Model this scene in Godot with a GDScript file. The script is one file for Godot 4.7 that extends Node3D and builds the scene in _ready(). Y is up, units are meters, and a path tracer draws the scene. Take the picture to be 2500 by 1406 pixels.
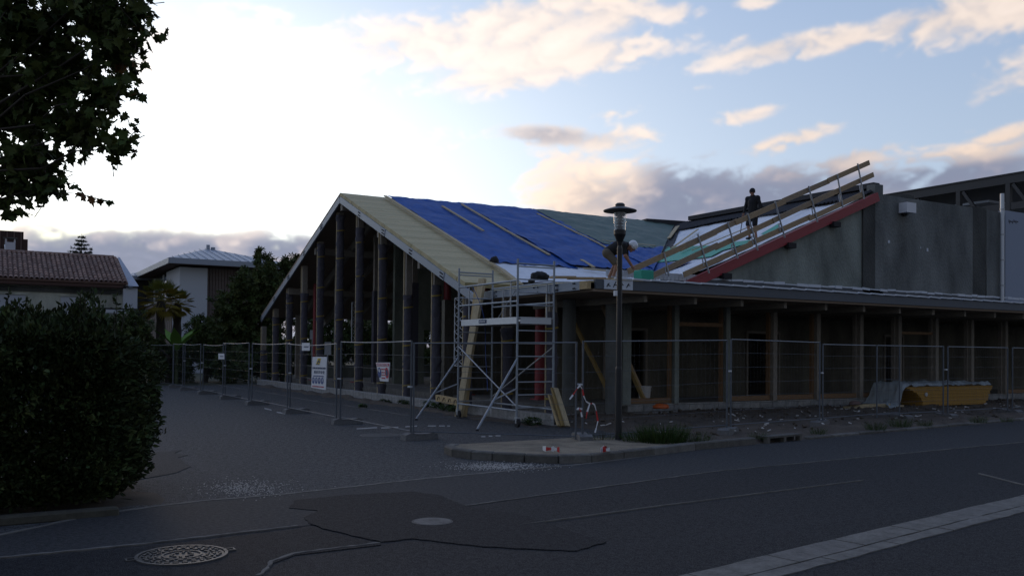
extends Node3D
# A hall under renovation at dusk. World axes follow the hall: +x along its long front, -z along its gable end, metres, y up.

# ---- camera measured from the photograph (2500 x 1406 pixels) ----
const F := 2200.0
const YAW := 0.53198
const ROLL := 0.0089
const PITCH := 0.0148
const HZ := 856.5
const EYE := Vector3(0, 1.68, 0)
var PY0 := 0.0
var cf := Vector3.ZERO
var cr := Vector3.ZERO
var cu := Vector3.ZERO

func setup_axes():
	PY0 = HZ - F * tan(PITCH)
	var fw := Vector3(sin(YAW), 0, -cos(YAW))
	var rt := Vector3(cos(YAW), 0, sin(YAW))
	cf = fw * cos(PITCH) + Vector3.UP * sin(PITCH)
	var u2 := Vector3.UP * cos(PITCH) - fw * sin(PITCH)
	cr = rt * cos(ROLL) + u2 * sin(ROLL)
	cu = u2 * cos(ROLL) - rt * sin(ROLL)

func ray(px: float, py: float) -> Vector3:
	return cf + cr * ((px - 1250.0) / F) + cu * ((PY0 - py) / F)
func gp(px: float, py: float, y := 0.0) -> Vector3:        # on the ground or a level at height y
	var d := ray(px, py)
	return EYE + d * ((y - EYE.y) / d.y)
func on_x(px: float, py: float, x: float) -> Vector3:      # on a wall x = const
	var d := ray(px, py)
	return EYE + d * (x / d.x)
func on_z(px: float, py: float, z: float) -> Vector3:      # on a wall z = const
	var d := ray(px, py)
	return EYE + d * (z / d.z)
func dep(px: float, py: float, w: float) -> Vector3:       # at a distance along the view axis
	var d := ray(px, py)
	return EYE + d * w
const KA := 0.39
const KB := 0.40
const RIDGE := 7.4
const ZR := -31.5
const XR := 27.2
const GX := 11.25
const WZ := -21.0
func hA(z: float) -> float:
	return RIDGE - KA * (z - ZR)
func hB(x: float) -> float:
	return RIDGE + KB * (x - XR)
func valley_x(z: float) -> float:
	return XR - KA / KB * (z - ZR)
func plA(px: float, py: float, lift := 0.0) -> Vector3:    # on the tarped slope
	var d := ray(px, py)
	var t := (RIDGE + KA * ZR + lift - EYE.y) / (d.y + KA * d.z)
	return EYE + d * t
func plB(px: float, py: float, lift := 0.0) -> Vector3:    # on the white slope
	var d := ray(px, py)
	var t := (RIDGE - KB * XR + lift - EYE.y) / (d.y - KB * d.x)
	return EYE + d * t

# ---- mesh building ----
class MB:
	var v := PackedVector3Array()
	var n := PackedVector3Array()
	var c := PackedColorArray()
	var col := Color.WHITE
	var use_c := false
	func tri(a: Vector3, b: Vector3, d: Vector3):           # counter-clockwise seen from outside
		var m := (b - a).cross(d - a).normalized()
		v.append(a); v.append(d); v.append(b)
		n.append(m); n.append(m); n.append(m)
		c.append(col); c.append(col); c.append(col)
	func trin(a: Vector3, b: Vector3, d: Vector3, na: Vector3, nb: Vector3, nd: Vector3):
		v.append(a); v.append(d); v.append(b)
		n.append(na); n.append(nd); n.append(nb)
		c.append(col); c.append(col); c.append(col)
	func quad(a: Vector3, b: Vector3, d: Vector3, e: Vector3):
		tri(a, b, d)
		tri(a, d, e)
	func hexa(p: Array):                                   # 0-3 bottom ring, 4-7 top ring, counter-clockwise from above
		quad(p[3], p[2], p[1], p[0])
		quad(p[4], p[5], p[6], p[7])
		for i in 4:
			var j := (i + 1) % 4
			quad(p[i], p[j], p[4 + j], p[4 + i])
	func box(at: Vector3, s: Vector3, b := Basis()):
		var h := s * 0.5
		var p := []
		for y in [-h.y, h.y]:
			p.append(at + b * Vector3(-h.x, y, h.z)); p.append(at + b * Vector3(h.x, y, h.z))
			p.append(at + b * Vector3(h.x, y, -h.z)); p.append(at + b * Vector3(-h.x, y, -h.z))
		hexa(p)
	func bar(a: Vector3, b: Vector3, w: float, h: float, up := Vector3.UP):
		var x := (b - a)
		var l := x.length()
		x = x / l
		var z := x.cross(up)
		if z.length() < 0.01: z = x.cross(Vector3.RIGHT)
		z = z.normalized()
		var y := z.cross(x)
		box((a + b) * 0.5, Vector3(l, h, w), Basis(x, y, z))
	func tube(a: Vector3, b: Vector3, ra: float, rb: float, k := 8, caps := true):
		var x := (b - a).normalized()
		var y := x.cross(Vector3.UP)
		if y.length() < 0.01: y = x.cross(Vector3.RIGHT)
		y = y.normalized()
		var z := x.cross(y)
		for i in k:
			var t0 := TAU * i / k
			var t1 := TAU * (i + 1) / k
			var d0 := y * cos(t0) + z * sin(t0)
			var d1 := y * cos(t1) + z * sin(t1)
			trin(a + d0 * ra, a + d1 * ra, b + d1 * rb, d0, d1, d1)
			trin(a + d0 * ra, b + d1 * rb, b + d0 * rb, d0, d1, d0)
			if caps:
				tri(a, a + d1 * ra, a + d0 * ra)
				tri(b, b + d0 * rb, b + d1 * rb)
	func path(pts: Array, rad: Array, k := 7):
		for i in pts.size() - 1:
			tube(pts[i], pts[i + 1], rad[i], rad[i + 1], k, i == 0 or i == pts.size() - 2)
	func lathe(at: Vector3, prof: Array, k := 20):          # profile of Vector2(radius, height), upwards on the outside
		for i in prof.size() - 1:
			var p: Vector2 = prof[i]
			var q: Vector2 = prof[i + 1]
			var m := Vector2(q.y - p.y, p.x - q.x).normalized()
			for j in k:
				var t0 := TAU * j / k
				var t1 := TAU * (j + 1) / k
				var d0 := Vector3(cos(t0), 0, -sin(t0))
				var d1 := Vector3(cos(t1), 0, -sin(t1))
				var n0 := d0 * m.x + Vector3.UP * m.y
				var n1 := d1 * m.x + Vector3.UP * m.y
				var a := at + d0 * p.x + Vector3.UP * p.y
				var b := at + d1 * p.x + Vector3.UP * p.y
				var e := at + d1 * q.x + Vector3.UP * q.y
				var g := at + d0 * q.x + Vector3.UP * q.y
				if p.x > 0.0001: trin(a, b, e, n0, n1, n1)
				if q.x > 0.0001: trin(a, e, g, n0, n1, n0)
	func poly_up(pts: PackedVector2Array, y: float):        # flat sheet in x, z
		var ix := Geometry2D.triangulate_polygon(pts)
		for i in range(0, ix.size(), 3):
			var a := Vector3(pts[ix[i]].x, y, pts[ix[i]].y)
			var b := Vector3(pts[ix[i + 1]].x, y, pts[ix[i + 1]].y)
			var d := Vector3(pts[ix[i + 2]].x, y, pts[ix[i + 2]].y)
			if (b - a).cross(d - a).y > 0: tri(a, b, d)
			else: tri(a, d, b)
	func slab(pts: PackedVector2Array, y0: float, y1: float):   # extruded upwards
		poly_up(pts, y1)
		var ccw := 0.0
		for i in pts.size():
			var p := pts[i]
			var q := pts[(i + 1) % pts.size()]
			ccw += p.x * q.y - q.x * p.y
		for i in pts.size():
			var p := pts[i]
			var q := pts[(i + 1) % pts.size()]
			if ccw > 0:
				var t := p
				p = q
				q = t
			quad(Vector3(p.x, y0, p.y), Vector3(q.x, y0, q.y), Vector3(q.x, y1, q.y), Vector3(p.x, y1, p.y))
	func plate(pts: Array, th: Vector3):                    # polygon of coplanar points (convex, ccw seen from the front) with thickness vector going back
		var k := pts.size()
		for i in range(1, k - 1):
			tri(pts[0], pts[i], pts[i + 1])
			tri(pts[0] + th, pts[i + 1] + th, pts[i] + th)
		for i in k:
			var j := (i + 1) % k
			quad(pts[i], pts[i] + th, pts[j] + th, pts[j])
	func smooth_grid(g: Array, closed := false):            # rows of Vector3 (each row same length), smooth normals
		var r := g.size()
		var k: int = g[0].size()
		var nn := []
		for i in r:
			var row := []
			for j in k:
				var jm: int = (j - 1 + k) % k if closed else maxi(j - 1, 0)
				var jp: int = (j + 1) % k if closed else mini(j + 1, k - 1)
				var a: Vector3 = g[i][jp] - g[i][jm]
				var b: Vector3 = g[mini(i + 1, r - 1)][j] - g[maxi(i - 1, 0)][j]
				row.append(a.cross(b).normalized())
			nn.append(row)
		for i in r - 1:
			for j in (k if closed else k - 1):
				var q := (j + 1) % k
				trin(g[i][j], g[i][q], g[i + 1][q], nn[i][j], nn[i][q], nn[i + 1][q])
				trin(g[i][j], g[i + 1][q], g[i + 1][j], nn[i][j], nn[i + 1][q], nn[i + 1][j])
	func mesh() -> ArrayMesh:
		var a := []
		a.resize(Mesh.ARRAY_MAX)
		a[Mesh.ARRAY_VERTEX] = v
		a[Mesh.ARRAY_NORMAL] = n
		if use_c: a[Mesh.ARRAY_COLOR] = c
		var m := ArrayMesh.new()
		m.add_surface_from_arrays(Mesh.PRIMITIVE_TRIANGLES, a)
		return m

# ---- scene tree ----
var taken := {}
var rng := RandomNumberGenerator.new()
func numbered(called: String) -> String:
	var k: int = taken.get(called, 0)
	taken[called] = k + 1
	return called if k == 0 else "%s_%03d" % [called, k]
func meta(o: Node, label: String, category: String, group := "", kind := ""):
	if label: o.set_meta("label", label)
	if category: o.set_meta("category", category)
	if group: o.set_meta("group", group)
	if kind: o.set_meta("kind", kind)
func thing(called: String, label: String, category: String, at := Vector3.ZERO, group := "", turn := 0.0) -> Node3D:
	var o := Node3D.new()
	o.name = numbered(called)
	add_child(o)
	o.position = at
	o.rotation.y = turn
	meta(o, label, category, group)
	return o
func origin_of(p: Node) -> Vector3:
	var s := Vector3.ZERO
	while p != self and p != null:
		s += (p as Node3D).position
		p = p.get_parent()
	return s
func put(called: String, what, m: Material, parent: Node = self) -> MeshInstance3D:   # geometry given in world coordinates
	var o := MeshInstance3D.new()
	o.mesh = what.mesh() if what is MB else what
	o.material_override = m
	o.name = numbered(called) if parent == self else called
	parent.add_child(o, true)
	if parent != self: o.position = -origin_of(parent)
	return o
func loc(called: String, what, m: Material, parent: Node, at := Vector3.ZERO, b := Basis()) -> MeshInstance3D:   # geometry in its own axes
	var o := MeshInstance3D.new()
	o.mesh = what.mesh() if what is MB else what
	o.material_override = m
	o.name = numbered(called) if parent == self else called
	parent.add_child(o, true)
	o.transform = Transform3D(b, at)
	return o
var box_cache := {}
func unit_box(s: Vector3, bev := 0.0) -> ArrayMesh:
	var key := "%.3f %.3f %.3f %.3f" % [s.x, s.y, s.z, bev]
	if not box_cache.has(key):
		var m := MB.new()
		if bev <= 0.0: m.box(Vector3.ZERO, s)
		else:
			var h := s * 0.5
			var lo := []
			for q in [[-h.y, bev], [-h.y + bev, 0.0], [h.y - bev, 0.0], [h.y, bev]]:
				var x: float = h.x - q[1]
				var z: float = h.z - q[1]
				var e: float = bev * 0.6
				lo.append([Vector3(-x + e, q[0], z), Vector3(x - e, q[0], z), Vector3(x, q[0], z - e), Vector3(x, q[0], -z + e), Vector3(x - e, q[0], -z), Vector3(-x + e, q[0], -z), Vector3(-x, q[0], -z + e), Vector3(-x, q[0], z - e)])
			for i in 3:
				for j in 8:
					var k := (j + 1) % 8
					m.quad(lo[i][j], lo[i][k], lo[i + 1][k], lo[i + 1][j])
			for j in range(1, 7):
				m.tri(lo[3][0], lo[3][j], lo[3][j + 1])
				m.tri(lo[0][0], lo[0][j + 1], lo[0][j])
		box_cache[key] = m.mesh()
	return box_cache[key]
func board(called: String, a: Vector3, b: Vector3, w: float, h: float, m: Material, parent: Node = self, up := Vector3.UP, bev := 0.0) -> MeshInstance3D:   # a length of timber or steel from a to b, grain along it
	var x := b - a
	var l := x.length()
	x /= l
	var z := x.cross(up)
	if z.length() < 0.01: z = x.cross(Vector3.RIGHT)
	z = z.normalized()
	var y := z.cross(x)
	var at := (a + b) * 0.5 - (origin_of(parent) if parent != self else Vector3.ZERO)
	return loc(called, unit_box(Vector3(l, h, w), bev), m, parent, at, Basis(x, y, z))
func rod(called: String, a: Vector3, b: Vector3, r: float, m: Material, parent: Node = self, k := 8, r2 := -1.0) -> MeshInstance3D:
	var q := MB.new()
	q.tube(a, b, r, r if r2 < 0 else r2, k)
	return put(called, q, m, parent)
func rnd(a: float, b: float) -> float:
	return rng.randf_range(a, b)

# ---- materials: colours below are linear base colours ----
var M := {}
func lin(r: float, g: float, b: float) -> Color:
	return Color(r, g, b).linear_to_srgb()
func mat(key: String, col: Vector3, rough := 0.8, metal := 0.0) -> StandardMaterial3D:
	var m := StandardMaterial3D.new()
	m.albedo_color = lin(col.x, col.y, col.z)
	m.roughness = rough
	m.metallic = metal
	m.resource_name = key
	M[key] = m
	return m
func nz(seed_: int, freq: float, oct := 4, size := 512) -> PackedByteArray:
	var f := FastNoiseLite.new()
	f.seed = seed_
	f.noise_type = FastNoiseLite.TYPE_SIMPLEX_SMOOTH
	f.frequency = freq
	f.fractal_octaves = oct
	var im := f.get_seamless_image(size, size)
	im.convert(Image.FORMAT_L8)
	return im.get_data()
func tex_mix(size: int, lo: Vector3, hi: Vector3, layers: Array, speck := 0.0, seed_ := 1, gain := 1.6) -> ImageTexture:   # layers of [bytes, weight]; weights add up to one
	var lut := PackedByteArray()
	lut.resize(768)
	for i in 256:
		var t := i / 255.0
		var c := Color(lerpf(lo.x, hi.x, t), lerpf(lo.y, hi.y, t), lerpf(lo.z, hi.z, t)).linear_to_srgb()
		lut[i * 3] = int(c.r * 255.0 + 0.5); lut[i * 3 + 1] = int(c.g * 255.0 + 0.5); lut[i * 3 + 2] = int(c.b * 255.0 + 0.5)
	var out := PackedByteArray()
	out.resize(size * size * 3)
	var r := RandomNumberGenerator.new()
	r.seed = seed_
	var nl := layers.size()
	var b0: PackedByteArray = layers[0][0]
	var w0: float = layers[0][1]
	var b1: PackedByteArray = layers[1][0] if nl > 1 else b0
	var w1: float = layers[1][1] if nl > 1 else 0.0
	var b2: PackedByteArray = layers[2][0] if nl > 2 else b0
	var w2: float = layers[2][1] if nl > 2 else 0.0
	for i in size * size:
		var s := w0 * b0[i] + w1 * b1[i] + w2 * b2[i]
		if speck > 0.0: s += (r.randf() - 0.5) * 255.0 * speck
		var k := clampi(int((s - 128.0) * gain + 128.0), 0, 255) * 3
		out[i * 3] = lut[k]; out[i * 3 + 1] = lut[k + 1]; out[i * 3 + 2] = lut[k + 2]
	var im := Image.create_from_data(size, size, false, Image.FORMAT_RGB8, out)
	return ImageTexture.create_from_image(im)
func bump_tex(size: int, bytes: PackedByteArray, strength: float, speck := 0.0) -> ImageTexture:
	var d := bytes.duplicate()
	if speck > 0.0:
		var r := RandomNumberGenerator.new()
		r.seed = 5
		for i in d.size(): d[i] = clampi(d[i] + int((r.randf() - 0.5) * 255.0 * speck), 0, 255)
	var im := Image.create_from_data(size, size, false, Image.FORMAT_L8, d)
	im.convert(Image.FORMAT_RGB8)
	im.bump_map_to_normal_map(strength)
	return ImageTexture.create_from_image(im)
func tri(key: String, tx: Texture2D, scale: Vector3, rough := 0.85, metal := 0.0, world := true, nrm: Texture2D = null, ns := 1.0) -> StandardMaterial3D:
	var m := mat(key, Vector3(1, 1, 1), rough, metal)
	m.albedo_texture = tx
	m.uv1_triplanar = true
	m.uv1_world_triplanar = world
	m.uv1_scale = scale
	if nrm:
		m.normal_enabled = true
		m.normal_texture = nrm
		m.normal_scale = ns
	return m
func tint(key: String, from: String, col: Vector3) -> StandardMaterial3D:
	var m: StandardMaterial3D = M[from].duplicate()
	m.albedo_color = lin(col.x, col.y, col.z)
	m.resource_name = key
	M[key] = m
	return m

func make_materials():
	var n8 := nz(1, 0.012, 4)            # soft patches
	var n30 := nz(2, 0.06, 4)            # medium
	var n90 := nz(3, 0.22, 3)            # grain
	var big8 := nz(11, 0.004, 5, 1024)
	var big90 := nz(12, 0.16, 3, 1024)
	var big300 := nz(13, 0.42, 2, 1024)
	var big40 := nz(14, 0.045, 4, 1024)
	var an := bump_tex(1024, big300, 5.0, 0.3)
	var lotx := tex_mix(1024, Vector3(0.018, 0.019, 0.020), Vector3(0.165, 0.165, 0.164), [[big40, 0.26], [big90, 0.42], [big300, 0.32]], 0.4, 3, 2.6)
	tri("asphalt_lot", lotx, Vector3.ONE / 5.0, 0.82, 0.0, true, an, 0.8)
	var roadx := tex_mix(1024, Vector3(0.012, 0.012, 0.014), Vector3(0.070, 0.070, 0.071), [[big40, 0.22], [big90, 0.44], [big300, 0.34]], 0.4, 4, 2.6)
	tri("asphalt_road", roadx, Vector3.ONE / 4.3, 0.8, 0.0, true, an, 0.8)
	tint("asphalt_walk", "asphalt_road", Vector3(1, 1, 1)).uv1_scale = Vector3.ONE / 2.9
	M.asphalt_walk.albedo_texture = tex_mix(1024, Vector3(0.028, 0.029, 0.031), Vector3(0.092, 0.092, 0.093), [[big40, 0.36], [big90, 0.38], [big300, 0.26]], 0.25, 8, 2.4)
	tint("asphalt_patch", "asphalt_road", Vector3(0.78, 0.78, 0.80))
	for k in ["asphalt_lot", "asphalt_road", "asphalt_walk", "asphalt_patch"]: M[k].metallic_specular = 0.25
	var conx := tex_mix(512, Vector3(0.16, 0.158, 0.15), Vector3(0.40, 0.395, 0.375), [[n8, 0.45], [n30, 0.35], [n90, 0.2]], 0.12, 5)
	var cn := bump_tex(512, n90, 2.0)
	tri("concrete", conx, Vector3.ONE / 1.7, 0.9, 0.0, true, cn, 0.6)
	tint("concrete_dirty", "concrete", Vector3(0.5, 0.48, 0.45))
	tint("kerb", "concrete", Vector3(0.36, 0.34, 0.31))
	tint("kerb_mossy", "concrete", Vector3(0.2, 0.19, 0.15))
	tint("light_edge", "concrete", Vector3(0.48, 0.46, 0.44))
	tint("block", "concrete", Vector3(0.85, 0.87, 0.9))
	tint("foot", "concrete", Vector3(0.5, 0.5, 0.52))
	var rendx := tex_mix(1024, Vector3(0.085, 0.09, 0.087), Vector3(0.225, 0.236, 0.225), [[big8, 0.72], [big40, 0.10], [big300, 0.18]], 0.06, 6, 1.7)
	tri("render_wall", rendx, Vector3(1 / 7.0, 1 / 16.0, 1 / 7.0), 0.92, 0.0, true, cn, 0.4)
	tint("render_pale", "render_wall", Vector3(1.35, 1.4, 1.3))
	tint("render_dark", "render_wall", Vector3(0.42, 0.41, 0.4))
	tint("inner_wall", "render_wall", Vector3(1.3, 1.35, 1.15))
	tint("brown_wall", "render_wall", Vector3(0.85, 0.74, 0.60))  # even brown base colour of the veranda and inner walls
	tint("house_wall", "render_wall", Vector3(2.6, 2.5, 2.2))
	mat("panel_white", Vector3(0.50, 0.53, 0.58), 0.85)
	mat("cladding_board", Vector3(0.30, 0.34, 0.42), 0.75)
	var dirtx := tex_mix(1024, Vector3(0.035, 0.026, 0.02), Vector3(0.16, 0.13, 0.10), [[big8, 0.35], [big90, 0.4], [big300, 0.25]], 0.3, 7)
	tri("dirt", dirtx, Vector3.ONE / 2.6, 0.95, 0.0, true, an, 1.0)
	tint("sand", "dirt", Vector3(2.6, 2.75, 2.6))
	# timber: grain runs along the local x of each board
	var wg := nz(21, 0.05, 3)
	var wf := nz(22, 0.25, 2)
	var woodx := tex_mix(512, Vector3(0.5, 0.5, 0.5), Vector3(1.0, 1.0, 1.0), [[wg, 0.6], [wf, 0.4]], 0.1, 9)
	tri("wood", woodx, Vector3(0.18, 2.2, 2.2), 0.75, 0.0, false)
	tint("timber_new", "wood", Vector3(0.60, 0.44, 0.22))
	tint("timber_pale", "wood", Vector3(0.62, 0.50, 0.30))
	tint("timber_rail", "wood", Vector3(0.52, 0.37, 0.22))
	tint("timber_rail_b", "wood", Vector3(0.44, 0.33, 0.22))
	tint("timber_deck", "wood", Vector3(0.66, 0.56, 0.31))
	tint("timber_deck_b", "wood", Vector3(0.61, 0.52, 0.285))
	tint("timber_deck_c", "wood", Vector3(0.70, 0.59, 0.33))
	tint("timber_orange", "wood", Vector3(0.27, 0.155, 0.075))
	tint("timber_prop", "wood", Vector3(0.40, 0.27, 0.09))
	tint("timber_post", "wood", Vector3(0.33, 0.29, 0.24))
	tint("formwork", "wood", Vector3(0.55, 0.30, 0.05))
	tint("formwork_b", "wood", Vector3(0.47, 0.25, 0.04))
	mat("soffit", Vector3(0.24, 0.18, 0.13), 0.9)
	# metals
	var galx := tex_mix(512, Vector3(0.30, 0.32, 0.34), Vector3(0.52, 0.54, 0.56), [[n30, 0.5], [n90, 0.5]], 0.1, 10)
	tri("galvanised", galx, Vector3.ONE * 4.0, 0.5, 0.55, true)
	tint("steel_beam", "galvanised", Vector3(0.6, 0.66, 0.75)).metallic = 0.3
	tint("alu", "galvanised", Vector3(1.45, 1.45, 1.45)).metallic = 0.5
	tint("fascia", "galvanised", Vector3(0.22, 0.24, 0.27)).metallic = 0.1
	M.fascia.roughness = 0.6
	tint("dark_steel", "galvanised", Vector3(0.07, 0.07, 0.075)).metallic = 0.1
	tint("zinc", "galvanised", Vector3(0.75, 0.8, 0.9)).metallic = 0.35
	mat("black_paint", Vector3(0.012, 0.013, 0.016), 0.45)
	mat("lamp_grey", Vector3(0.06, 0.06, 0.065), 0.5)
	mat("red_steel", Vector3(0.26, 0.03, 0.036), 0.55)
	mat("red_rake", Vector3(0.30, 0.028, 0.04), 0.5)
	mat("cast_iron", Vector3(0.04, 0.038, 0.037), 0.55, 0.3)
	mat("cast_worn", Vector3(0.075, 0.072, 0.07), 0.55, 0.3)
	# sheets
	var wrx := tex_mix(512, Vector3(0.008, 0.058, 0.25), Vector3(0.016, 0.105, 0.42), [[n8, 0.6], [n30, 0.4]], 0.05, 11)
	tri("tarp_blue", wrx, Vector3.ONE / 3.0, 0.6).metallic_specular = 0.3
	var wrg := tex_mix(512, Vector3(0.018, 0.062, 0.046), Vector3(0.032, 0.10, 0.076), [[n8, 0.6], [n30, 0.4]], 0.05, 12)
	tri("tarp_green", wrg, Vector3.ONE / 3.0, 0.55)
	var wrw := tex_mix(512, Vector3(0.66, 0.70, 0.76), Vector3(0.84, 0.87, 0.92), [[n8, 0.7], [n30, 0.3]], 0.03, 13)
	tri("membrane", wrw, Vector3.ONE / 2.5, 0.6)
	mat("teal_sheet", Vector3(0.02, 0.36, 0.24), 0.55)
	mat("white_tab", Vector3(0.62, 0.66, 0.72), 0.55)
	mat("roof_dark", Vector3(0.035, 0.036, 0.042), 0.8)
	var felt := tex_mix(512, Vector3(0.045, 0.042, 0.052), Vector3(0.115, 0.108, 0.13), [[n30, 0.6], [n90, 0.4]], 0.2, 14)
	tri("felt", felt, Vector3.ONE / 0.8, 0.95)
	mat("tape_yellow", Vector3(0.30, 0.21, 0.03), 0.6)
	mat("paint_white", Vector3(0.75, 0.75, 0.76), 0.6)
	mat("line_white", Vector3(0.30, 0.30, 0.29), 0.8)
	mat("sign_white", Vector3(0.70, 0.71, 0.74), 0.45)
	mat("sign_blue", Vector3(0.02, 0.06, 0.24), 0.5)
	mat("sign_navy", Vector3(0.02, 0.05, 0.13), 0.5)
	mat("sign_red", Vector3(0.55, 0.03, 0.06), 0.5)
	mat("sign_yellow", Vector3(0.68, 0.50, 0.02), 0.5)
	mat("tape_red", Vector3(0.55, 0.03, 0.03), 0.5)
	mat("orange", Vector3(0.55, 0.11, 0.02), 0.6)
	mat("bucket", Vector3(0.55, 0.53, 0.5), 0.6)
	mat("rubber", Vector3(0.018, 0.018, 0.02), 0.8)
	var pl := mat("plastic_sheet", Vector3(0.45, 0.52, 0.56), 0.3)
	pl.transparency = BaseMaterial3D.TRANSPARENCY_ALPHA
	pl.albedo_color.a = 0.72
	var gl := mat("lamp_glass", Vector3(0.9, 0.92, 0.93), 0.03)
	gl.transparency = BaseMaterial3D.TRANSPARENCY_ALPHA
	gl.albedo_color.a = 0.2
	var wgls := mat("window_glass", Vector3(0.10, 0.12, 0.13), 0.04)
	wgls.metallic = 0.3
	# house
	var tilx := tex_mix(512, Vector3(0.14, 0.085, 0.066), Vector3(0.34, 0.235, 0.19), [[n8, 0.4], [n30, 0.3], [n90, 0.3]], 0.15, 15)
	tri("tile_a", tilx, Vector3.ONE / 1.3, 0.85)
	tint("tile_b", "tile_a", Vector3(0.8, 0.72, 0.7))
	tint("tile_c", "tile_a", Vector3(1.2, 1.12, 1.08))
	mat("eave_brown", Vector3(0.10, 0.055, 0.045), 0.8)
	mat("shutter", Vector3(0.50, 0.52, 0.56), 0.6)
	mat("brown_clad", Vector3(0.055, 0.026, 0.02), 0.8)
	mat("brown_rib", Vector3(0.16, 0.10, 0.085), 0.8)
	tint("timber_clad", "wood", Vector3(0.16, 0.125, 0.115))
	# plants
	for a in [["leaf_tree", Vector3(1, 1, 1), 0.36], ["leaf_hedge", Vector3(1, 1, 1), 0.08], ["leaf_bush", Vector3(1, 1, 1), 0.2], ["leaf_palm", Vector3(1, 1, 1), 0.3]]:
		var m := mat(a[0], a[1], 0.6)
		m.vertex_color_use_as_albedo = true
		m.metallic_specular = 0.22
		m.backlight_enabled = true
		m.backlight = Color(a[2], a[2], a[2])
		m.cull_mode = BaseMaterial3D.CULL_DISABLED
	mat("bark", Vector3(0.055, 0.045, 0.035), 0.95)
	mat("twig", Vector3(0.045, 0.035, 0.025), 0.9)
	mat("palm_stem", Vector3(0.06, 0.075, 0.025), 0.7)
	var grx := tex_mix(512, Vector3(0.018, 0.022, 0.010), Vector3(0.05, 0.06, 0.028), [[n8, 0.4], [n30, 0.3], [n90, 0.3]], 0.3, 16)
	tri("grass_ground", grx, Vector3.ONE / 2.0, 0.95)
	tint("fence_steel", "galvanised", Vector3(0.25, 0.27, 0.30)).metallic = 0.4
	tint("fence_top", "galvanised", Vector3(0.5, 0.52, 0.55)).metallic = 0.4
	tint("scaffold_steel", "galvanised", Vector3(0.72, 0.77, 0.82)).metallic = 0.4
	# people
	mat("skin", Vector3(0.33, 0.17, 0.11), 0.6)
	mat("shirt_black", Vector3(0.012, 0.012, 0.014), 0.85)
	mat("shorts_khaki", Vector3(0.13, 0.105, 0.075), 0.9)
	mat("shorts_dark", Vector3(0.014, 0.014, 0.016), 0.9)
	mat("shoe", Vector3(0.32, 0.30, 0.28), 0.8)
	mat("shoe_dark", Vector3(0.03, 0.03, 0.03), 0.8)
	mat("helmet", Vector3(0.75, 0.77, 0.8), 0.3)
	mat("hair", Vector3(0.015, 0.012, 0.01), 0.8)

# ---- sky: air and clouds by direction ----
var fb := FastNoiseLite.new()
var fw2 := FastNoiseLite.new()
var fc := FastNoiseLite.new()
const SUN_PX := Vector2(150, 505)
var sun_dir := Vector3.ZERO
# cloud masses: pixel centre, half sizes, tilt in degrees (rising to the right is positive), lit share (1 cream and white, 0 grey)
var clouds := [
	[1290, 55, 190, 85, 4, 1.0, 1.0], [1490, 25, 120, 55, 0, 1.0, 1.0], [980, 105, 230, 62, 3, 1.0, 1.0], [1160, 105, 130, 60, 5, 1.0, 0.9], [1400, 140, 250, 45, 7, 1.0, 1.0], [1220, 185, 180, 45, 5, 1.0, 1.0], [1650, 30, 60, 22, 0, 1.0, 0.8],
	[1870, 125, 150, 32, 6, 1.0, 1.0], [2020, 100, 130, 32, 3, 1.0, 1.0], [2190, 60, 80, 30, 18, 1.0, 0.9], [2340, 40, 170, 52, 8, 1.0, 1.0], [2500, 10, 120, 50, 10, 1.0, 1.0], [1850, 8, 45, 14, 0, 1.0, 0.8], [1810, 92, 28, 12, 0, 1.0, 0.7],
	[1490, 278, 70, 14, 8, 1.0, 0.75], [1830, 282, 95, 17, 6, 1.0, 0.8], [1700, 215, 40, 9, 8, 1.0, 0.6], [1600, 160, 40, 16, 0, 1.0, 0.6], [1935, 342, 110, 26, 14, 1.0, 0.95],
	[1350, 330, 120, 26, -4, 0.42, 0.95], [1500, 340, 120, 34, 0, 0.85, 0.8], [1390, 400, 110, 50, 0, 0.9, 0.75],
	[1430, 475, 130, 80, 0, 1.0, 1.05], [1640, 490, 230, 90, 6, 0.12, 1.05], [1880, 460, 230, 50, 13, 0.15, 0.92], [2080, 450, 210, 36, 6, 0.15, 0.88], [2330, 430, 240, 36, 4, 0.12, 0.92], [2300, 385, 170, 24, 3, 0.85, 0.85], [2480, 335, 110, 30, 10, 0.9, 0.9], [2050, 395, 110, 22, 13, 0.85, 0.8],
	[540, 120, 240, 85, 0, 1.0, 1.0], [700, 190, 200, 60, 0, 1.0, 0.9], [1040, 330, 280, 45, 4, 0.9, 0.5],
	[430, 720, 520, 125, 0, 0.04, 1.3], [1000, 750, 420, 120, 0, 0.1, 1.2], [-200, 720, 420, 110, 0, 0.08, 1.2], [1640, 600, 300, 110, 0, 0.08, 1.15], [2050, 585, 360, 90, 0, 0.08, 1.1], [2500, 590, 420, 115, 0, 0.06, 1.1],
	[430, 620, 330, 48, 0, 0.03, 1.15], [720, 615, 260, 46, 0, 0.1, 1.05], [150, 640, 240, 42, 0, 0.12, 1.0], [1000, 640, 300, 40, 0, 0.15, 0.95], [-200, 620, 260, 50, 0, 0.1, 1.0], [2750, 400, 260, 60, 0, 0.15, 1.0], [2800, 120, 260, 60, 5, 1.0, 0.9], [700, -140, 300, 70, 5, 1.0, 0.8], [1900, -170, 320, 60, 5, 1.0, 0.8],
]
var cl := []
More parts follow.
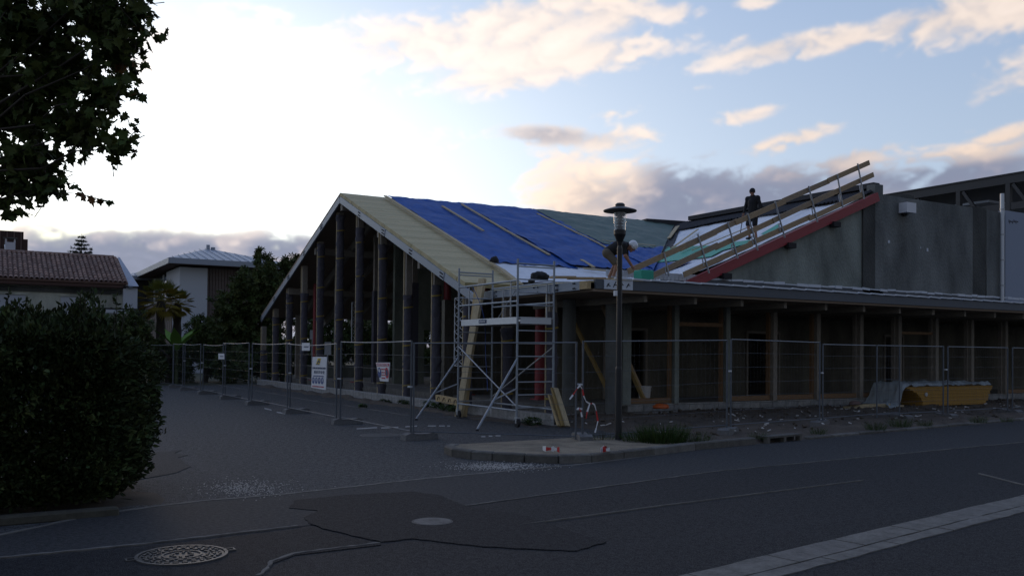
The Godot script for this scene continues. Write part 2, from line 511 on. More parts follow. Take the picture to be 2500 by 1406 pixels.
func sky_setup():
	for q in [[fb, 5, 5], [fw2, 9, 3], [fc, 17, 5]]:
		var f: FastNoiseLite = q[0]
		f.seed = q[1]
		f.noise_type = FastNoiseLite.TYPE_SIMPLEX_SMOOTH
		f.frequency = 1.0
		f.fractal_octaves = q[2]
	sun_dir = ray(SUN_PX.x, SUN_PX.y).normalized()
	for c in clouds:
		var d := ray(c[0], c[1]).normalized()
		var east := d.cross(Vector3.UP).normalized()
		var up := east.cross(d)
		var t := deg_to_rad(c[4])
		var ax := east * cos(t) + up * sin(t)
		var ay := up * cos(t) - east * sin(t)
		cl.append([d, ax / (c[2] / F), ay / (c[3] / F), c[5], c[6]])
func sky_color(d: Vector3) -> Color:
	var el := asin(clampf(d.y, -1, 1))
	var th := acos(clampf(d.dot(sun_dir), -1, 1))
	var up := clampf(el / 1.2, 0, 1)
	var hor := exp(-maxf(el, 0) / 0.40)
	# clear air
	var a := Vector3(0.105, 0.25, 0.60).lerp(Vector3(0.70, 0.83, 0.93), hor)
	a *= lerpf(0.34, 1.0, 0.5 + 0.5 * cos(th))
	var flat_d := Vector2(d.x, d.z).normalized()
	var flat_s := Vector2(sun_dir.x, sun_dir.z).normalized()
	var daz := acos(clampf(flat_d.dot(flat_s), -1, 1))
	var del := (el - asin(sun_dir.y)) * (1.75 if el > asin(sun_dir.y) else 1.2)
	var x := sqrt(daz * daz + del * del)
	a += Vector3(1.0, 0.95, 0.80) * (0.95 * exp(-pow(x / 0.45, 2.0)) + 0.26 * exp(-x / 0.6))
	a *= Vector3.ONE.lerp(Vector3(0.98, 0.90, 0.62), exp(-pow(x / 0.33, 2.0)) * smoothstep(0.15, 0.09, el))
	# clouds
	var p := d / (absf(d.y) + 0.16)
	var q := Vector3(p.x, d.y * 6.0, p.z)
	var base := fb.get_noise_3dv(Vector3(d.x * 9.0, d.y * 20.0, d.z * 9.0))
	var fine := fc.get_noise_3dv(Vector3(d.x * 24.0, d.y * 46.0, d.z * 24.0) + Vector3.ONE * base * 1.2)
	var wob := fw2.get_noise_3dv(q * 1.1)
	var dens := 0.0
	var lit := 0.0
	var wsum := 0.0001
	for c in cl:
		var cd: Vector3 = c[0]
		if d.dot(cd) < 0.9: continue
		var u: float = d.dot(c[1])
		var v: float = d.dot(c[2])
		var r := u * u + v * v
		if r > 4.0: continue
		var s: float = c[4] * maxf(0.0, 1.0 - r * 0.25 * 1.6)
		dens = maxf(dens, s) + 0.12 * minf(dens, s)
		wsum += s * s
		var l: float = c[3]
		if v > 0.3: l += (v - 0.3) * 0.35      # tops of a bank catch the light
		lit += s * s * minf(l, 1.0)
	lit /= wsum
	# sky outside the clouds traced above: the same kind of scattered cloud
	var far := clampf((0.86 - d.dot(cf)) * 8.0, 0, 1)
	if far > 0.0:
		var s2 := clampf(0.5 + wob * 0.9, 0, 0.85) * far
		if s2 > dens:
			dens = s2
			lit = 0.55
	var e := dens + base * 0.46 + fine * 0.52
	var m := smoothstep(0.42, 0.94, e)
	if m > 0.0:
		var thick := clampf((e - 0.6) * 1.8, 0, 1)
		var glow := exp(-pow(x / 0.46, 2.0))
		var bright := (Vector3(1.0, 0.855, 0.765) + Vector3(0.45, 0.5, 0.52) * glow) * lerpf(0.45, 1.0, 0.5 + 0.5 * cos(th))
		bright *= Vector3(1.0, 0.90, 0.79).lerp(Vector3.ONE, smoothstep(0.14, 0.30, el)) * (1.0 + fine * 0.12 + base * 0.08)
		var grey := Vector3(0.275, 0.305, 0.425) * (1.0 + base * 0.12 + fine * 0.12) * lerpf(0.5, 1.0, 0.5 + 0.5 * cos(th)) + Vector3(0.36, 0.27, 0.16) * exp(-pow(x / 0.5, 2.0)) * clampf(-0.05 + base * 0.9 + fine * 0.5, 0, 1)
		grey += Vector3(0.20, 0.13, 0.08) * clampf(base * 1.1 + fine * 0.3 - 0.1, 0, 1)
		var lw := clampf(lit + base * 0.35 + fine * 0.25 - 0.12 * thick, 0, 1)
		var cc := grey.lerp(bright, smoothstep(0.0, 1.0, lw))
		a = a.lerp(cc, m * lerpf(lerpf(0.84, 0.62, lw), 0.98, thick))
	if d.y < 0.0:
		a = a.lerp(Vector3(0.05, 0.05, 0.055), clampf(-d.y * 12.0, 0, 1))
	return Color(maxf(a.x, 0.0), maxf(a.y, 0.0), maxf(a.z, 0.0))
func dir_at(u: float, v: float) -> Vector3:
	var ph := u * TAU
	var e := PI * 0.5 - v * PI
	return Vector3(sin(ph) * cos(e), sin(e), -cos(ph) * cos(e))
func sky_block(x0: int, y0: int, w: int, h: int, fullw: int, fullh: int) -> Image:
	var d := PackedFloat32Array()
	d.resize(w * h * 3)
	var i := 0
	for y in h:
		for x in w:
			var c := sky_color(dir_at((x0 + x + 0.5) / fullw, (y0 + y + 0.5) / fullh))
			d[i] = c.r; d[i + 1] = c.g; d[i + 2] = c.b
			i += 3
	return Image.create_from_data(w, h, false, Image.FORMAT_RGBF, d.to_byte_array())
func make_sky() -> Texture2D:
	sky_setup()
	const W := 3072
	const H := 1536
	var im := sky_block(0, 0, W / 8, H / 8, W / 8, H / 8)
	im.resize(W, H, Image.INTERPOLATE_CUBIC)
	# the part towards the view at full detail (its azimuth is 30 degrees, so columns 0 .. W/5)
	var x1 := int(W * 0.185)
	var ya := int(H * 0.345)
	var yb := int(H * 0.512)
	im.blit_rect(sky_block(0, ya, x1, yb - ya, W, H), Rect2i(0, 0, x1, yb - ya), Vector2i(0, ya))
	var xl := int(W * 0.018)
	im.blit_rect(sky_block(W - xl, ya, xl, yb - ya, W, H), Rect2i(0, 0, xl, yb - ya), Vector2i(W - xl, ya))
	return ImageTexture.create_from_image(im)

func make_view():
	setup_axes()
	var cam := Camera3D.new()
	cam.name = "camera"
	add_child(cam)
	cam.transform = Transform3D(Basis(cr, cu, -cf), EYE)
	var near := 0.1
	cam.set_frustum(1406.0 / F * near, Vector2(0, (PY0 - 703.0) / F * near), near, 2000.0)
	cam.current = true
	var env := Environment.new()
	env.background_mode = Environment.BG_SKY
	var sky := Sky.new()
	var sm := PanoramaSkyMaterial.new()
	sm.panorama = make_sky()
	sky.sky_material = sm
	env.sky = sky
	env.tonemap_mode = Environment.TONE_MAPPER_LINEAR
	env.tonemap_exposure = 1.0
	env.sdfgi_enabled = true
	env.ssao_enabled = true
	env.ssil_enabled = true
	var we := WorldEnvironment.new()
	we.name = "environment"
	we.environment = env
	add_child(we)
	var sun := DirectionalLight3D.new()
	sun.name = "sun"
	sun.light_color = Color(1.0, 0.84, 0.66)
	sun.light_energy = 0.12
	sun.light_angular_distance = 12.0
	sun.shadow_enabled = true
	add_child(sun)
	sun.look_at_from_position(Vector3.ZERO, -sun_dir, Vector3.UP)

# ---- street, pavement, car park ----
func v2(p: Vector3) -> Vector2:
	return Vector2(p.x, p.z)
func jag(pts: Array, step: float, amp: float) -> PackedVector2Array:   # a closed outline with an uneven edge
	var o := PackedVector2Array()
	for i in pts.size():
		var a: Vector2 = pts[i]
		var b: Vector2 = pts[(i + 1) % pts.size()]
		var k := maxi(1, int(a.distance_to(b) / step))
		var nn := (b - a).orthogonal().normalized()
		for j in k:
			o.append(a.lerp(b, float(j) / k) + (nn * rnd(-amp, amp) if j > 0 else Vector2.ZERO))
	return o
func strip(line: Array, w: float, amp := 0.0, step := 0.15) -> PackedVector2Array:   # a band of width w beside a line, towards -z
	var up := PackedVector2Array()
	var dn := PackedVector2Array()
	for i in line.size() - 1:
		var a: Vector2 = line[i]
		var b: Vector2 = line[i + 1]
		var k := maxi(1, int(a.distance_to(b) / step))
		var nn := Vector2(b.y - a.y, a.x - b.x).normalized()
		for j in k + (1 if i == line.size() - 2 else 0):
			var p := a.lerp(b, float(j) / k)
			up.append(p + nn * (w + rnd(-amp, amp)))
			dn.append(p + nn * rnd(-amp, amp))
	dn.reverse()
	up.append_array(dn)
	return up
func sheet(called: String, pts: PackedVector2Array, y: float, m: Material, parent: Node = self) -> MeshInstance3D:
	var g := MB.new()
	g.slab(pts, 0.0, y)
	var o := put(called, g, m, parent)
	if parent == self: o.set_meta("kind", "structure")
	return o
func P2(px: float, py: float) -> Vector2:
	return v2(gp(px, py))
const LINE_A := [Vector2(-60, -8.3), Vector2(0.17, -9.16), Vector2(1.08, -9.9), Vector2(2.09, -10.2), Vector2(3.04, -10.24), Vector2(5.0, -10.66), Vector2(7.8, -10.98), Vector2(9.43, -11.41), Vector2(10.58, -11.71), Vector2(14.8, -12.3), Vector2(23, -13.3), Vector2(70, -18.5)]
const LINE_B := [Vector2(-60, -7.6), Vector2(0.15, -8.18), Vector2(1.14, -8.19), Vector2(2.69, -8.36), Vector2(4.47, -8.6), Vector2(9.0, -9.5), Vector2(17, -9.95), Vector2(70, -14)]
const KERB := [Vector2(6.75, -13.45), Vector2(6.5, -13.2), Vector2(6.42, -12.75), Vector2(6.52, -12.3), Vector2(6.73, -12.0), Vector2(7.05, -11.6), Vector2(7.45, -11.25), Vector2(7.95, -11.1), Vector2(9.43, -11.43), Vector2(10.58, -11.73), Vector2(14.8, -12.32), Vector2(23.0, -13.3), Vector2(46, -16.0)]

func make_street():
	var g := MB.new()
	g.poly_up(PackedVector2Array([Vector2(-300, 200), Vector2(400, 200), Vector2(400, -500), Vector2(-300, -500)]), 0.0)
	put("ground", g, M.asphalt_lot).set_meta("kind", "structure")
	# the roadway towards the camera and the strip of footway asphalt
	var road := PackedVector2Array()
	for p in LINE_B: road.append(p)
	road.append(Vector2(70, 30)); road.append(Vector2(-60, 30))
	sheet("road", road, 0.004, M.asphalt_road)
	var walk := PackedVector2Array()
	for p in LINE_A.slice(0, 11): walk.append(p)
	walk.append(Vector2(70, -18.5))
	var back := LINE_B.duplicate()
	back.reverse()
	for p in back: walk.append(p + Vector2(0, -0.001))
	var wm := MB.new()
	wm.poly_up(walk, 0.008)
	var wo := put("pavement", wm, M.asphalt_walk)
	wo.set_meta("kind", "structure")
	# worn concrete edging on both sides of the footway
	var e := MB.new()
	e.slab(strip(LINE_A.slice(1, 8), 0.065, 0.018, 0.1), 0.0, 0.0128)
	put("flush_kerb", e, M.concrete_dirty).set_meta("kind", "structure")
	e = MB.new()
	e.slab(strip([LINE_B[0], LINE_B[1], LINE_B[2], Vector2(2.6, -8.35)], 0.035, 0.012, 0.07), 0.0, 0.0175)
	put("road_edging", e, M.light_edge).set_meta("kind", "structure")
	e = MB.new()
	e.slab(strip([Vector2(4.5, -8.62), LINE_B[5], LINE_B[6], LINE_B[7]], 0.022, 0.009, 0.15), 0.0, 0.0122)
	put("road_edging", e, M.concrete_dirty).set_meta("kind", "structure")
	var sw := MB.new()
	sw.poly_up(PackedVector2Array([Vector2(-60, -8.29), Vector2(0.17, -9.14), Vector2(1.0, -9.83), Vector2(2.0, -10.1), Vector2(2.5, -9.6), Vector2(2.62, -8.9), Vector2(2.6, -8.41), Vector2(1.14, -8.25), Vector2(0.15, -8.24), Vector2(-60, -7.67)]), 0.0122)
	put("pavement", sw, M.asphalt_walk).set_meta("kind", "structure")
	# newer, darker asphalt laid across the entrance
	var dark := [P2(720, 1224), P2(860, 1210), P2(1010, 1203), P2(1075, 1212), P2(1140, 1240), P2(1290, 1262), P2(1390, 1300), P2(1480, 1326), P2(1410, 1348), P2(1180, 1338), P2(1010, 1318), P2(930, 1326), P2(800, 1296), P2(755, 1282), P2(742, 1266), P2(775, 1250), P2(705, 1243)]
	sheet("asphalt_patch", jag(dark, 0.07, 0.016), 0.0145, M.asphalt_patch)
	var dk2 := [P2(0, 1372), P2(330, 1341), P2(760, 1291), P2(930, 1333), P2(720, 1358), P2(660, 1380), P2(630, 1412), P2(300, 1470), P2(-200, 1470)]
	sheet("asphalt_patch", jag(dk2, 0.3, 0.012), 0.012, M.asphalt_patch)
	var lotp := [P2(318, 1108), P2(400, 1104), P2(442, 1100), P2(425, 1107), P2(458, 1112), P2(432, 1118), P2(465, 1140), P2(430, 1155), P2(335, 1172), P2(250, 1180)]
	sheet("asphalt_patch", jag(lotp, 0.2, 0.02), 0.008, M.asphalt_walk)
	# edging of the old road surface, with its broken corner
	e = MB.new()
	e.slab(strip([P2(636, 1408), P2(668, 1374), P2(716, 1356), P2(800, 1344), P2(930, 1329)], 0.028, 0.014, 0.05), 0.0, 0.0162)
	put("road_edging", e, M.light_edge).set_meta("kind", "structure")
	sheet("road_joint", strip([P2(1270, 1285), P2(1600, 1240), P2(2110, 1175)], 0.014, 0.006, 0.1), 0.0192, M.concrete_dirty)
	sheet("road_joint", strip([P2(2390, 1158), P2(2500, 1186)], 0.03, 0.004, 0.2), 0.0165, M.concrete_dirty)
	# cracks in the road surface
	var cr_ := [[[1300, 1336], [1370, 1356], [1450, 1385], [1520, 1412]], [[1430, 1302], [1560, 1312], [1700, 1300], [1820, 1290]], [[1900, 1270], [1990, 1258]], [[1000, 1310], [1090, 1352], [1180, 1378], [1290, 1384]], [[820, 1345], [880, 1372], [900, 1400]], [[1560, 1330], [1640, 1360], [1660, 1400]], [[1150, 1180], [1060, 1192], [960, 1196]], [[480, 1150], [620, 1130], [760, 1136], [900, 1120]], [[1200, 1150], [1300, 1160], [1240, 1172]]]
	var cm := MB.new()
	for c in cr_:
		var ln := []
		for i in c.size() - 1:
			var a := P2(c[i][0], c[i][1])
			var b := P2(c[i + 1][0], c[i + 1][1])
			for j in 9: ln.append(a.lerp(b, j / 9.0) + Vector2(rnd(-.035, .035), rnd(-.035, .035)))
		cm.poly_up(strip(ln, 0.006, 0.003, 0.08), 0.021)
	put("road_crack", cm, M.rubber).set_meta("kind", "structure")
	# faded parking lines inside the fence
	for q in [[870, 1047, 920, 1044], [930, 1045, 972, 1043], [990, 1042, 1018, 1040], [1045, 1040, 1064, 1040], [1072, 1040, 1086, 1040], [1092, 1040, 1098, 1040], [1175, 1066, 1185, 1066], [1193, 1065, 1202, 1065], [1210, 1064, 1222, 1064], [645, 997, 662, 1001], [675, 1006, 695, 1010]]:
		sheet("parking_line", jag([P2(q[0], q[1] - 1), P2(q[2], q[3] - 1), P2(q[2], q[3] + 1.3), P2(q[0], q[1] + 1.3)], 0.12, 0.02), 0.005, M.line_white)
	# gravel washed against the pavement
	var gm := MB.new()
	for i in 2200:
		var q := P2(600 + rng.randfn() * 55, 1194 + rng.randfn() * 10) if i % 3 == 0 else P2(1215 + rng.randfn() * 55, 1140 + rng.randfn() * 5)
		var r := rnd(0.003, 0.008)
		gm.box(Vector3(q.x, 0.008 + r * 0.4, q.y), Vector3(r * 1.8, r * 0.5, r * 1.6), Basis(Vector3.UP, rnd(0, 3)))
	var go := put("gravel", gm, M.bucket)
	meta(go, "loose pale gravel scattered over the asphalt", "gravel", "", "stuff")
	# concrete gutter of cracked slabs in the near corner
	var gut := Node3D.new()
	gut.name = "gutter"
	add_child(gut)
	gut.set_meta("kind", "structure")
	var ga := Vector2(2.6, -4.86)
	var gd := Vector2(6.01, -0.98).normalized()
	var gn := Vector2(-gd.y, gd.x)
	for i in 26:
		for row in 2:
			var w: float = [0.30, 0.16][row]
			var o: float = [0.0, 0.31][row]
			var a := ga + gd * (i * 1.02 + row * 0.3) + gn * o
			var pts := jag([a, a + gd * 1.0, a + gd * 1.0 + gn * w, a + gn * w], 0.2, 0.012)
			var sm := MB.new()
			sm.slab(pts, 0.0, 0.012 + rnd(0, 0.006))
			put("slab", sm, M.concrete_dirty if (i + row) % 3 else M.light_edge, gut)
	# kerb stones round the island and along the verge
	var kerb := Node3D.new()
	kerb.name = "kerb"
	add_child(kerb)
	kerb.set_meta("kind", "structure")
	var line := []
	for i in KERB.size() - 1:
		var a: Vector2 = KERB[i]
		var b: Vector2 = KERB[i + 1]
		var k := maxi(1, roundi(a.distance_to(b) / 0.9))
		for j in k: line.append(a.lerp(b, float(j) / k))
	line.append(KERB[-1])
	for i in line.size() - 1:
		var a: Vector2 = line[i]
		var b: Vector2 = line[i + 1]
		var d := (b - a).normalized()
		var nn := Vector2(d.y, -d.x)
		if nn.dot(Vector2(9.5, -14.5) - a) < 0: nn = -nn
		var gap := 0.008
		var mid := (a + b) * 0.5 + nn * 0.08
		var hh := 0.13 if mid.x < 14 else 0.06
		var len_ := a.distance_to(b) - gap
		if absf(mid.x - 13.1) < 0.5: continue
		loc("kerb_stone", unit_box(Vector3(snappedf(len_, 0.05), hh + 0.1, 0.16), 0.02), M.kerb if i % 3 else M.concrete_dirty, kerb, Vector3(mid.x, hh * 0.5 - 0.05 + rnd(-.006, .006), mid.y), Basis(Vector3.UP, -d.angle()))
	# the drain inlet set into the kerb
	var dr := thing("drain_inlet", "dark slotted drain inlet set into the kerb beyond the lamp post", "drain", Vector3(13.1, 0, -12.1))
	var dm := MB.new()
	dm.box(Vector3(13.1, 0.115, -12.18), Vector3(1.1, 0.035, 0.25), Basis(Vector3.UP, 0.14))
	put("cover", dm, M.kerb, dr)
	dm = MB.new()
	dm.box(Vector3(13.1, 0.045, -12.24), Vector3(1.0, 0.10, 0.05), Basis(Vector3.UP, 0.14))
	put("back", dm, M.rubber, dr)
	for s in [-0.5, 0.0, 0.5]:
		dm = MB.new()
		dm.box(Vector3(13.1 + s, 0.05, -12.1 - s * 0.14), Vector3(0.07, 0.1, 0.1), Basis(Vector3.UP, 0.14))
		put("pier", dm, M.kerb, dr)
	# bare earth between kerb and building
	var fn := FastNoiseLite.new()
	fn.seed = 31
	fn.frequency = 0.55
	fn.fractal_octaves = 4
	var rows := []
	var nx := 190
	var nzr := 34
	for i in nzr + 1:
		var row := []
		for j in nx + 1:
			var x := 9.2 + j * (46.0 - 9.2) / nx
			var kz := kerb_z(x) - 0.15
			var z: float = lerpf(kz, -17.97, i / float(nzr))
			var t := i / float(nzr)
			var h := 0.10 + fn.get_noise_2d(x * 1.3, z * 1.3) * 0.09 + fn.get_noise_2d(x * 6, z * 6) * 0.03 + smoothstep(0.45, 0.8, t) * 0.06
			var edge := smoothstep(9.2, 11.6 if z < -14 else 10.0, x)
			if z < -14.0: edge = smoothstep(10.6, 12.6, x)
			elif z < -13.2: edge = smoothstep(10.0, 11.8, x)
			if i == 0: row.append(Vector3(x, -0.02, kz + 0.10))
			else: row.append(Vector3(x, lerpf(-0.05, maxf(h, 0.05), edge), z))
		rows.append(row)
	var dm2 := MB.new()
	dm2.smooth_grid(rows)
	put("verge", dm2, M.dirt).set_meta("kind", "structure")
	# sandy fill of the kerbed island
	var isl := []
	for p in KERB.slice(0, 9): isl.append(p + (Vector2(8.6, -12.6) - p).normalized() * 0.12)
	var ip := PackedVector2Array(isl)
	ip.append(Vector2(10.3, -11.85)); ip.append(Vector2(10.4, -13.0)); ip.append(Vector2(9.4, -13.5))
	var im := MB.new()
	var c0 := Vector3(8.4, 0.15, -12.5)
	for i in ip.size():
		var a := ip[i]
		var b := ip[(i + 1) % ip.size()]
		for s in 4:
			for r in 5:
				var f0 := r / 5.0
				var f1 := (r + 1) / 5.0
				var aa := a.lerp(b, s / 4.0)
				var bb := a.lerp(b, (s + 1) / 4.0)
				var q := []
				for w in [[aa, f0], [bb, f0], [bb, f1], [aa, f1]]:
					var p: Vector2 = (w[0] as Vector2).lerp(Vector2(c0.x, c0.z), 1.0 - w[1])
					q.append(Vector3(p.x, 0.115 + 0.03 * (1.0 - w[1]) + fn.get_noise_2d(p.x * 4, p.y * 4) * 0.05 * (1.2 - w[1]), p.y))
				im.quad(q[0], q[3], q[2], q[1])
	put("sand_island", im, M.sand).set_meta("kind", "structure")
	# clods and rubble
	var rm := MB.new()
	for i in 1500:
		var x := rnd(11.5, 40)
		var t := rnd(0, 1)
		if i % 3 == 0: t = rnd(0.6, 1.0)
		var z := lerpf(kerb_z(x) - 0.3, -17.9, t)
		var r := pow(rnd(0, 1), 4.0) * 0.05 + 0.008
		rm.box(Vector3(x, 0.12 + fn.get_noise_2d(x * 1.3, z * 1.3) * 0.09 + smoothstep(0.45, 0.8, t) * 0.06, z), Vector3(r * 1.8, r, r * 1.4), Basis.from_euler(Vector3(rnd(-1, 1), rnd(0, 3), rnd(-1, 1))))
	meta(put("rubble", rm, M.dirt), "brown clods of earth strewn along the verge", "rubble", "", "stuff")
	rm = MB.new()
	for i in 160:
		var x := rnd(11.0, 36)
		var z := lerpf(kerb_z(x) - 0.3, -17.9, rnd(0, 1))
		var r := rnd(0.01, 0.05)
		rm.box(Vector3(x, 0.16 + fn.get_noise_2d(x * 1.3, z * 1.3) * 0.09, z), Vector3(r * 2.2, r * 0.4, r), Basis.from_euler(Vector3(rnd(-.4, .4), rnd(0, 3), rnd(-.4, .4))))
	meta(put("litter", rm, M.bucket), "small pale scraps of rubble lying in the earth", "litter", "", "stuff")
	# a ridge of spoil along the foot of the gable plinth
	rows = []
	for i in 9:
		var row := []
		for j in 160:
			var z := -41.5 + j * 0.155
			var t := i / 8.0
			var w := 0.55 + fn.get_noise_1d(z * 1.2) * 0.5
			var hgt := (0.5 + 0.9 * fn.get_noise_1d(z * 0.9 + 40)) * smoothstep(-17.5, -19.5, z)
			row.append(Vector3(10.98 - t * w, maxf(0.0, sin(t * PI * 0.9 + 0.25) * 0.13 * maxf(hgt, 0.05)) + fn.get_noise_2d(z * 9, t * 6) * 0.02 - 0.004 + (-0.02 if i == 8 else 0.0), z))
		rows.append(row)
	var sp := MB.new()
	sp.smooth_grid(rows)
	put("spoil_bank", sp, M.dirt).set_meta("kind", "structure")
	make_manholes()
func kerb_z(x: float) -> float:
	for i in KERB.size() - 1:
		if KERB[i + 1].x >= x and KERB[i].x <= x and i > 5:
			return lerpf(KERB[i].y, KERB[i + 1].y, (x - KERB[i].x) / (KERB[i + 1].x - KERB[i].x))
	return -12.0

func make_manholes():
	var c := Vector3(1.41, 0.012, -7.6)
	var t := thing("manhole_cover", "round cast iron manhole cover with raised studs and two hinge lugs", "manhole cover", c)
	var m := MB.new()
	m.lathe(c, [Vector2(0.355, 0.0), Vector2(0.355, 0.012), Vector2(0.33, 0.012), Vector2(0.33, 0.004)], 48)
	put("rim", m, M.cast_worn, t)
	m = MB.new()
	m.lathe(c, [Vector2(0.325, 0.004), Vector2(0.0, 0.0041)], 48)
	put("plate", m, M.cast_iron, t)
	m = MB.new()
	for r in [0.29, 0.245, 0.20]:
		var k := int(r * 95)
		for i in k:
			var a: float = TAU * i / k + r * 9
			m.box(c + Vector3(cos(a) * r, 0.009, sin(a) * r), Vector3(0.018, 0.011, 0.038 + rnd(-.006, .006)), Basis(Vector3.UP, -a + (0.5 if i % 2 else -0.3)))
	for i in 10: m.box(c + Vector3(cos(i * 0.63) * 0.08, 0.009, sin(i * 0.63) * 0.08), Vector3(0.016, 0.011, 0.03), Basis(Vector3.UP, i * 1.1))
	var st := put("stud_ring", m, M.cast_worn, t)
	st.set_meta("kind", "stuff")
	m = MB.new()
	m.lathe(c, [Vector2(0.155, 0.004), Vector2(0.155, 0.012), Vector2(0.14, 0.012), Vector2(0.14, 0.004)], 32)
	put("inner_ring", m, M.cast_worn, t)
	for s in [-1, 1]:
		m = MB.new()
		var d := Vector3(s, 0, -0.02)
		m.box(c + d * 0.37 + Vector3(0, 0.006, 0.03), Vector3(0.09, 0.012, 0.014))
		m.box(c + d * 0.37 + Vector3(0, 0.006, -0.045), Vector3(0.09, 0.012, 0.014))
		m.box(c + d * 0.415 + Vector3(0, 0.006, -0.007), Vector3(0.014, 0.012, 0.09))
		put("hinge_lug", m, M.cast_worn, t)
	var c2 := gp(1055, 1277) + Vector3(0, 0.0145, 0)
	t = thing("manhole_cover", "plain pale round cover let into the dark asphalt patch", "manhole cover", c2)
	m = MB.new()
	m.lathe(c2, [Vector2(0.185, 0.0), Vector2(0.18, 0.006), Vector2(0.15, 0.007), Vector2(0.0, 0.0072)], 36)
	put("plate", m, M.light_edge, t)
	m = MB.new()
	m.lathe(c2, [Vector2(0.20, 0.0), Vector2(0.20, 0.003), Vector2(0.187, 0.003)], 36)
	put("rim", m, M.cast_iron, t)
	var c3 := gp(930, 1063) + Vector3(0, 0.004, 0)
	t = thing("manhole_cover", "dark manhole cover in the car park behind the fence corner", "manhole cover", c3)
	m = MB.new()
	m.lathe(c3, [Vector2(0.36, 0.0), Vector2(0.35, 0.006), Vector2(0.0, 0.0062)], 36)
	put("plate", m, M.cast_iron, t)
	m = MB.new()
	m.lathe(c3, [Vector2(0.42, 0.0), Vector2(0.41, 0.004), Vector2(0.37, 0.004)], 36)
	put("rim", m, M.cast_worn, t)

# ---- the hall under renovation ----
const POST_PX := [642, 671, 704, 740, 779, 826, 875, 931, 994, 1063, 1141, 1238, 1346]
const WRAP_PX := [855, 774, 715, 715, 591, 522, 555, 595, 719, 695, 745, 800, 762]
const CAN_Z := -15.85                # front edge of the low canopy
func can_h(z: float) -> float:
	return 3.27 + (CAN_Z - z) * 0.058
func wrapped_post(hall: Node3D, i: int):
	var base := on_x(POST_PX[i], 940, GX + 0.22)
	var z := base.z
	var top := minf(hA(z) if z > ZR else RIDGE + KA * (z - ZR), 99.0) - 0.34
	if z > -20.9: top = 3.03
	var y0 := 0.12
	var post := board("post", Vector3(GX + 0.22, y0, z), Vector3(GX + 0.22, top, z), 0.14, 0.20, M.timber_post, hall, Vector3.RIGHT)
	var edge := board("lit_edge_strip", Vector3(GX + 0.10, y0 + 0.1, z - 0.05), Vector3(GX + 0.10, top - 0.02, z - 0.05), 0.035, 0.04, M.timber_pale, post, Vector3.RIGHT)  # pale strip put in for the sky light on the outer face
	edge.transform = post.transform.affine_inverse() * Transform3D(edge.basis, Vector3(GX + 0.10, (y0 + top) * 0.5 + 0.04, z - 0.05) - origin_of(hall))
	# felt wrapped round it, creased and taped
	var wt := minf(on_x(POST_PX[i], WRAP_PX[i], GX + 0.1).y, top - 0.1)
	var rows := []
	var k := 14
	var n := maxi(8, int((wt - y0) / 0.07))
	var fn := FastNoiseLite.new()
	fn.seed = 100 + i
	fn.frequency = 1.0
	fn.fractal_octaves = 3
	for r in n + 1:
		var y := lerpf(y0 + 0.05, wt, r / float(n))
		var slack := 0.018 + 0.09 * maxf(0.0, fn.get_noise_1d(y * 1.1)) + (0.05 * exp(-pow((wt - y) / 0.25, 2.0)))
		var row := []
		for j in k:
			var a := TAU * j / k
			var c := Vector2(cos(a), sin(a))
			var q := maxf(absf(c.x) / 0.115, absf(c.y) / 0.085)
			var rr := lerpf(1.0 / q, 0.12, 0.35) + slack * (0.5 + 0.9 * fn.get_noise_3d(c.x * 1.5, y * 5.0, c.y * 1.5)) + 0.022 * fn.get_noise_3d(c.x * 2.5, y * 9.0 + a, c.y * 2.5)
			row.append(Vector3(GX + 0.22 + c.x * rr, y + 0.03 * fn.get_noise_2d(a * 2, y * 3), z - c.y * rr))
		rows.append(row)
	var m := MB.new()
	m.smooth_grid(rows, true)
	var w := put("wrap", m, M.felt, post)
	w.transform = post.transform.affine_inverse() * Transform3D(Basis(), -origin_of(hall))
	# strips of yellow tape
	var nt := maxi(2, int((wt - y0) / 1.05))
	for t in nt:
		var y := y0 + 0.45 + (wt - y0 - 0.6) * (t + 0.15 * fn.get_noise_1d(t * 7.0)) / maxf(1.0, nt - 1.0) * 0.92
		var ring := []
		for e in 2:
			var row := []
			for j in k:
				var a := TAU * j / k
				var c := Vector2(cos(a), sin(a))
				var q := maxf(absf(c.x) / 0.115, absf(c.y) / 0.085)
				var rr := lerpf(1.0 / q, 0.12, 0.35) + 0.034
				row.append(Vector3(GX + 0.22 + c.x * rr, y + e * 0.045 + 0.02 * c.x, z - c.y * rr))
			ring.append(row)
		m = MB.new()
		m.smooth_grid(ring, true)
		var tp := put("tape", m, M.tape_yellow, post)
		tp.transform = w.transform

func lattice(hall: Node3D, a: Vector3, h: float, wdir: Vector3, w: float):   # a slender painted lattice mast
	var m := MB.new()
	for s in [0.0, 1.0]: m.tube(a + wdir * w * s, a + wdir * w * s + Vector3.UP * h, 0.018, 0.018, 6)
	var k := int(h / 0.24)
	for i in k:
		var y0 := h * i / k
		var y1 := h * (i + 1) / k
		m.tube(a + Vector3.UP * y0, a + wdir * w + Vector3.UP * y1, 0.010, 0.010, 5)
		m.tube(a + wdir * w + Vector3.UP * y0, a + Vector3.UP * y1, 0.010, 0.010, 5)
	for y in [0.0, h]: m.tube(a + Vector3.UP * y, a + wdir * w + Vector3.UP * y, 0.014, 0.014, 5)
	put("lattice_mast", m, M.alu, hall)

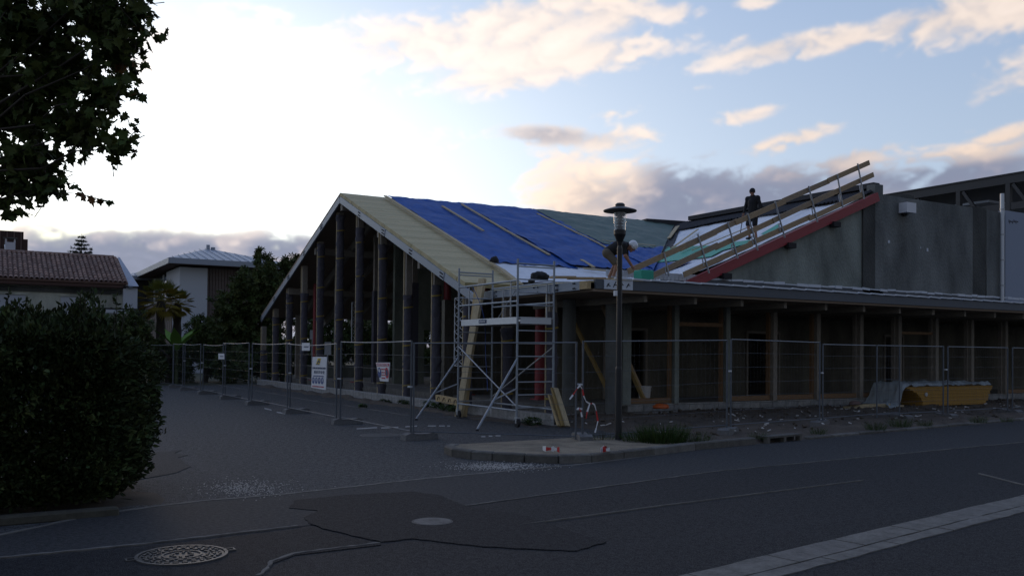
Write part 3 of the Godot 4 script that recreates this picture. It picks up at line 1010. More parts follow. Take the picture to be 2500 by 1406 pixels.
func make_hall():
	var hall := thing("hall_building", "large gabled hall under renovation with open posts, low canopy and grey rendered wall", "building", Vector3(GX, 0, -18))
	var m := MB.new()
	# --- plinths ---
	for i in 24:
		var z0 := -17.0 - i * 1.06
		board("plinth_block", Vector3(GX - 0.01, 0.09, z0), Vector3(GX - 0.01, 0.09, z0 - 1.05), 0.24, 0.30 if i % 3 else 0.31, M.concrete, hall, Vector3.UP, 0.012)
	for row in 2:
		for i in 66:
			var x0 := 11.15 + i * 0.51 + row * 0.25
			var pe := 0.30 if x0 > 13.6 else 0.16
			if row == 1 and pe < 0.2: continue
			board("plinth_block", Vector3(x0, 0.08 + row * 0.165, -18.08), Vector3(x0 + 0.5, 0.08 + row * 0.165, -18.08), 0.22 + rnd(-.012, .012), 0.155, M.block if (i * 7 + row) % 4 else M.concrete, hall, Vector3.UP, 0.01)
	board("plinth_cap", Vector3(13.6, 0.345, -18.1), Vector3(45, 0.345, -18.1), 0.26, 0.03, M.concrete, hall)
	# --- floors ---
	m = MB.new()
	m.slab(PackedVector2Array([Vector2(12.3, -18.2), Vector2(45, -18.2), Vector2(45, -42), Vector2(12.3, -42)]), 0.0, 0.33)
	put("floor_slab", m, M.concrete_dirty, hall)
	m = MB.new()
	m.slab(PackedVector2Array([Vector2(11.37, -17.1), Vector2(12.29, -17.1), Vector2(12.29, -42), Vector2(11.37, -42)]), 0.0, 0.10)
	put("trench_soil", m, M.dirt, hall)
	# --- gable end posts ---
	for i in POST_PX.size(): wrapped_post(hall, i)
	# rows of plain posts under the roof, by the back eave and half way
	for q in [[12.9, -36.5, 0], [14.9, -36.2, 1], [13.4, -33.4, 1], [13.6, -30.2, 1], [14.6, -40.9, 0], [16.8, -40.9, 0], [12.6, -41.0, 0], [16.0, -30.0, 0], [18.8, -41.0, 0]]:
		var zz: float = q[1]
		var tp := (hA(zz) if zz > ZR else RIDGE + KA * (zz - ZR)) - 0.45
		var pst := board("inner_post", Vector3(q[0], 0.33, zz), Vector3(q[0], tp, zz), 0.16, 0.2, M.timber_post, hall, Vector3.RIGHT)
		if q[2]:
			m = MB.new()
			m.box(Vector3(q[0], 0.33 + tp * 0.3, zz), Vector3(0.26, tp * 0.58, 0.22))
			put("wrap", m, M.felt, pst).transform = pst.transform.affine_inverse() * Transform3D(Basis(), -origin_of(hall))
	# red steel columns
	for q in [[13.4, -21.2, 3.6], [14.5, -26.4, 5.0], [16.35, -33.0, 6.2], [12.4, -37.9, 4.5], [13.3, -35.2, 5.6], [12.7, -24.3, 4.2]]:
		m = MB.new()
		m.tube(Vector3(q[0], 0.33, q[1]), Vector3(q[0], q[2], q[1]), 0.155 if q[0] > 13.35 else 0.085, 0.155 if q[0] > 13.35 else 0.085, 14)
		m.box(Vector3(q[0], 0.345, q[1]), Vector3(0.4, 0.03, 0.4))
		put("red_column", m, M.red_steel, hall)
	m = MB.new()
	m.bar(Vector3(12.7, 4.0, -24.3), Vector3(14.5, 4.0, -26.4), 0.16, 0.5)
	put("red_beam", m, M.red_steel, hall)
	lattice(hall, on_x(1109, 893, 11.75), 1.95, Vector3(0, 0, 1), 0.62)
	lattice(hall, Vector3(13.0, 2.0, -35.0), 1.6, Vector3(1, 0, 0), 0.28)
	lattice(hall, Vector3(14.1, 2.2, -34.8), 1.4, Vector3(1, 0, 0), 0.22)
	# --- roof over the gable wing ---
	var t := 0.14
	var nA := Vector3(0, 1, KA).normalized()
	var z1 := -21.55
	# bare boarding along the verge, board by board
	var dl := Vector3(0, -KA, 1).normalized()
	var rl := Vector3(0, 0, z1 - ZR).length() * sqrt(1 + KA * KA)
	var nb := 42
	for i in nb:
		var s0 := rl * i / nb
		var c := Vector3(0, RIDGE, ZR) + dl * (s0 + rl / nb * 0.5) - nA * (t * 0.5 + rnd(0, 0.006))
		var brk := 12.2 + rnd(-.5, .4)
		var bw := rl / nb - 0.006
		if i % 3 == 0:
			board("deck_board", Vector3(GX - 0.06 + rnd(0, .015), c.y, c.z), Vector3(brk, c.y, c.z), bw, t, [M.timber_deck, M.timber_deck_b, M.timber_deck_c][i % 3], hall, nA)
			board("deck_board", Vector3(brk + 0.004, c.y, c.z), Vector3(13.5, c.y, c.z), bw, t, M.timber_deck_c, hall, nA)
		else:
			board("deck_board", Vector3(GX - 0.06 + rnd(0, .015), c.y, c.z), Vector3(13.5, c.y, c.z), bw, t, [M.timber_deck, M.timber_deck_b, M.timber_deck_c][(i * 5) % 3], hall, nA)
	m = MB.new()                       # the rest of that slope, under the tarpaulins
	m.plate([Vector3(13.51, hA(z1), z1), Vector3(valley_x(z1), hA(z1), z1), Vector3(XR, RIDGE, ZR), Vector3(13.51, RIDGE, ZR)], -nA * t)
	put("roof_deck", m, M.soffit, hall)
	var nF := Vector3(0, 1, -KA).normalized()
	var zf := -42.1
	m = MB.new()
	m.plate([Vector3(XR, RIDGE + KA * (zf - ZR), zf), Vector3(GX - 0.05, RIDGE + KA * (zf - ZR), zf), Vector3(GX - 0.05, RIDGE, ZR - 0.02), Vector3(XR, RIDGE, ZR - 0.02)], -nF * t)
	put("roof_deck", m, M.soffit, hall)
	# steel verge beams in bolted lengths
	for s in 2:
		var ze := -20.6 if s == 0 else zf
		for i in 5:
			var za := lerpf(ZR, ze, i / 5.0) + (0.01 if s == 0 else -0.01)
			var zb := lerpf(ZR, ze, (i + 1) / 5.0)
			var a := Vector3(GX, RIDGE - KA * absf(za - ZR) - 0.25, za)
			var b := Vector3(GX, RIDGE - KA * absf(zb - ZR) - 0.25, zb)
			var off := -0.05 - (0.012 if i % 2 else 0.0)
			var vb := board("verge_beam", a + Vector3(off, 0, 0), b + Vector3(off, 0, 0), 0.06, 0.22, M.steel_beam, hall)
			for d in 6:
				var p := b.lerp(a, 0.03 + 0.035 * (d / 2)) + Vector3(off - 0.035, 0.05 if d % 2 else -0.05, 0)
				m = MB.new()
				m.tube(p, p + Vector3(-0.015, 0, 0), 0.022, 0.022, 6)
				put("bolt", m, M.rubber, vb).transform = vb.transform.affine_inverse() * Transform3D(Basis(), -origin_of(hall))
	for i in 11:                        # rafters behind the gable
		var x := 12.9 + i * 1.35
		for s in 2:
			var ze := -21.6 if s == 0 else zf
			board("rafter", Vector3(x, RIDGE - 0.34, ZR), Vector3(x, RIDGE - 0.34 - KA * absf(ze - ZR), ze), 0.12, 0.32, M.timber_post, hall)
	board("ridge_beam", Vector3(GX, RIDGE - 0.45, ZR), Vector3(XR, RIDGE - 0.45, ZR), 0.2, 0.4, M.timber_post, hall)
	for zz in [-24.9, -28.2, -34.8, -38.4]:
		board("purlin", Vector3(GX + 0.1, RIDGE - KA * absf(zz - ZR) - 0.55, zz), Vector3(XR - 4, RIDGE - KA * absf(zz - ZR) - 0.55, zz), 0.14, 0.26, M.timber_post, hall)
	# --- walls inside the open gable ---
	var xw := 16.3
	m = MB.new()
	for q in [[-21.0, -23.6, 0.33, 3.05], [-25.0, -26.9, 0.33, 4.45], [-27.9, -29.4, 0.33, 5.4], [-23.6, -25.0, 2.4, 3.95], [-26.9, -27.9, 2.45, 5.0]]:
		m.box(Vector3(xw, (q[2] + q[3]) * 0.5, (q[0] + q[1]) * 0.5), Vector3(0.2, q[3] - q[2], absf(q[0] - q[1])))
	put("partition_wall", m, M.inner_wall, hall)
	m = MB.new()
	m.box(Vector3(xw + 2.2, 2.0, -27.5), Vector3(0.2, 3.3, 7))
	put("partition_wall", m, M.brown_wall, hall)
	m = MB.new()                        # a cross wall with a doorway, deep under the ridge
	for q in [[14.2, 15.5, 0.33, 6.3], [16.4, 24.0, 0.33, 6.3], [15.5, 16.4, 2.5, 6.3]]:
		m.box(Vector3((q[0] + q[1]) * 0.5, (q[2] + q[3]) * 0.5, -33.5), Vector3(q[1] - q[0], q[3] - q[2], 0.2))
	put("cross_wall", m, M.inner_wall, hall)
	# low rendered wall and boards by the back eave
	m = MB.new()
	m.box(Vector3(16.5, 0.62, -41.6), Vector3(7.5, 0.6, 0.18))
	put("low_wall", m, M.render_pale, hall)
	# --- low canopy along the long front ---
	var zb0 := -21.9
	m = MB.new()
	m.plate([Vector3(12.9, can_h(CAN_Z), CAN_Z), Vector3(46, can_h(CAN_Z), CAN_Z), Vector3(46, can_h(WZ), WZ), Vector3(17.4, can_h(WZ), WZ), Vector3(16.6, can_h(zb0), zb0), Vector3(12.9, can_h(zb0), zb0)], Vector3(0, -0.10, 0))
	put("canopy_deck", m, M.roof_dark, hall)
	m = MB.new()
	m.box(Vector3(28.65, 3.01, -18.36), Vector3(34.6, 0.06, 5.02))
	m.box(Vector3(45.9, 3.1, -18.4), Vector3(0.1, 0.4, 5.0))
	put("soffit_panel", m, M.soffit, hall)
	board("fascia_board", Vector3(12.403, 3.145, CAN_Z + 0.02), Vector3(46, 3.145, CAN_Z + 0.02), 0.04, 0.21, M.fascia, hall)
	board("fascia_board", Vector3(11.62, 3.145, CAN_Z + 0.022), Vector3(12.4, 3.145, CAN_Z + 0.022), 0.04, 0.205, M.white_tab, hall)
	board("fascia_board", Vector3(11.4, 3.145, CAN_Z + 0.0), Vector3(11.617, 3.145, CAN_Z + 0.0), 0.05, 0.21, M.fascia, hall)
	for i in 4:                         # marks brushed on the pale fascia board
		m = MB.new()
		var x := 11.68 + i * 0.18
		m.bar(Vector3(x, 3.09, CAN_Z + 0.045), Vector3(x + 0.07, 3.19 + rnd(-.02, .02), CAN_Z + 0.045), 0.006, 0.02)
		m.bar(Vector3(x + 0.02, 3.15, CAN_Z + 0.046), Vector3(x + 0.1, 3.13 + rnd(-.03, .03), CAN_Z + 0.046), 0.006, 0.016)
		put("brush_mark", m, M.rubber, hall)
	for i in 64:                        # short lengths of metal drip edge, sky light on them put in as white
		var x := 11.9 + i * 0.5
		board("drip_edge", Vector3(x, can_h(CAN_Z) + 0.022 + rnd(-.004, .006), CAN_Z + 0.05), Vector3(x + 0.44, can_h(CAN_Z) + 0.012 + rnd(-.006, .004), CAN_Z + 0.05), 0.07, 0.036, M.white_tab, hall)
	# side beam of the canopy with its bolted joints
	for q in [[-20.75, -17.35], [-17.34, -16.15]]:
		var sb := board("side_beam", Vector3(GX, 3.115, q[0]), Vector3(GX, 3.115, q[1]), 0.08, 0.19, M.steel_beam, hall)
		for d in 4:
			for e in 2:
				var p := Vector3(GX - 0.05, 3.06 + 0.11 * e, lerpf(q[0], q[1], [0.22, 0.27, 0.8, 0.85][d]))
				m = MB.new()
				m.tube(p, p + Vector3(-0.015, 0, 0), 0.02, 0.02, 6)
				put("bolt", m, M.rubber, sb).transform = sb.transform.affine_inverse() * Transform3D(Basis(), -origin_of(hall))
	board("beam_end", Vector3(GX, 3.115, -16.149), Vector3(GX, 3.115, -15.86), 0.10, 0.17, M.timber_new, hall)
	m = MB.new()
	m.plate([Vector3(GX + 0.05, 3.215, -15.9), Vector3(12.899, 3.215, -15.9), Vector3(12.899, 3.50, -21.6), Vector3(GX + 0.05, 3.20, -21.2)], Vector3(0, -0.04, 0))
	put("canopy_deck", m, M.timber_deck_b, hall)
	# joists under the canopy
	for i in 22:
		var x := 13.0 + i * 1.5
		board("joist", Vector3(x, 2.90, -16.1), Vector3(x, 2.90, -20.9), 0.09, 0.16, M.timber_post, hall)
	# front posts
	var fx := [13.9, 15.52, 17.32, 19.1, 20.86, 22.73, 24.52, 26.37, 28.26, 30.19, 32.1, 34.0]
	for i in fx.size():
		var wd := 0.26 if i == 0 else 0.15
		var fp := board("front_post", Vector3(fx[i], 0.36, -18.03), Vector3(fx[i], 2.97, -18.03), 0.2, wd, M.render_pale if i < 3 else M.timber_post, hall, Vector3.RIGHT)
		var jam := board("door_jamb", Vector3(fx[i] - wd * 0.5 - 0.035, 0.36, -18.1), Vector3(fx[i] - wd * 0.5 - 0.035, 2.95, -18.1), 0.12, 0.06, M.timber_orange if i in [0, 1, 2, 3, 4] else M.timber_post, hall, Vector3.RIGHT)
		if i < fx.size() - 1 and i in [0, 2, 3, 4, 5, 9]:
			board("bottom_rail", Vector3(fx[i] + 0.1, 0.44, -18.06), Vector3(fx[i + 1] - 0.14, 0.44, -18.06), 0.10, 0.13, M.timber_orange, hall)
	board("head_rail", Vector3(15.62, 2.42, -18.06), Vector3(17.2, 2.42, -18.06), 0.10, 0.1, M.timber_orange, hall)
	board("head_rail", Vector3(24.62, 2.35, -18.06), Vector3(26.25, 2.35, -18.06), 0.10, 0.08, M.timber_orange, hall)
	# thick columns at the corner
	for q in [[12.6, -18.6, 0.34], [13.2, -17.6, 0.36]]:
		m = MB.new()
		m.tube(Vector3(q[0], 0.2, q[1]), Vector3(q[0], 2.97, q[1]), q[2] * 0.5, q[2] * 0.5, 16)
		put("corner_column", m, M.render_wall, hall)
	# --- the wall behind the canopy and above it ---
	var doors := [[15.3, 16.9], [20.9, 22.4], [27.6, 28.7]]
	var x0 := 13.6
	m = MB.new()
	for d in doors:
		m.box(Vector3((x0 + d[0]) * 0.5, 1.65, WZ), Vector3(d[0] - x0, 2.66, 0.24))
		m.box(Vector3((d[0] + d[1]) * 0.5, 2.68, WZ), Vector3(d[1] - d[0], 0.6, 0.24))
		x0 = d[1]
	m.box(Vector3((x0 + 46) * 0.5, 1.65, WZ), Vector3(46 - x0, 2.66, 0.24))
	put("veranda_wall", m, M.brown_wall, hall)
	for d in doors:
		var fr := Node3D.new()
		fr.name = "door_frame"
		hall.add_child(fr, true)
		for q in [[d[0] + 0.04, 1.35, 0.08, 2.05], [d[1] - 0.04, 1.35, 0.08, 2.05], [(d[0] + d[1]) * 0.5, 2.34, d[1] - d[0] - 0.16, 0.08]]:
			m = MB.new()
			m.box(Vector3(q[0], q[1], WZ + 0.13), Vector3(q[2], q[3], 0.1))
			put("rail", m, M.timber_post, fr)
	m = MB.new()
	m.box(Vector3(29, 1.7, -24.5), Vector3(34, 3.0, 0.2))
	put("back_wall", m, M.brown_wall, hall)
	# grey rendered gable wall of the second wing
	var wy := 3.45
	m = MB.new()
	m.plate([Vector3(16.9, wy, WZ + 0.12), Vector3(27.0, wy, WZ + 0.12), Vector3(27.0, hB(27.0) - 0.28, WZ + 0.12), Vector3(16.9, hB(16.9) - 0.28, WZ + 0.12)], Vector3(0, 0, -0.24))
	put("gable_wall", m, M.render_pale, hall)
	m = MB.new()
	m.box(Vector3(30.2, (wy + 7.36) * 0.5, WZ), Vector3(5.38, 7.36 - wy, 0.24))
	put("upper_wall", m, M.render_wall, hall)
	m = MB.new()
	m.box(Vector3(34.36, (wy + 7.36) * 0.5, WZ), Vector3(1.1, 7.34 - wy, 0.24))
	put("upper_wall", m, M.render_wall, hall)
	board("pilaster", Vector3(26.75, wy, WZ + 0.02), Vector3(26.75, 7.0, WZ + 0.02), 0.34, 0.62, M.render_dark, hall, Vector3.RIGHT)
	board("pilaster", Vector3(27.28, wy, WZ + 0.01), Vector3(27.28, 7.68, WZ + 0.01), 0.36, 0.42, M.render_wall, hall, Vector3.RIGHT)
	board("pilaster", Vector3(33.3, wy, WZ + 0.01), Vector3(33.3, 7.42, WZ + 0.01), 0.2, 0.9, M.render_dark, hall, Vector3.RIGHT)
	board("coping_block", Vector3(28.6, 7.42, WZ), Vector3(29.3, 7.42, WZ), 0.26, 0.12, M.render_dark, hall)
	for q in [[30.1, 5.55, 0.09, 0.12], [29.7, 5.6, 0.04, 0.05], [27.9, 5.7, 0.1, 0.1]]:
		m = MB.new()
		m.box(Vector3(q[0], q[1], WZ + 0.125), Vector3(q[2], q[3], 0.012))
		put("plate", m, M.white_tab, hall)
	m = MB.new()
	m.box(Vector3(40.6, (wy + 7.42) * 0.5, WZ + 0.06), Vector3(11.4, 7.42 - wy, 0.3))
	put("white_wall_panel", m, M.cladding_board, hall)
	var scr := MB.new()
	for i in 6:
		scr.bar(on_z(2465 + i * 4, 536 + (i % 3) * 3, WZ + 0.215), on_z(2467 + i * 4, 546 - (i % 2) * 4, WZ + 0.215), 0.006, 0.03)
		scr.bar(on_z(2464 + i * 4, 541, WZ + 0.216), on_z(2468 + i * 4, 540 + i % 2, WZ + 0.216), 0.006, 0.025)
	put("scrawled_mark", scr, M.rubber, hall)
	var pipe := rod("downpipe", Vector3(34.6, 3.6, WZ + 0.26), Vector3(34.6, 8.05, WZ + 0.26), 0.075, M.alu, hall, 12)
	for y in [4.4, 5.4, 6.4, 7.4]:
		m = MB.new()
		m.tube(Vector3(34.6, y, WZ + 0.26), Vector3(34.6, y + 0.05, WZ + 0.26), 0.09, 0.09, 12)
		put("bracket", m, M.galvanised, pipe)
	# ribbed upstand and pale flashing where canopy and wall meet
	m = MB.new()
	m.box(Vector3(31.5, 3.70, WZ + 0.16), Vector3(28.2, 0.46, 0.06))
	put("upstand", m, M.fascia, hall)
	var x := 15.35
	while x < 18.9:
		board("flashing_tab", Vector3(x, 3.94 + rnd(-.012, .012), WZ + 0.2), Vector3(x + 0.135, 3.94 + rnd(-.012, .012), WZ + 0.2), 0.03, 0.20, M.white_tab, hall)
		x += 0.15
	while x < 45:
		var l := rnd(0.3, 0.6)
		board("flashing_tab", Vector3(x, 3.95 + rnd(-.015, .015), WZ + 0.2), Vector3(x + l - 0.02, 3.95 + rnd(-.02, .02), WZ + 0.2), 0.03, rnd(0.035, 0.10), M.white_tab, hall)
		x += l
	# --- roof of the second wing ---
	var nB := Vector3(-KB, 1, 0).normalized()
	m = MB.new()
	m.plate([Vector3(XR, RIDGE, WZ + 0.15), Vector3(XR, RIDGE, ZR), Vector3(17.2, hB(17.2), ZR + (XR - 17.2) * KB / KA), Vector3(17.2, hB(17.2), WZ + 0.15)], -nB * 0.14)
	put("roof_deck", m, M.soffit, hall)
	m = MB.new()
	m.plate([Vector3(XR + 0.02, RIDGE, ZR), Vector3(XR + 0.02, RIDGE, WZ - 0.3), Vector3(36, RIDGE - 3.5, WZ - 0.3), Vector3(36, RIDGE - 3.5, ZR)], -Vector3(KB, 1, 0).normalized() * 0.14)
	put("roof_deck", m, M.roof_dark, hall)
	# red rake beam, its brackets and the old corrugated strip left along the ridge
	board("rake_beam", Vector3(17.55, hB(17.55) - 0.16, WZ + 0.22), Vector3(27.15, hB(27.15) - 0.16, WZ + 0.22), 0.12, 0.30, M.red_rake, hall)
	for xx in [19.9, 22.75, 24.9]:
		m = MB.new()
		m.box(Vector3(xx, hB(xx) - 0.42, WZ + 0.27), Vector3(0.34, 0.17, 0.2))
		put("purlin_end", m, M.rubber, hall)
	var rows := []
	for i in 5:
		var row := []
		for j in 420:
			var z := WZ + 0.1 - j * 10.4 / 419.0
			var xx := XR + 0.15 - i * 0.33 - (0.05 * sin(j * 0.9) if i == 4 else 0.0) + 0.12 * sin(j * 0.031)
			row.append(Vector3(xx, hB(xx) + 0.12 + 0.035 * sin(z * TAU / 0.18), z))
		rows.append(row)
	m = MB.new()
	m.smooth_grid(rows)
	put("corrugated_strip", m, M.roof_dark, hall)
	board("ridge_cap", Vector3(XR + 0.05, RIDGE + 0.26, WZ + 0.1), Vector3(XR + 0.05, RIDGE + 0.26, -30.6), 0.34, 0.18, M.roof_dark, hall)
	board("ridge_cap", Vector3(XR - 1.7, RIDGE + 0.05, -31.9), Vector3(XR + 0.4, RIDGE + 0.05, -31.5), 0.9, 0.34, M.roof_dark, hall)
	# steel roof structure rising behind the wall
	var sx := 38.2
	board("eave_girder", Vector3(sx, 9.3, -20.3), Vector3(sx, 9.3, -36), 0.2, 0.42, M.dark_steel, hall)
	m = MB.new()
	m.plate([Vector3(sx - 0.15, 9.52, -20.1), Vector3(50, 9.9, -20.1), Vector3(50, 9.9, -36), Vector3(sx - 0.15, 9.52, -36)], Vector3(0, -0.06, 0))
	put("upper_roof", m, M.dark_steel, hall)
	for z in [-22.6, -24.9, -27.2, -29.5]:
		board("steel_post", Vector3(sx, 6, z), Vector3(sx, 9.1, z), 0.2, 0.2, M.dark_steel, hall, Vector3.RIGHT)
		board("brace", Vector3(sx, 7.6, z + 1.2), Vector3(sx, 9.05, z + 0.2), 0.12, 0.14, M.dark_steel, hall)
	board("lower_girder", Vector3(sx, 8.1, -21.3), Vector3(sx, 8.1, -34), 0.16, 0.3, M.dark_steel, hall)
	m = MB.new()
	m.box(Vector3(sx + 6, 7.0, -28), Vector3(0.2, 3.0, 15))
	put("upper_wall", m, M.render_pale, hall)
	m = MB.new()
	m.box(Vector3(42, 8.62, -30), Vector3(6, 0.1, 12))
	put("upper_roof", m, M.zinc, hall)
	# wall lamp housing
	var fl := thing("floodlight", "pale grey box floodlight fixed high on the stained rendered wall", "floodlight", on_z(2217, 508, WZ + 0.3))
	var fp_ := on_z(2217, 508, WZ + 0.32)
	m = MB.new()
	m.box(fp_, Vector3(0.52, 0.36, 0.34))
	put("housing", m, M.sign_white, fl)
	m = MB.new()
	m.box(fp_ + Vector3(0, -0.2, -0.12), Vector3(0.2, 0.12, 0.1))
	put("bracket", m, M.rubber, fl)

# wrinkled sheet over slope A between x0(z) and x1, rows from z0 (top) to z1 (bottom)
func tarp(called: String, x0: float, x1: float, z0: float, z1: float, lift: float, m: Material, label: String, seed_: int, amp := 0.03, group := ""):
	var fn := FastNoiseLite.new()
	fn.seed = seed_
	fn.frequency = 1.0
	fn.fractal_octaves = 4
	var rows := []
	var nz_ := int(absf(z1 - z0) / 0.14)
	var nx_ := 46
	for i in nz_ + 1:
		var row := []
		for j in nx_ + 1:
			var e := j / float(nx_)
			var z := lerpf(z0, z1, i / float(nz_))
			if i == nz_: z += 0.12 * fn.get_noise_1d(e * 9.0 + seed_)
			var xv := valley_x(z) - 0.12
			var xb := minf(x1, xv)
			var xa := minf(x0, xb - 0.02)
			var x := lerpf(xa, xb, e)
			if j == 0 or j == nx_: x += 0.03 * fn.get_noise_1d(z * 2.0)
			var d := amp * fn.get_noise_2d(x * 0.8 + z * 0.5, z * 0.7) + amp * 0.55 * absf(fn.get_noise_2d(x * 1.2 - z * 1.6, (x + z) * 0.35))
			d += amp * 0.8 * exp(-pow((z - z1) / 0.35, 2.0)) * fn.get_noise_1d(x * 3.0)
			row.append(Vector3(x, hA(z) + lift + amp + d, z))
		rows.append(row)
	rows.reverse()
	var mb := MB.new()
	mb.smooth_grid(rows)
	var o := put(called, mb, m)
	meta(o, label, "tarpaulin" if called == "tarpaulin" else "roof membrane", group)
	return o
func batten(px0, py0, px1, py1, label: String, w := 0.09, lift := 0.12, group := "battens holding the tarpaulins"):
	var o := board("batten", plA(px0, py0, lift), plA(px1, py1, lift), w, 0.035, M.timber_pale, self, Vector3(0, 1, KA).normalized())
	meta(o, label, "batten", group)
func bpoly(called: String, pts: Array, lift: float, m: Material, label: String, category: String):
	var q := PackedVector2Array()
	for p in pts:
		var w := plB(p[0], p[1], lift)
		q.append(Vector2(w.x, w.z))
	q = jag(Array(q), 0.35, 0.03)
	var mb := MB.new()
	var ix := Geometry2D.triangulate_polygon(q)
	for i in range(0, ix.size(), 3):
		var t := []
		for k in 3: t.append(Vector3(q[ix[i + k]].x, hB(q[ix[i + k]].x) + lift, q[ix[i + k]].y))
		if (t[1] - t[0]).cross(t[2] - t[0]).y > 0: mb.tri(t[0], t[1], t[2])
		else: mb.tri(t[0], t[2], t[1])
	meta(put(called, mb, m), label, category)

func make_roof_things():
	tarp("tarpaulin", 13.1, 16.25, -31.62, -23.5, 0.0, M.tarp_blue, "blue tarpaulin beside the bare boarding of the gable roof", 51, 0.05)
	tarp("tarpaulin", 16.1, 19.75, -31.62, -23.6, 0.035, M.tarp_blue, "wide blue tarpaulin between the long batten and the green tarpaulin", 52, 0.06)
	tarp("tarpaulin", 19.55, 30.0, -31.62, -26.6, 0.07, M.tarp_green, "dark green tarpaulin stretched below the ridge towards the valley", 53, 0.045)
	tarp("tarpaulin", 19.5, 30.0, -26.9, -23.5, 0.03, M.tarp_blue, "crumpled blue tarpaulin under the green one, ending in the valley", 54, 0.085)
	tarp("roof_membrane", 13.1, 30.0, -23.75, -21.62, 0.0, M.membrane, "white membrane along the foot of the tarped slope", 55, 0.012)
	batten(940, 478, 1225, 658, "pale batten along the edge where bare boarding meets blue tarpaulin", 0.13)
	batten(1224, 657, 1272, 694, "short wide pale board continuing the boarding edge down to the canopy", 0.16)
	batten(1080, 503, 1180, 563, "short loose batten on the first blue tarpaulin")
	batten(1127, 498, 1237, 563, "upper half of the long batten on the seam between two blue tarpaulins")
	batten(1232, 560, 1342, 622, "lower half of the long batten on the seam between two blue tarpaulins")
	batten(1312, 521, 1455, 590, "batten along the edge between blue and green tarpaulins", 0.08)
	batten(1455, 590, 1505, 618, "thin batten crossing the crumpled blue tarpaulin behind the lamp", 0.07)
	batten(1470, 587, 1600, 600, "pale batten along the lower hem of the green tarpaulin", 0.07)
	batten(1425, 655, 1490, 662, "flat batten on the white membrane by the bending worker", 0.08)
	batten(1420, 634, 1450, 652, "dark grimy board end at the foot of the blue tarpaulin", 0.12)
	# white slope of the second wing
	var fn := FastNoiseLite.new()
	fn.seed = 61
	fn.frequency = 1.0
	fn.fractal_octaves = 3
	var rows := []
	for i in 60:
		var row := []
		for j in 60:
			var x := lerpf(17.6, 26.35, j / 59.0)
			var zv := ZR + (XR - x) * KB / KA + 0.15
			var z := lerpf(WZ + 0.08, zv, i / 59.0)
			row.append(Vector3(x, hB(x) + 0.02 + 0.022 * fn.get_noise_2d(x * 1.1 + z, z * 1.4) + 0.03 * maxf(0.0, fn.get_noise_2d(x * 0.5, z * 2.2)), z))
		rows.append(row)
	var mb := MB.new()
	mb.smooth_grid(rows)
	meta(put("roof_membrane", mb, M.membrane), "white membrane laid on the sloping roof behind the guard rail", "roof membrane")
	bpoly("membrane_strip", [[1615, 609], [1632, 602], [1736, 599], [1834, 585], [1830, 593], [1765, 611], [1736, 626], [1705, 630], [1598, 641]], 0.075, M.teal_sheet, "broad teal strip of underlay low on the white slope", "underlay")
	bpoly("membrane_strip", [[1858, 571], [1902, 545], [1904, 553], [1872, 575]], 0.075, M.teal_sheet, "small teal scrap of underlay near the rake beam", "underlay")
	bpoly("membrane_strip", [[1595, 643], [1690, 637], [1625, 663], [1590, 668]], 0.075, M.tarp_blue, "dark blue scrap of sheet at the foot of the white slope", "underlay")
	# timber lying on the white slope and in the valley
	var lt := [[1662, 613, 1750, 572, 0.08, "thin batten lying up the white slope above the teal strip"], [1690, 611, 1832, 553, 0.05, "long slender batten across the white slope"], [1600, 640, 1620, 596, 0.16, "broad pale board standing in the valley beside the teal strip"], [1600, 596, 1625, 574, 0.16, "short pale board across the top of the valley"], [1632, 582, 1655, 552, 0.2, "wide pale board leaning at the head of the valley"], [1640, 606, 1704, 560, 0.1, "pale batten crossing from valley to white slope"], [1860, 555, 2010, 486, 0.05, "slender batten high on the white slope behind the guard rail"]]
	for q in lt:
		var o := board("loose_board", plB(q[0], q[1], 0.16), plB(q[2], q[3], 0.16), q[4], 0.03, M.timber_pale, self, Vector3(-KB, 1, 0).normalized())
		meta(o, q[5], "board", "loose boards on the roof")
	# rags and a sheet of dark felt torn open in the valley
	var vm := MB.new()
	rows = []
	for i in 26:
		var row := []
		for j in 9:
			var z := lerpf(-30.9, -26.0, i / 25.0)
			var x := valley_x(z) + (j - 4) * 0.085
			row.append(Vector3(x, maxf(hA(z), hB(x)) + 0.06 + 0.09 * fn.get_noise_2d(i * 0.9, j * 1.1), z))
		rows.append(row)
	vm.smooth_grid(rows)
	meta(put("felt_sheet", vm, M.roof_dark), "torn black felt lying along the valley between both roofs", "roofing felt")
	make_guard_rail()

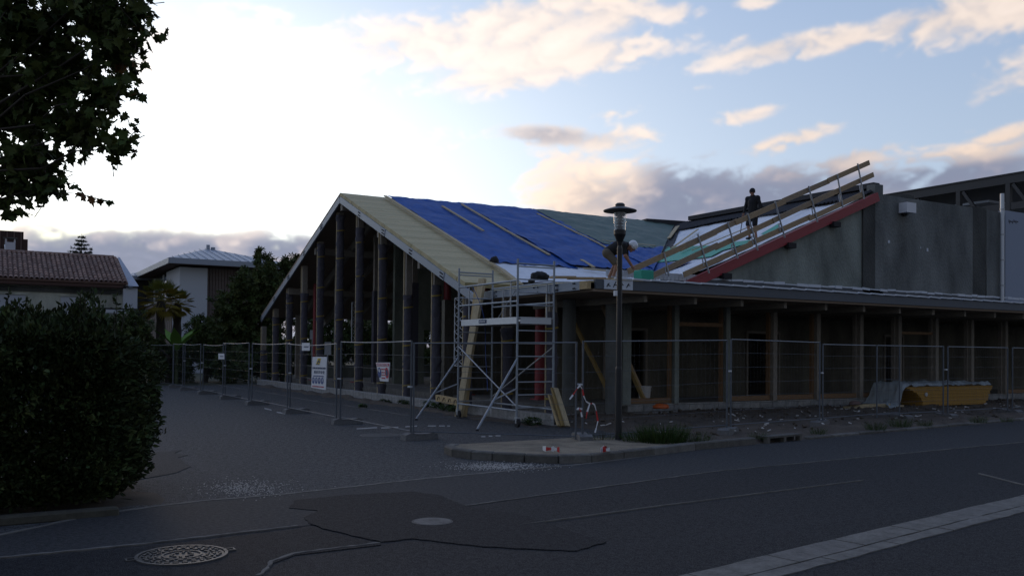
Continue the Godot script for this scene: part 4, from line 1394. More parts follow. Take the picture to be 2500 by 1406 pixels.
func make_guard_rail():
	var gz := WZ + 0.42
	var t := thing("guard_rail", "timber guard rail on steel posts climbing the red rake beam", "guard rail", Vector3(17.5, 3.6, gz))
	var rails := [[1532, 663, 2122, 397, 0.17, ["timber_rail", "timber_rail_b"], 5], [1592, 673, 2134, 426, 0.17, ["timber_rail_b", "timber_rail"], 4], [1668, 671, 2108, 473, 0.17, ["timber_rail", "timber_rail"], 3]]
	for r in rails:
		var a := on_z(r[0], r[1], gz)
		var b := on_z(r[2], r[3], gz)
		for i in r[6]:
			var p := a.lerp(b, i / float(r[6])) + Vector3(0, rnd(-.03, .03) if i > 0 else 0.0, 0.0 if i % 2 else 0.03)
			var q := a.lerp(b, minf(1.0, (i + 1.04) / r[6])) + Vector3(0, rnd(-.025, .025) if i < r[6] - 1 else 0.0, 0.0 if i % 2 else 0.03)
			board("rail_board", p, q, 0.03, r[4], M[r[5][i % 2]], t)
	for q in [[1622, 621, 1634, 674], [1704, 574, 1732, 667], [1777, 545, 1802, 631], [1826, 524, 1851, 611], [1893, 495, 1917, 580], [1975, 457, 1997, 542], [2045, 428, 2059, 507], [2095, 402, 2111, 486]]:
		var a := on_z(q[0], q[1] - 3, gz + 0.06)
		var b := on_z(q[2], q[3], gz + 0.06)
		var post := rod("rail_post", a, b, 0.028, M.galvanised, t, 8)
		var m := MB.new()
		var mid := a.lerp(b, 0.62)
		m.bar(mid + Vector3(-0.08, -0.02, -0.02), mid + Vector3(-0.02, -0.24, -0.02), 0.03, 0.03)
		m.bar(mid + Vector3(-0.09, 0, -0.02), mid + Vector3(0.02, 0, -0.02), 0.03, 0.03)
		put("clamp", m, M.galvanised, post)

# ---- things on the building site ----
const FENCE_H := 1.80
var wire_mesh := {}
func fence_panel(a: Vector3, b: Vector3, label: String, sag := 0.02, lean := 0.0, h := FENCE_H):
	var t := thing("site_fence", label, "fence", a, "site fence panels")
	var up := Vector3(0, 1, 0) + Vector3(0, 0, lean)
	var d := (b - a)
	var l := d.length()
	d /= l
	var ys := 0.14
	for p in [a + d * 0.02, b - d * 0.02]:
		rod("upright", p + up * 0.06, p + up * h, 0.019, M.fence_steel, t, 8)
	var m := MB.new()
	var n := 10
	for i in n:
		var s0 := i / float(n)
		var s1 := (i + 1) / float(n)
		m.tube(a.lerp(b, s0) + up * (h - 0.015 - sag * sin(s0 * PI)), a.lerp(b, s1) + up * (h - 0.015 - sag * sin(s1 * PI)), 0.0125, 0.0125, 6, false)
	put("top_rail", m, M.fence_top, t)
	rod("bottom_rail", a + up * ys, b + up * ys, 0.011, M.fence_steel, t, 6)
	for i in 5:
		var y := lerpf(ys, h, (i + 1) / 6.0)
		m = MB.new()
		var fnz := 0.012 * sin(i * 2.3)
		m.tube(a + up * y, a.lerp(b, 0.5) + up * (y + fnz) + Vector3(0.01, 0, 0.01), 0.0024, 0.0024, 4, false)
		m.tube(a.lerp(b, 0.5) + up * (y + fnz) + Vector3(0.01, 0, 0.01), b + up * y, 0.0024, 0.0024, 4, false)
		put("wire", m, M.fence_steel, t)
	m = MB.new()
	var k := int(l / 0.115)
	for i in range(1, k):
		var p := a.lerp(b, i / float(k))
		m.tube(p + up * ys, p + up * (h - 0.02), 0.0012, 0.0012, 3, false)
	var w := put("upright_wires", m, M.fence_steel, t)
	w.set_meta("kind", "stuff")
	return t
func fence_foot(at: Vector3, turn: float, label: String):
	var key := "foot"
	if not wire_mesh.has(key):
		var m := MB.new()
		var prof := [Vector2(-0.34, 0.0), Vector2(0.34, 0.0), Vector2(0.33, 0.10), Vector2(0.22, 0.135), Vector2(0.08, 0.115), Vector2(-0.08, 0.115), Vector2(-0.22, 0.135), Vector2(-0.33, 0.10)]
		var w := 0.115
		for i in prof.size():
			var p: Vector2 = prof[i]
			var q: Vector2 = prof[(i + 1) % prof.size()]
			m.quad(Vector3(p.x, p.y, -w), Vector3(p.x, p.y, w), Vector3(q.x, q.y, w), Vector3(q.x, q.y, -w))
		for s in [-1, 1]:
			for i in range(1, prof.size() - 1):
				var a := Vector3(prof[0].x, prof[0].y, w * s)
				var b := Vector3(prof[i].x, prof[i].y, w * s)
				var c := Vector3(prof[i + 1].x, prof[i + 1].y, w * s)
				if s > 0: m.tri(a, b, c)
				else: m.tri(a, c, b)
		wire_mesh[key] = m.mesh()
	var o := MeshInstance3D.new()
	o.mesh = wire_mesh[key]
	o.material_override = M.foot
	o.name = numbered("fence_block")
	add_child(o)
	o.position = at
	o.rotation.y = turn
	meta(o, label, "fence block", "concrete feet of the site fence")
func clip(at: Vector3, label: String):
	var m := MB.new()
	m.box(Vector3.ZERO, Vector3(0.075, 0.03, 0.075))
	m.tube(Vector3(-0.05, 0, 0), Vector3(0.05, 0, 0), 0.012, 0.012, 6)
	var o := loc("fence_clip", m, M.alu, self, at)
	meta(o, label, "clip", "clips joining fence panels")

func text_on(parent: Node, called: String, s: String, at: Vector3, b: Basis, h: float, w: float, m: Material):
	var tm := TextMesh.new()
	tm.text = s
	var f := SystemFont.new()
	f.font_names = PackedStringArray(["Droid Sans"])
	f.font_weight = 700
	tm.font = f
	tm.font_size = 32
	tm.pixel_size = 0.01
	tm.depth = 0.1
	var bb := tm.get_aabb()
	var sx: float = w / maxf(bb.size.x, 0.01)
	var sy: float = h / maxf(bb.size.y, 0.01)
	var o := MeshInstance3D.new()
	o.mesh = tm
	o.material_override = m
	o.name = called
	parent.add_child(o, true)
	o.transform = Transform3D(Basis(b.x * sx, b.y * sy, b.z * 0.03), at - origin_of(parent) - b.y * sy * bb.get_center().y - b.x * sx * bb.get_center().x)
func disc(parent: Node, called: String, at: Vector3, b: Basis, rx: float, ry: float, m: Material, d := 0.004) -> MeshInstance3D:
	var mb := MB.new()
	for i in 20:
		var t0 := TAU * i / 20
		var t1 := TAU * (i + 1) / 20
		mb.tri(at + b.z * d, at + b.z * d + b.x * cos(t0) * rx + b.y * sin(t0) * ry, at + b.z * d + b.x * cos(t1) * rx + b.y * sin(t1) * ry)
	return put(called, mb, m, parent)
func sign_board(called: String, label: String, tl: Vector3, tr: Vector3, br: Vector3, bl: Vector3) -> Array:
	var t := thing(called, label, "sign", (bl + br) * 0.5)
	var bx := (tr - tl).normalized()
	var by := ((tl + tr) * 0.5 - (bl + br) * 0.5).normalized()
	var bz := bx.cross(by).normalized()
	var m := MB.new()
	m.plate([bl, br, tr, tl], -bz * 0.012)
	put("board", m, M.sign_white, t)
	return [t, Basis(bx, by, bz), (tl + tr + bl + br) * 0.25, (tr - tl).length(), ((tl + tr) * 0.5 - (bl + br) * 0.5).length()]

func make_fences():
	var fx := 6.95
	var zs := [-39.9, -37.4, -34.0, -30.5, -27.1, -23.2, -19.4, -15.5]
	var lab := ["site fence panel by the bushes at the far end", "site fence panel between far end and small notice", "site fence panel carrying the small lone notice", "site fence panel past the small notice, bare of signs", "bare site fence panel before the tall white sign", "site fence panel carrying the tall white sign and upper notice", "site fence panel carrying the red and white warning sign"]
	for i in 7: fence_panel(Vector3(fx - 0.08 * (i % 2), 0.02, zs[i]), Vector3(fx - 0.08 * (i % 2), 0.02, zs[i + 1]), lab[i], 0.02 + 0.01 * (i % 3), 0.0, 1.84 - 0.02 * (i % 3))
	fence_panel(Vector3(6.3, 0.02, -43.2), Vector3(fx, 0.02, -39.95), "last site fence panel bending away into the hedge", 0.02)
	var c1 := Vector3(9.02, 0.05, -13.05)
	var c2 := Vector3(12.66, 0.12, -13.12)
	var c3 := Vector3(16.1, 0.10, -13.8)
	fence_panel(Vector3(fx, 0.02, -15.45), c1, "site fence panel in front of the scaffold tower", 0.0)
	fence_panel(c1 + Vector3(0.1, 0, 0), c2, "site fence panel behind the lamp post", 0.0, 0.0, 1.82)
	fence_panel(c2 + Vector3(0.07, 0, 0), c3, "site fence panel on the earth beyond the weed clump", 0.0, 0.0, 1.84)
	fence_panel(c3 + Vector3(0.07, 0, 0), Vector3(19.75, 0.1, -14.45), "site fence panel before the timber lying by the plinth", 0.0)
	fence_panel(Vector3(18.4, 0.1, -14.1), Vector3(21.15, 0.1, -14.2), "short site fence panel overlapping its neighbour before the orange stack", 0.0)
	fence_panel(Vector3(21.3, 0.1, -14.2), Vector3(24.3, 0.1, -14.4), "site fence panel in front of the orange formwork stack", 0.0)
	fence_panel(Vector3(24.5, 0.1, -14.4), Vector3(28.0, 0.1, -14.8), "site fence panel past the end of the orange stack", 0.0)
	var spot := ["by the bushes where the fence along the gable ends", "one panel short of the fence end by the bushes", "at the joint between small lone notice and fence end", "at the joint between small lone notice and tall sign", "two joints from the tall white sign, towards the notice", "beside the tall white sign, away from the warning sign", "at the joint between tall white sign and warning sign", "at the fence corner in front of the scaffold"]
	for i in 8: fence_foot(Vector3(fx + 0.16, 0.0, zs[i] + 0.03), rnd(-.12, .12), "concrete fence foot " + spot[i])
	fence_foot(c1 + Vector3(0.1, 0.06, 0.02), 1.2, "concrete fence foot standing on the sandy island")
	fence_foot(c2 + Vector3(-0.1, -0.03, 0.12), 0.5, "concrete fence foot on the earth by the weed clump")
	fence_foot(c3 + Vector3(0, -0.03, 0), 0.4, "concrete fence foot half buried in the earth of the verge")
	for x in [[19.7, -14.4], [21.2, -14.2], [24.4, -14.4]]: fence_foot(Vector3(x[0], 0.06, x[1]), 1.4, "concrete fence foot half buried in earth before the orange stack")
	for i in range(1, 8): clip(Vector3(fx - 0.03, 1.2 - 0.03 * i, zs[i]), "bright fence clip " + spot[i])
	clip(c1 + Vector3(0.05, 1.05, 0), "bright clip on the paired fence posts above the island")
	clip(c1 + Vector3(0.05, 0.62, 0), "bright clip on the paired fence posts above the island")
	clip(c2 + Vector3(0.03, 1.2, 0), "bright clip on the paired fence posts behind the weed clump")
	clip(c3 + Vector3(0.03, 1.15, 0), "bright clip on fence posts before the dark doorway")
	clip(Vector3(21.22, 1.3, -14.2), "bright clip on fence posts in front of the orange stack")
	# signs on the fence
	var sx := fx - 0.14
	var r := sign_board("construction_sign", "tall white site sign with yellow emblem, text and four blue safety discs", on_x(762, 871, sx), on_x(797, 871, sx), on_x(794, 952, sx), on_x(759, 946, sx))
	var t: Node3D = r[0]
	var b: Basis = r[1]
	var c: Vector3 = r[2]
	var w: float = r[3]
	var h: float = r[4]
	var m := MB.new()
	m.plate([c + b.x * -w * 0.20 + b.y * h * 0.27 + b.z * 0.006, c + b.x * w * 0.04 + b.y * h * 0.27 + b.z * 0.006, c + b.x * w * 0.12 + b.y * h * 0.455 + b.z * 0.006, c + b.x * -w * 0.10 + b.y * h * 0.455 + b.z * 0.006], -b.z * 0.004)
	put("emblem", m, M.sign_yellow, t)
	m = MB.new()
	m.bar(c + b.x * -w * 0.11 + b.y * h * 0.30 + b.z * 0.009, c + b.x * w * 0.03 + b.y * h * 0.42 + b.z * 0.009, 0.004, 0.035, b.y)
	m.bar(c + b.x * -w * 0.02 + b.y * h * 0.34 + b.z * 0.009, c + b.x * w * 0.06 + b.y * h * 0.335 + b.z * 0.009, 0.004, 0.03, b.y)
	m.bar(c + b.x * -w * 0.20 + b.y * h * 0.262 + b.z * 0.009, c + b.x * w * 0.04 + b.y * h * 0.262 + b.z * 0.009, 0.004, 0.016, b.y)
	put("emblem_drawing", m, M.sign_navy, t)
	text_on(t, "lettering", "ZONE DECONSTRUCTION", c + b.y * h * 0.145 + b.z * 0.006, b, h * 0.055, w * 0.9, M.sign_navy)
	text_on(t, "lettering", "05 57 77 12 12", c + b.y * h * 0.02 + b.x * w * 0.04 + b.z * 0.006, b, h * 0.085, w * 0.7, M.sign_navy)
	text_on(t, "lettering", "PROTECTIONS OBLIGATOIRES", c + b.y * -h * 0.105 + b.z * 0.006, b, h * 0.03, w * 0.72, M.sign_blue)
	for i in 4:
		var p := c + b.x * w * (-0.36 + 0.21 * i) + b.y * -h * 0.245
		var dd := disc(t, "safety_disc", p, b, w * 0.085, h * 0.105, M.sign_blue, 0.006)
		disc(dd, "pictogram", p + b.y * h * 0.015 + b.x * w * 0.005 * i, b, w * 0.028, h * (0.05 + 0.008 * (i % 2)), M.sign_white, 0.009)
	text_on(t, "lettering", "ACCES INTERDIT AU PUBLIC", c + b.y * -h * 0.435 + b.z * 0.006, b, h * 0.04, w * 0.82, M.sign_red)
	r = sign_board("warning_sign", "red and white warning sign with a blue and a red disc", on_x(917, 885, sx), on_x(951, 885, sx), on_x(947, 932, sx), on_x(927, 930, sx))
	t = r[0]; b = r[1]; c = r[2]; w = r[3]; h = r[4]
	m = MB.new()
	m.plate([c + b.x * -w * 0.42 + b.y * h * 0.31 + b.z * 0.005, c + b.x * w * 0.45 + b.y * h * 0.31 + b.z * 0.005, c + b.x * w * 0.45 + b.y * h * 0.45 + b.z * 0.005, c + b.x * -w * 0.45 + b.y * h * 0.45 + b.z * 0.005], -b.z * 0.003)
	put("red_band", m, M.sign_red, t)
	text_on(t, "lettering", "CHANTIER INTERDIT AU PUBLIC", c + b.y * h * 0.38 + b.z * 0.008, b, h * 0.08, w * 0.84, M.sign_white)
	var d1 := disc(t, "blue_disc", c + b.x * -w * 0.26 + b.y * -h * 0.04, b, w * 0.12, h * 0.27, M.sign_blue, 0.006)
	disc(d1, "pictogram", c + b.x * -w * 0.26 + b.y * h * 0.07, b, w * 0.05, h * 0.09, M.sign_white, 0.009)
	var d2 := disc(t, "red_disc", c + b.x * w * 0.26 + b.y * -h * 0.05, b, w * 0.13, h * 0.29, M.sign_red, 0.006)
	disc(d2, "pictogram", c + b.x * w * 0.26 + b.y * -h * 0.05, b, w * 0.08, h * 0.18, M.sign_navy, 0.009)
	for q in [["DANGER", 0.14, 0.3], ["PORT DU", -0.03, 0.22], ["CASQUE", -0.17, 0.25], ["OBLIGATOIRE", -0.33, 0.26]]:
		text_on(t, "lettering", q[0], c + b.y * h * q[1] + b.z * 0.006, b, h * 0.065, w * q[2], M.sign_red)
	for q in [[736, 837, 755, 856, "small white paper notice near the top of the fence"], [532, 863, 546, 877, "small white paper notice on the fence in front of the dark shrubs"]]:
		r = sign_board("notice", q[4], on_x(q[0], q[1], sx + 0.02), on_x(q[2], q[1], sx + 0.02), on_x(q[2], q[3], sx + 0.02), on_x(q[0], q[3], sx + 0.02))
		t = r[0]; b = r[1]; c = r[2]; w = r[3]; h = r[4]
		m = MB.new()
		for k in 6: m.bar(c + b.x * w * (-0.2 + k * 0.1) + b.y * h * -0.02 + b.z * 0.004, c + b.x * w * (-0.13 + k * 0.1) + b.y * h * (0.02 * (k % 2)) + b.z * 0.004, 0.003, h * 0.14, b.y)
		put("printed_line", m, M.sign_navy, t)

func make_lamp():
	var p := gp(1510, 1092)
	p.y = 0.08
	var t := thing("street_lamp", "black street lamp with flat disc hat and clear glass lantern", "street lamp", p)
	var m := MB.new()
	m.lathe(p, [Vector2(0.0, 0), Vector2(0.17, 0.0), Vector2(0.17, 0.025), Vector2(0.085, 0.03), Vector2(0.062, 0.06), Vector2(0.058, 1.3), Vector2(0.05, 1.34), Vector2(0.047, 3.42), Vector2(0.03, 3.5)], 18)
	put("pole", m, M.black_paint, t)
	var y := 3.50
	m = MB.new()
	m.lathe(p, [Vector2(0.0, y - 0.05), Vector2(0.035, y - 0.03), Vector2(0.05, y + 0.04), Vector2(0.105, y + 0.17), Vector2(0.108, y + 0.24), Vector2(0.095, y + 0.25), Vector2(0.05, y + 0.28), Vector2(0.0, y + 0.30)], 24)
	put("lantern_base", m, M.black_paint, t)
	m = MB.new()
	m.lathe(p, [Vector2(0.098, y + 0.24), Vector2(0.112, y + 0.38), Vector2(0.114, y + 0.56)], 28)
	put("lantern_glass", m, M.lamp_glass, t)
	m = MB.new()
	m.tube(p + Vector3(0, y + 0.28, 0), p + Vector3(0, y + 0.58, 0), 0.03, 0.04, 12)
	put("lamp_holder", m, M.lamp_grey, t)
	for i in 4:
		m = MB.new()
		var yy := y + 0.31 + i * 0.055
		m.lathe(p, [Vector2(0.03, yy), Vector2(0.066, yy - 0.012), Vector2(0.068, yy - 0.004), Vector2(0.03, yy + 0.018)], 20)
		put("louvre", m, M.lamp_grey, t)
	m = MB.new()
	m.lathe(p, [Vector2(0.0, y + 0.50), Vector2(0.085, y + 0.50), Vector2(0.11, y + 0.555), Vector2(0.29, y + 0.575), Vector2(0.297, y + 0.59), Vector2(0.29, y + 0.60), Vector2(0.12, y + 0.655), Vector2(0.085, y + 0.66), Vector2(0.0, y + 0.661)], 40)
	put("hat", m, M.lamp_grey, t)
	m = MB.new()
	m.lathe(p, [Vector2(0.08, y + 0.655), Vector2(0.088, y + 0.70), Vector2(0.06, y + 0.725), Vector2(0.0, y + 0.73)], 24)
	put("cap", m, M.lamp_grey, t)
	m = MB.new()
	var q := on_z(1503, 716, p.z + 0.06)
	m.box(q, Vector3(0.05, 0.09, 0.05))
	put("junction_box", m, M.paint_white, t)

func make_scaffold():
	var X0 := 10.2
	var X1 := 11.16
	var ZA := -19.95
	var ZB := -17.1
	var t := thing("scaffold_tower", "aluminium rolling scaffold tower with white toe boards and two outriggers", "scaffold", Vector3((X0 + X1) * 0.5, 0, (ZA + ZB) * 0.5))
	for z in [ZA, ZB]:
		var fr := Node3D.new()
		fr.name = "end_frame"
		t.add_child(fr, true)
		for x in [X0, X1]: rod("standard", Vector3(x, 0.2, z), Vector3(x, 3.72, z), 0.026, M.scaffold_steel, fr, 8)
		for i in 12:
			var y := 0.42 + i * 0.285
			if y > 3.68: break
			if y > 2.5 and i % 2 == 0 and z == ZA: continue
			rod("rung", Vector3(X0, y, z), Vector3(X1, y, z), 0.017, M.galvanised, fr, 6)
		rod("rung", Vector3(X0, 3.62, z), Vector3(X1, 3.62, z), 0.018, M.scaffold_steel, fr, 6)
	for x in [X0, X1]:
		for y in [2.78, 3.24]: rod("guard_rail", Vector3(x, y, ZA), Vector3(x, y, ZB), 0.022, M.scaffold_steel, t, 8)
		rod("base_rail", Vector3(x, 0.36, ZA), Vector3(x, 0.36, ZB), 0.022, M.scaffold_steel, t, 8)
		for z in [ZA + 0.55, ZB - 0.3]: rod("guard_upright", Vector3(x, 2.45, z), Vector3(x, 3.24, z), 0.016, M.galvanised, t, 6)
	rod("diagonal_brace", Vector3(X0, 1.78, ZA), Vector3(X0, 0.45, ZB), 0.017, M.galvanised, t, 6)
	rod("diagonal_brace", Vector3(X1, 0.5, ZA), Vector3(X1, 1.78, ZB), 0.017, M.galvanised, t, 6)
	rod("diagonal_brace", Vector3(X1, 2.5, ZA + 0.3), Vector3(X1, 3.2, ZA + 1.2), 0.012, M.galvanised, t, 6)
	var m := MB.new()
	m.box(Vector3((X0 + X1) * 0.5, 2.31, (ZA + ZB) * 0.5), Vector3(0.8, 0.05, 2.7))
	put("platform", m, M.timber_post, t)
	for q in [[Vector3(X0 + 0.04, 2.36, ZA + 0.08), Vector3(X0 + 0.04, 2.36, ZB - 0.06)], [Vector3(X1 - 0.04, 2.36, ZA + 0.08), Vector3(X1 - 0.04, 2.36, ZB - 0.06)], [Vector3(X0 + 0.08, 2.36, ZB + 0.0), Vector3(X1 - 0.08, 2.36, ZB + 0.0)]]:
		board("toe_board", q[0], q[1], 0.03, 0.15, M.alu, t)
	m = MB.new()
	m.box(Vector3(X0 + 0.018, 2.37, -18.75), Vector3(0.008, 0.085, 0.36))
	var lb := put("maker_label", m, M.sign_navy, t)
	m = MB.new()
	for i in 7: m.box(Vector3(X0 + 0.012, 2.365 + 0.008 * (i % 2), -18.88 + i * 0.042), Vector3(0.006, 0.035, 0.022))
	put("lettering", m, M.sign_white, lb)
	for q in [[Vector3(X0, 1.5, ZA), gp(1016, 1026)], [Vector3(X0, 1.5, ZB), gp(1165, 1052)]]:
		var o := rod("outrigger", q[0], q[1] + Vector3(0, 0.03, 0), 0.024, M.scaffold_steel, t, 8)
		rod("strut", (q[0] as Vector3).lerp(q[1], 0.58), Vector3(X0, 0.85, q[0].z), 0.018, M.galvanised, o, 6)
		m = MB.new()
		m.tube(q[1] + Vector3(0, 0.0, 0), q[1] + Vector3(0, 0.04, 0), 0.04, 0.03, 10)
		put("foot", m, M.rubber, o)
	for x in [X0, X1]:
		for z in [ZA, ZB]:
			m = MB.new()
			m.tube(Vector3(x - 0.03, 0.10, z + 0.03), Vector3(x + 0.03, 0.10, z + 0.03), 0.10, 0.10, 16)
			var wl := put("castor", m, M.rubber, t)
			m = MB.new()
			m.box(Vector3(x, 0.19, z + 0.02), Vector3(0.085, 0.06, 0.1))
			m.box(Vector3(x + 0.038, 0.14, z + 0.03), Vector3(0.008, 0.12, 0.05))
			m.box(Vector3(x - 0.038, 0.14, z + 0.03), Vector3(0.008, 0.12, 0.05))
			put("fork", m, M.galvanised, wl)
	# rope hanging from the rails
	m = MB.new()
	var pts := []
	var rad := []
	for i in 14:
		var s := i / 13.0
		pts.append(Vector3(X0 + 0.25 + 0.3 * sin(s * 2.6), lerpf(3.3, 0.7, s), ZA + 0.2 + 0.5 * s + 0.12 * sin(s * 7)))
		rad.append(0.009)
	m.path(pts, rad, 5)
	put("rope", m, M.sign_blue, t)

func make_timber():
	# the doubled beam propped through the tower
	var a := gp(1118, 1020)
	for i in 2:
		var o := board("timber_beam", a + Vector3(0.02 + i * 0.11, 0.02, 0.03 * i), on_x(1178 - i * 12, 681 + 20 * i, 11.06) , 0.09, 0.21 - i * 0.04, M.timber_pale if i == 0 else M.timber_new, self, Vector3(0.3, 0, 1))
		meta(o, ["long pale beam leaning through the scaffold tower up to the roof edge", "yellow beam lying behind the leaning pale one in the scaffold"][i], "beam")
	for i in 3:
		var p := gp(1366 + i * 10, 1045)
		var q := on_z(1343 + i * 7, 948 + (0 if i else 18), p.z - 0.55)
		var o := board("plank", p + Vector3(0, 0.04, 0), q, 0.13, 0.04, [M.timber_new, M.timber_prop, M.timber_pale][i], self, Vector3(0.2, 0, 1))
		meta(o, ["shorter yellow plank, first of three leaning on the corner post", "dark edged plank between two others leaning on the corner post", "tall pale plank of the three leaning on the corner post"][i], "plank")
	# cellular board on the plinth
	var t := thing("cellular_board", "short yellow board with a row of arched notches on the plinth", "board", Vector3(11.0, 0.28, -22.1))
	board("board", Vector3(11.06, 0.34, -22.9), Vector3(10.86, 0.30, -20.7), 0.12, 0.18, M.timber_new, t)
	for i in 5:
		var m := MB.new()
		var p := Vector3(11.06, 0.34, -22.9).lerp(Vector3(10.86, 0.30, -20.7), 0.12 + i * 0.19)
		var c := p + Vector3(-0.066, 0.0, 0)
		for k in 7:
			var t0 := PI * k / 7.0
			var t1 := PI * (k + 1) / 7.0
			m.bar(c + Vector3(0, -0.05 + sin(t0) * 0.10, cos(t0) * 0.085), c + Vector3(0, -0.05 + sin(t1) * 0.10, cos(t1) * 0.085), 0.012, 0.014)
		put("notch", m, M.rubber, t)
	# props and boards inside the canopy
	for q in [[Vector3(13.1, 2.95, -19.6), Vector3(14.3, 0.36, -19.0), "timber_prop", "slanting yellow prop under the canopy behind the lamp post"], [Vector3(14.05, 2.9, -19.2), Vector3(15.0, 0.36, -18.5), "timber_rail", "brown slanting board in the first bay of the canopy"], [Vector3(14.1, 1.55, -18.3), Vector3(14.75, 0.36, -18.25), "timber_prop", "yellow board leaning inside the first bay of the canopy"]]:
		var o := board("prop", q[0], q[1], 0.05, 0.14, M[q[2]], self, Vector3(0, 0, 1))
		meta(o, q[3], "prop")
	# bucket
	var bp := Vector3(15.0, 0.33, -18.6)
	t = thing("tub", "tall white plastic tub standing in the first bay", "tub", bp)
	var m := MB.new()
	m.lathe(bp, [Vector2(0.0, 0.0), Vector2(0.13, 0.0), Vector2(0.17, 0.42), Vector2(0.18, 0.43), Vector2(0.18, 0.46), Vector2(0.16, 0.46), Vector2(0.12, 0.03), Vector2(0.0, 0.03)], 22)
	put("body", m, M.bucket, t)
	m = MB.new()
	for k in 10:
		var t0 := PI * k / 10.0
		var t1 := PI * (k + 1) / 10.0
		m.tube(bp + Vector3(cos(t0) * 0.18, 0.43 - sin(t0) * 0.12, 0.06 + sin(t0) * 0.1), bp + Vector3(cos(t1) * 0.18, 0.43 - sin(t1) * 0.12, 0.06 + sin(t1) * 0.1), 0.005, 0.005, 5, false)
	put("handle", m, M.galvanised, t)
	# orange bag on the earth
	var rows := []
	var fn := FastNoiseLite.new()
	fn.seed = 77
	fn.frequency = 1.0
	lump("orange_bag", "crumpled orange bag lying on the earth beside the plinth", "bag", Vector3(14.6, 0.28, -17.45), Vector3(0.24, 0.08, 0.13), M.orange, 5)
	lump("dark_bag", "round black bag on the roof edge above the scaffold", "bag", on_z(1318, 683, -20.9) + Vector3(0, 0.0, 0), Vector3(0.27, 0.15, 0.2), M.rubber, 6)
	lump("dark_bag", "small black bundle next to the round bag on the roof edge", "bag", on_z(1298, 690, -20.9), Vector3(0.09, 0.08, 0.1), M.rubber, 7)
	lump("dark_bag", "black lump at the foot of the first blue tarpaulin", "bag", plA(1207, 641, 0.12), Vector3(0.14, 0.12, 0.12), M.rubber, 8)
	var tp := on_z(1572, 668, -19.3)
	tp.y = can_h(-19.3)
	t = thing("teal_crate", "teal crate with black base between the bending worker and the rail", "crate", tp)
	loc("body", unit_box(Vector3(0.42, 0.30, 0.36), 0.02), M.teal_sheet, t, Vector3(0, 0.28, 0))
	loc("base", unit_box(Vector3(0.56, 0.12, 0.42), 0.02), M.rubber, t, Vector3(0.02, 0.06, 0))
	# planks under the bending worker
	for i in 4:
		var z := -17.2 - i * 0.4
		var o := board("plank", Vector3(12.9 + i * 0.12, can_h(z) + 0.05 + 0.02 * (i % 2), z), Vector3(15.0 + i * 0.3, can_h(z) + 0.05, z + 0.1), 0.22, 0.04, M.timber_rail if i % 2 else M.timber_pale, self)
		meta(o, "plank laid flat on the canopy under the bending worker", "plank", "walkway planks on the canopy")
	for q in [[1345, 678, 1388, 670], [1388, 676, 1405, 671], [1420, 672, 1450, 668]]:
		var p := on_z(q[0], q[1] + 8, -17.6)
		p.y = maxf(p.y, can_h(-17.6) + 0.03)
		var o := board("board_offcut", p, p + Vector3(0.6, 0.02, 0.1), 0.2, 0.05, M.timber_rail, self)
		meta(o, "short board offcut lying on the canopy above the side beam", "board", "offcuts on the canopy edge")
	make_stack()
	make_tape()
func lump(called: String, label: String, category: String, at: Vector3, r: Vector3, m: Material, seed_: int):
	var fn := FastNoiseLite.new()
	fn.seed = seed_
	fn.frequency = 1.0
	var rows := []
	for i in 11:
		var row := []
		var e := -PI * 0.5 + PI * i / 10.0
		for j in 18:
			var a := TAU * j / 18.0
			var d := Vector3(cos(a) * cos(e), sin(e), -sin(a) * cos(e))
			var k := 1.0 + 0.35 * fn.get_noise_3dv(d * 1.7) + 0.12 * fn.get_noise_3dv(d * 5.0)
			var p := d * k * r
			if p.y < -r.y * 0.55: p.y = -r.y * 0.55
			row.append(p + Vector3(0, r.y * 0.5, 0))
		rows.append(row)
	var mb := MB.new()
	mb.smooth_grid(rows, true)
	meta(loc(called, mb, m, self, at), label, category)

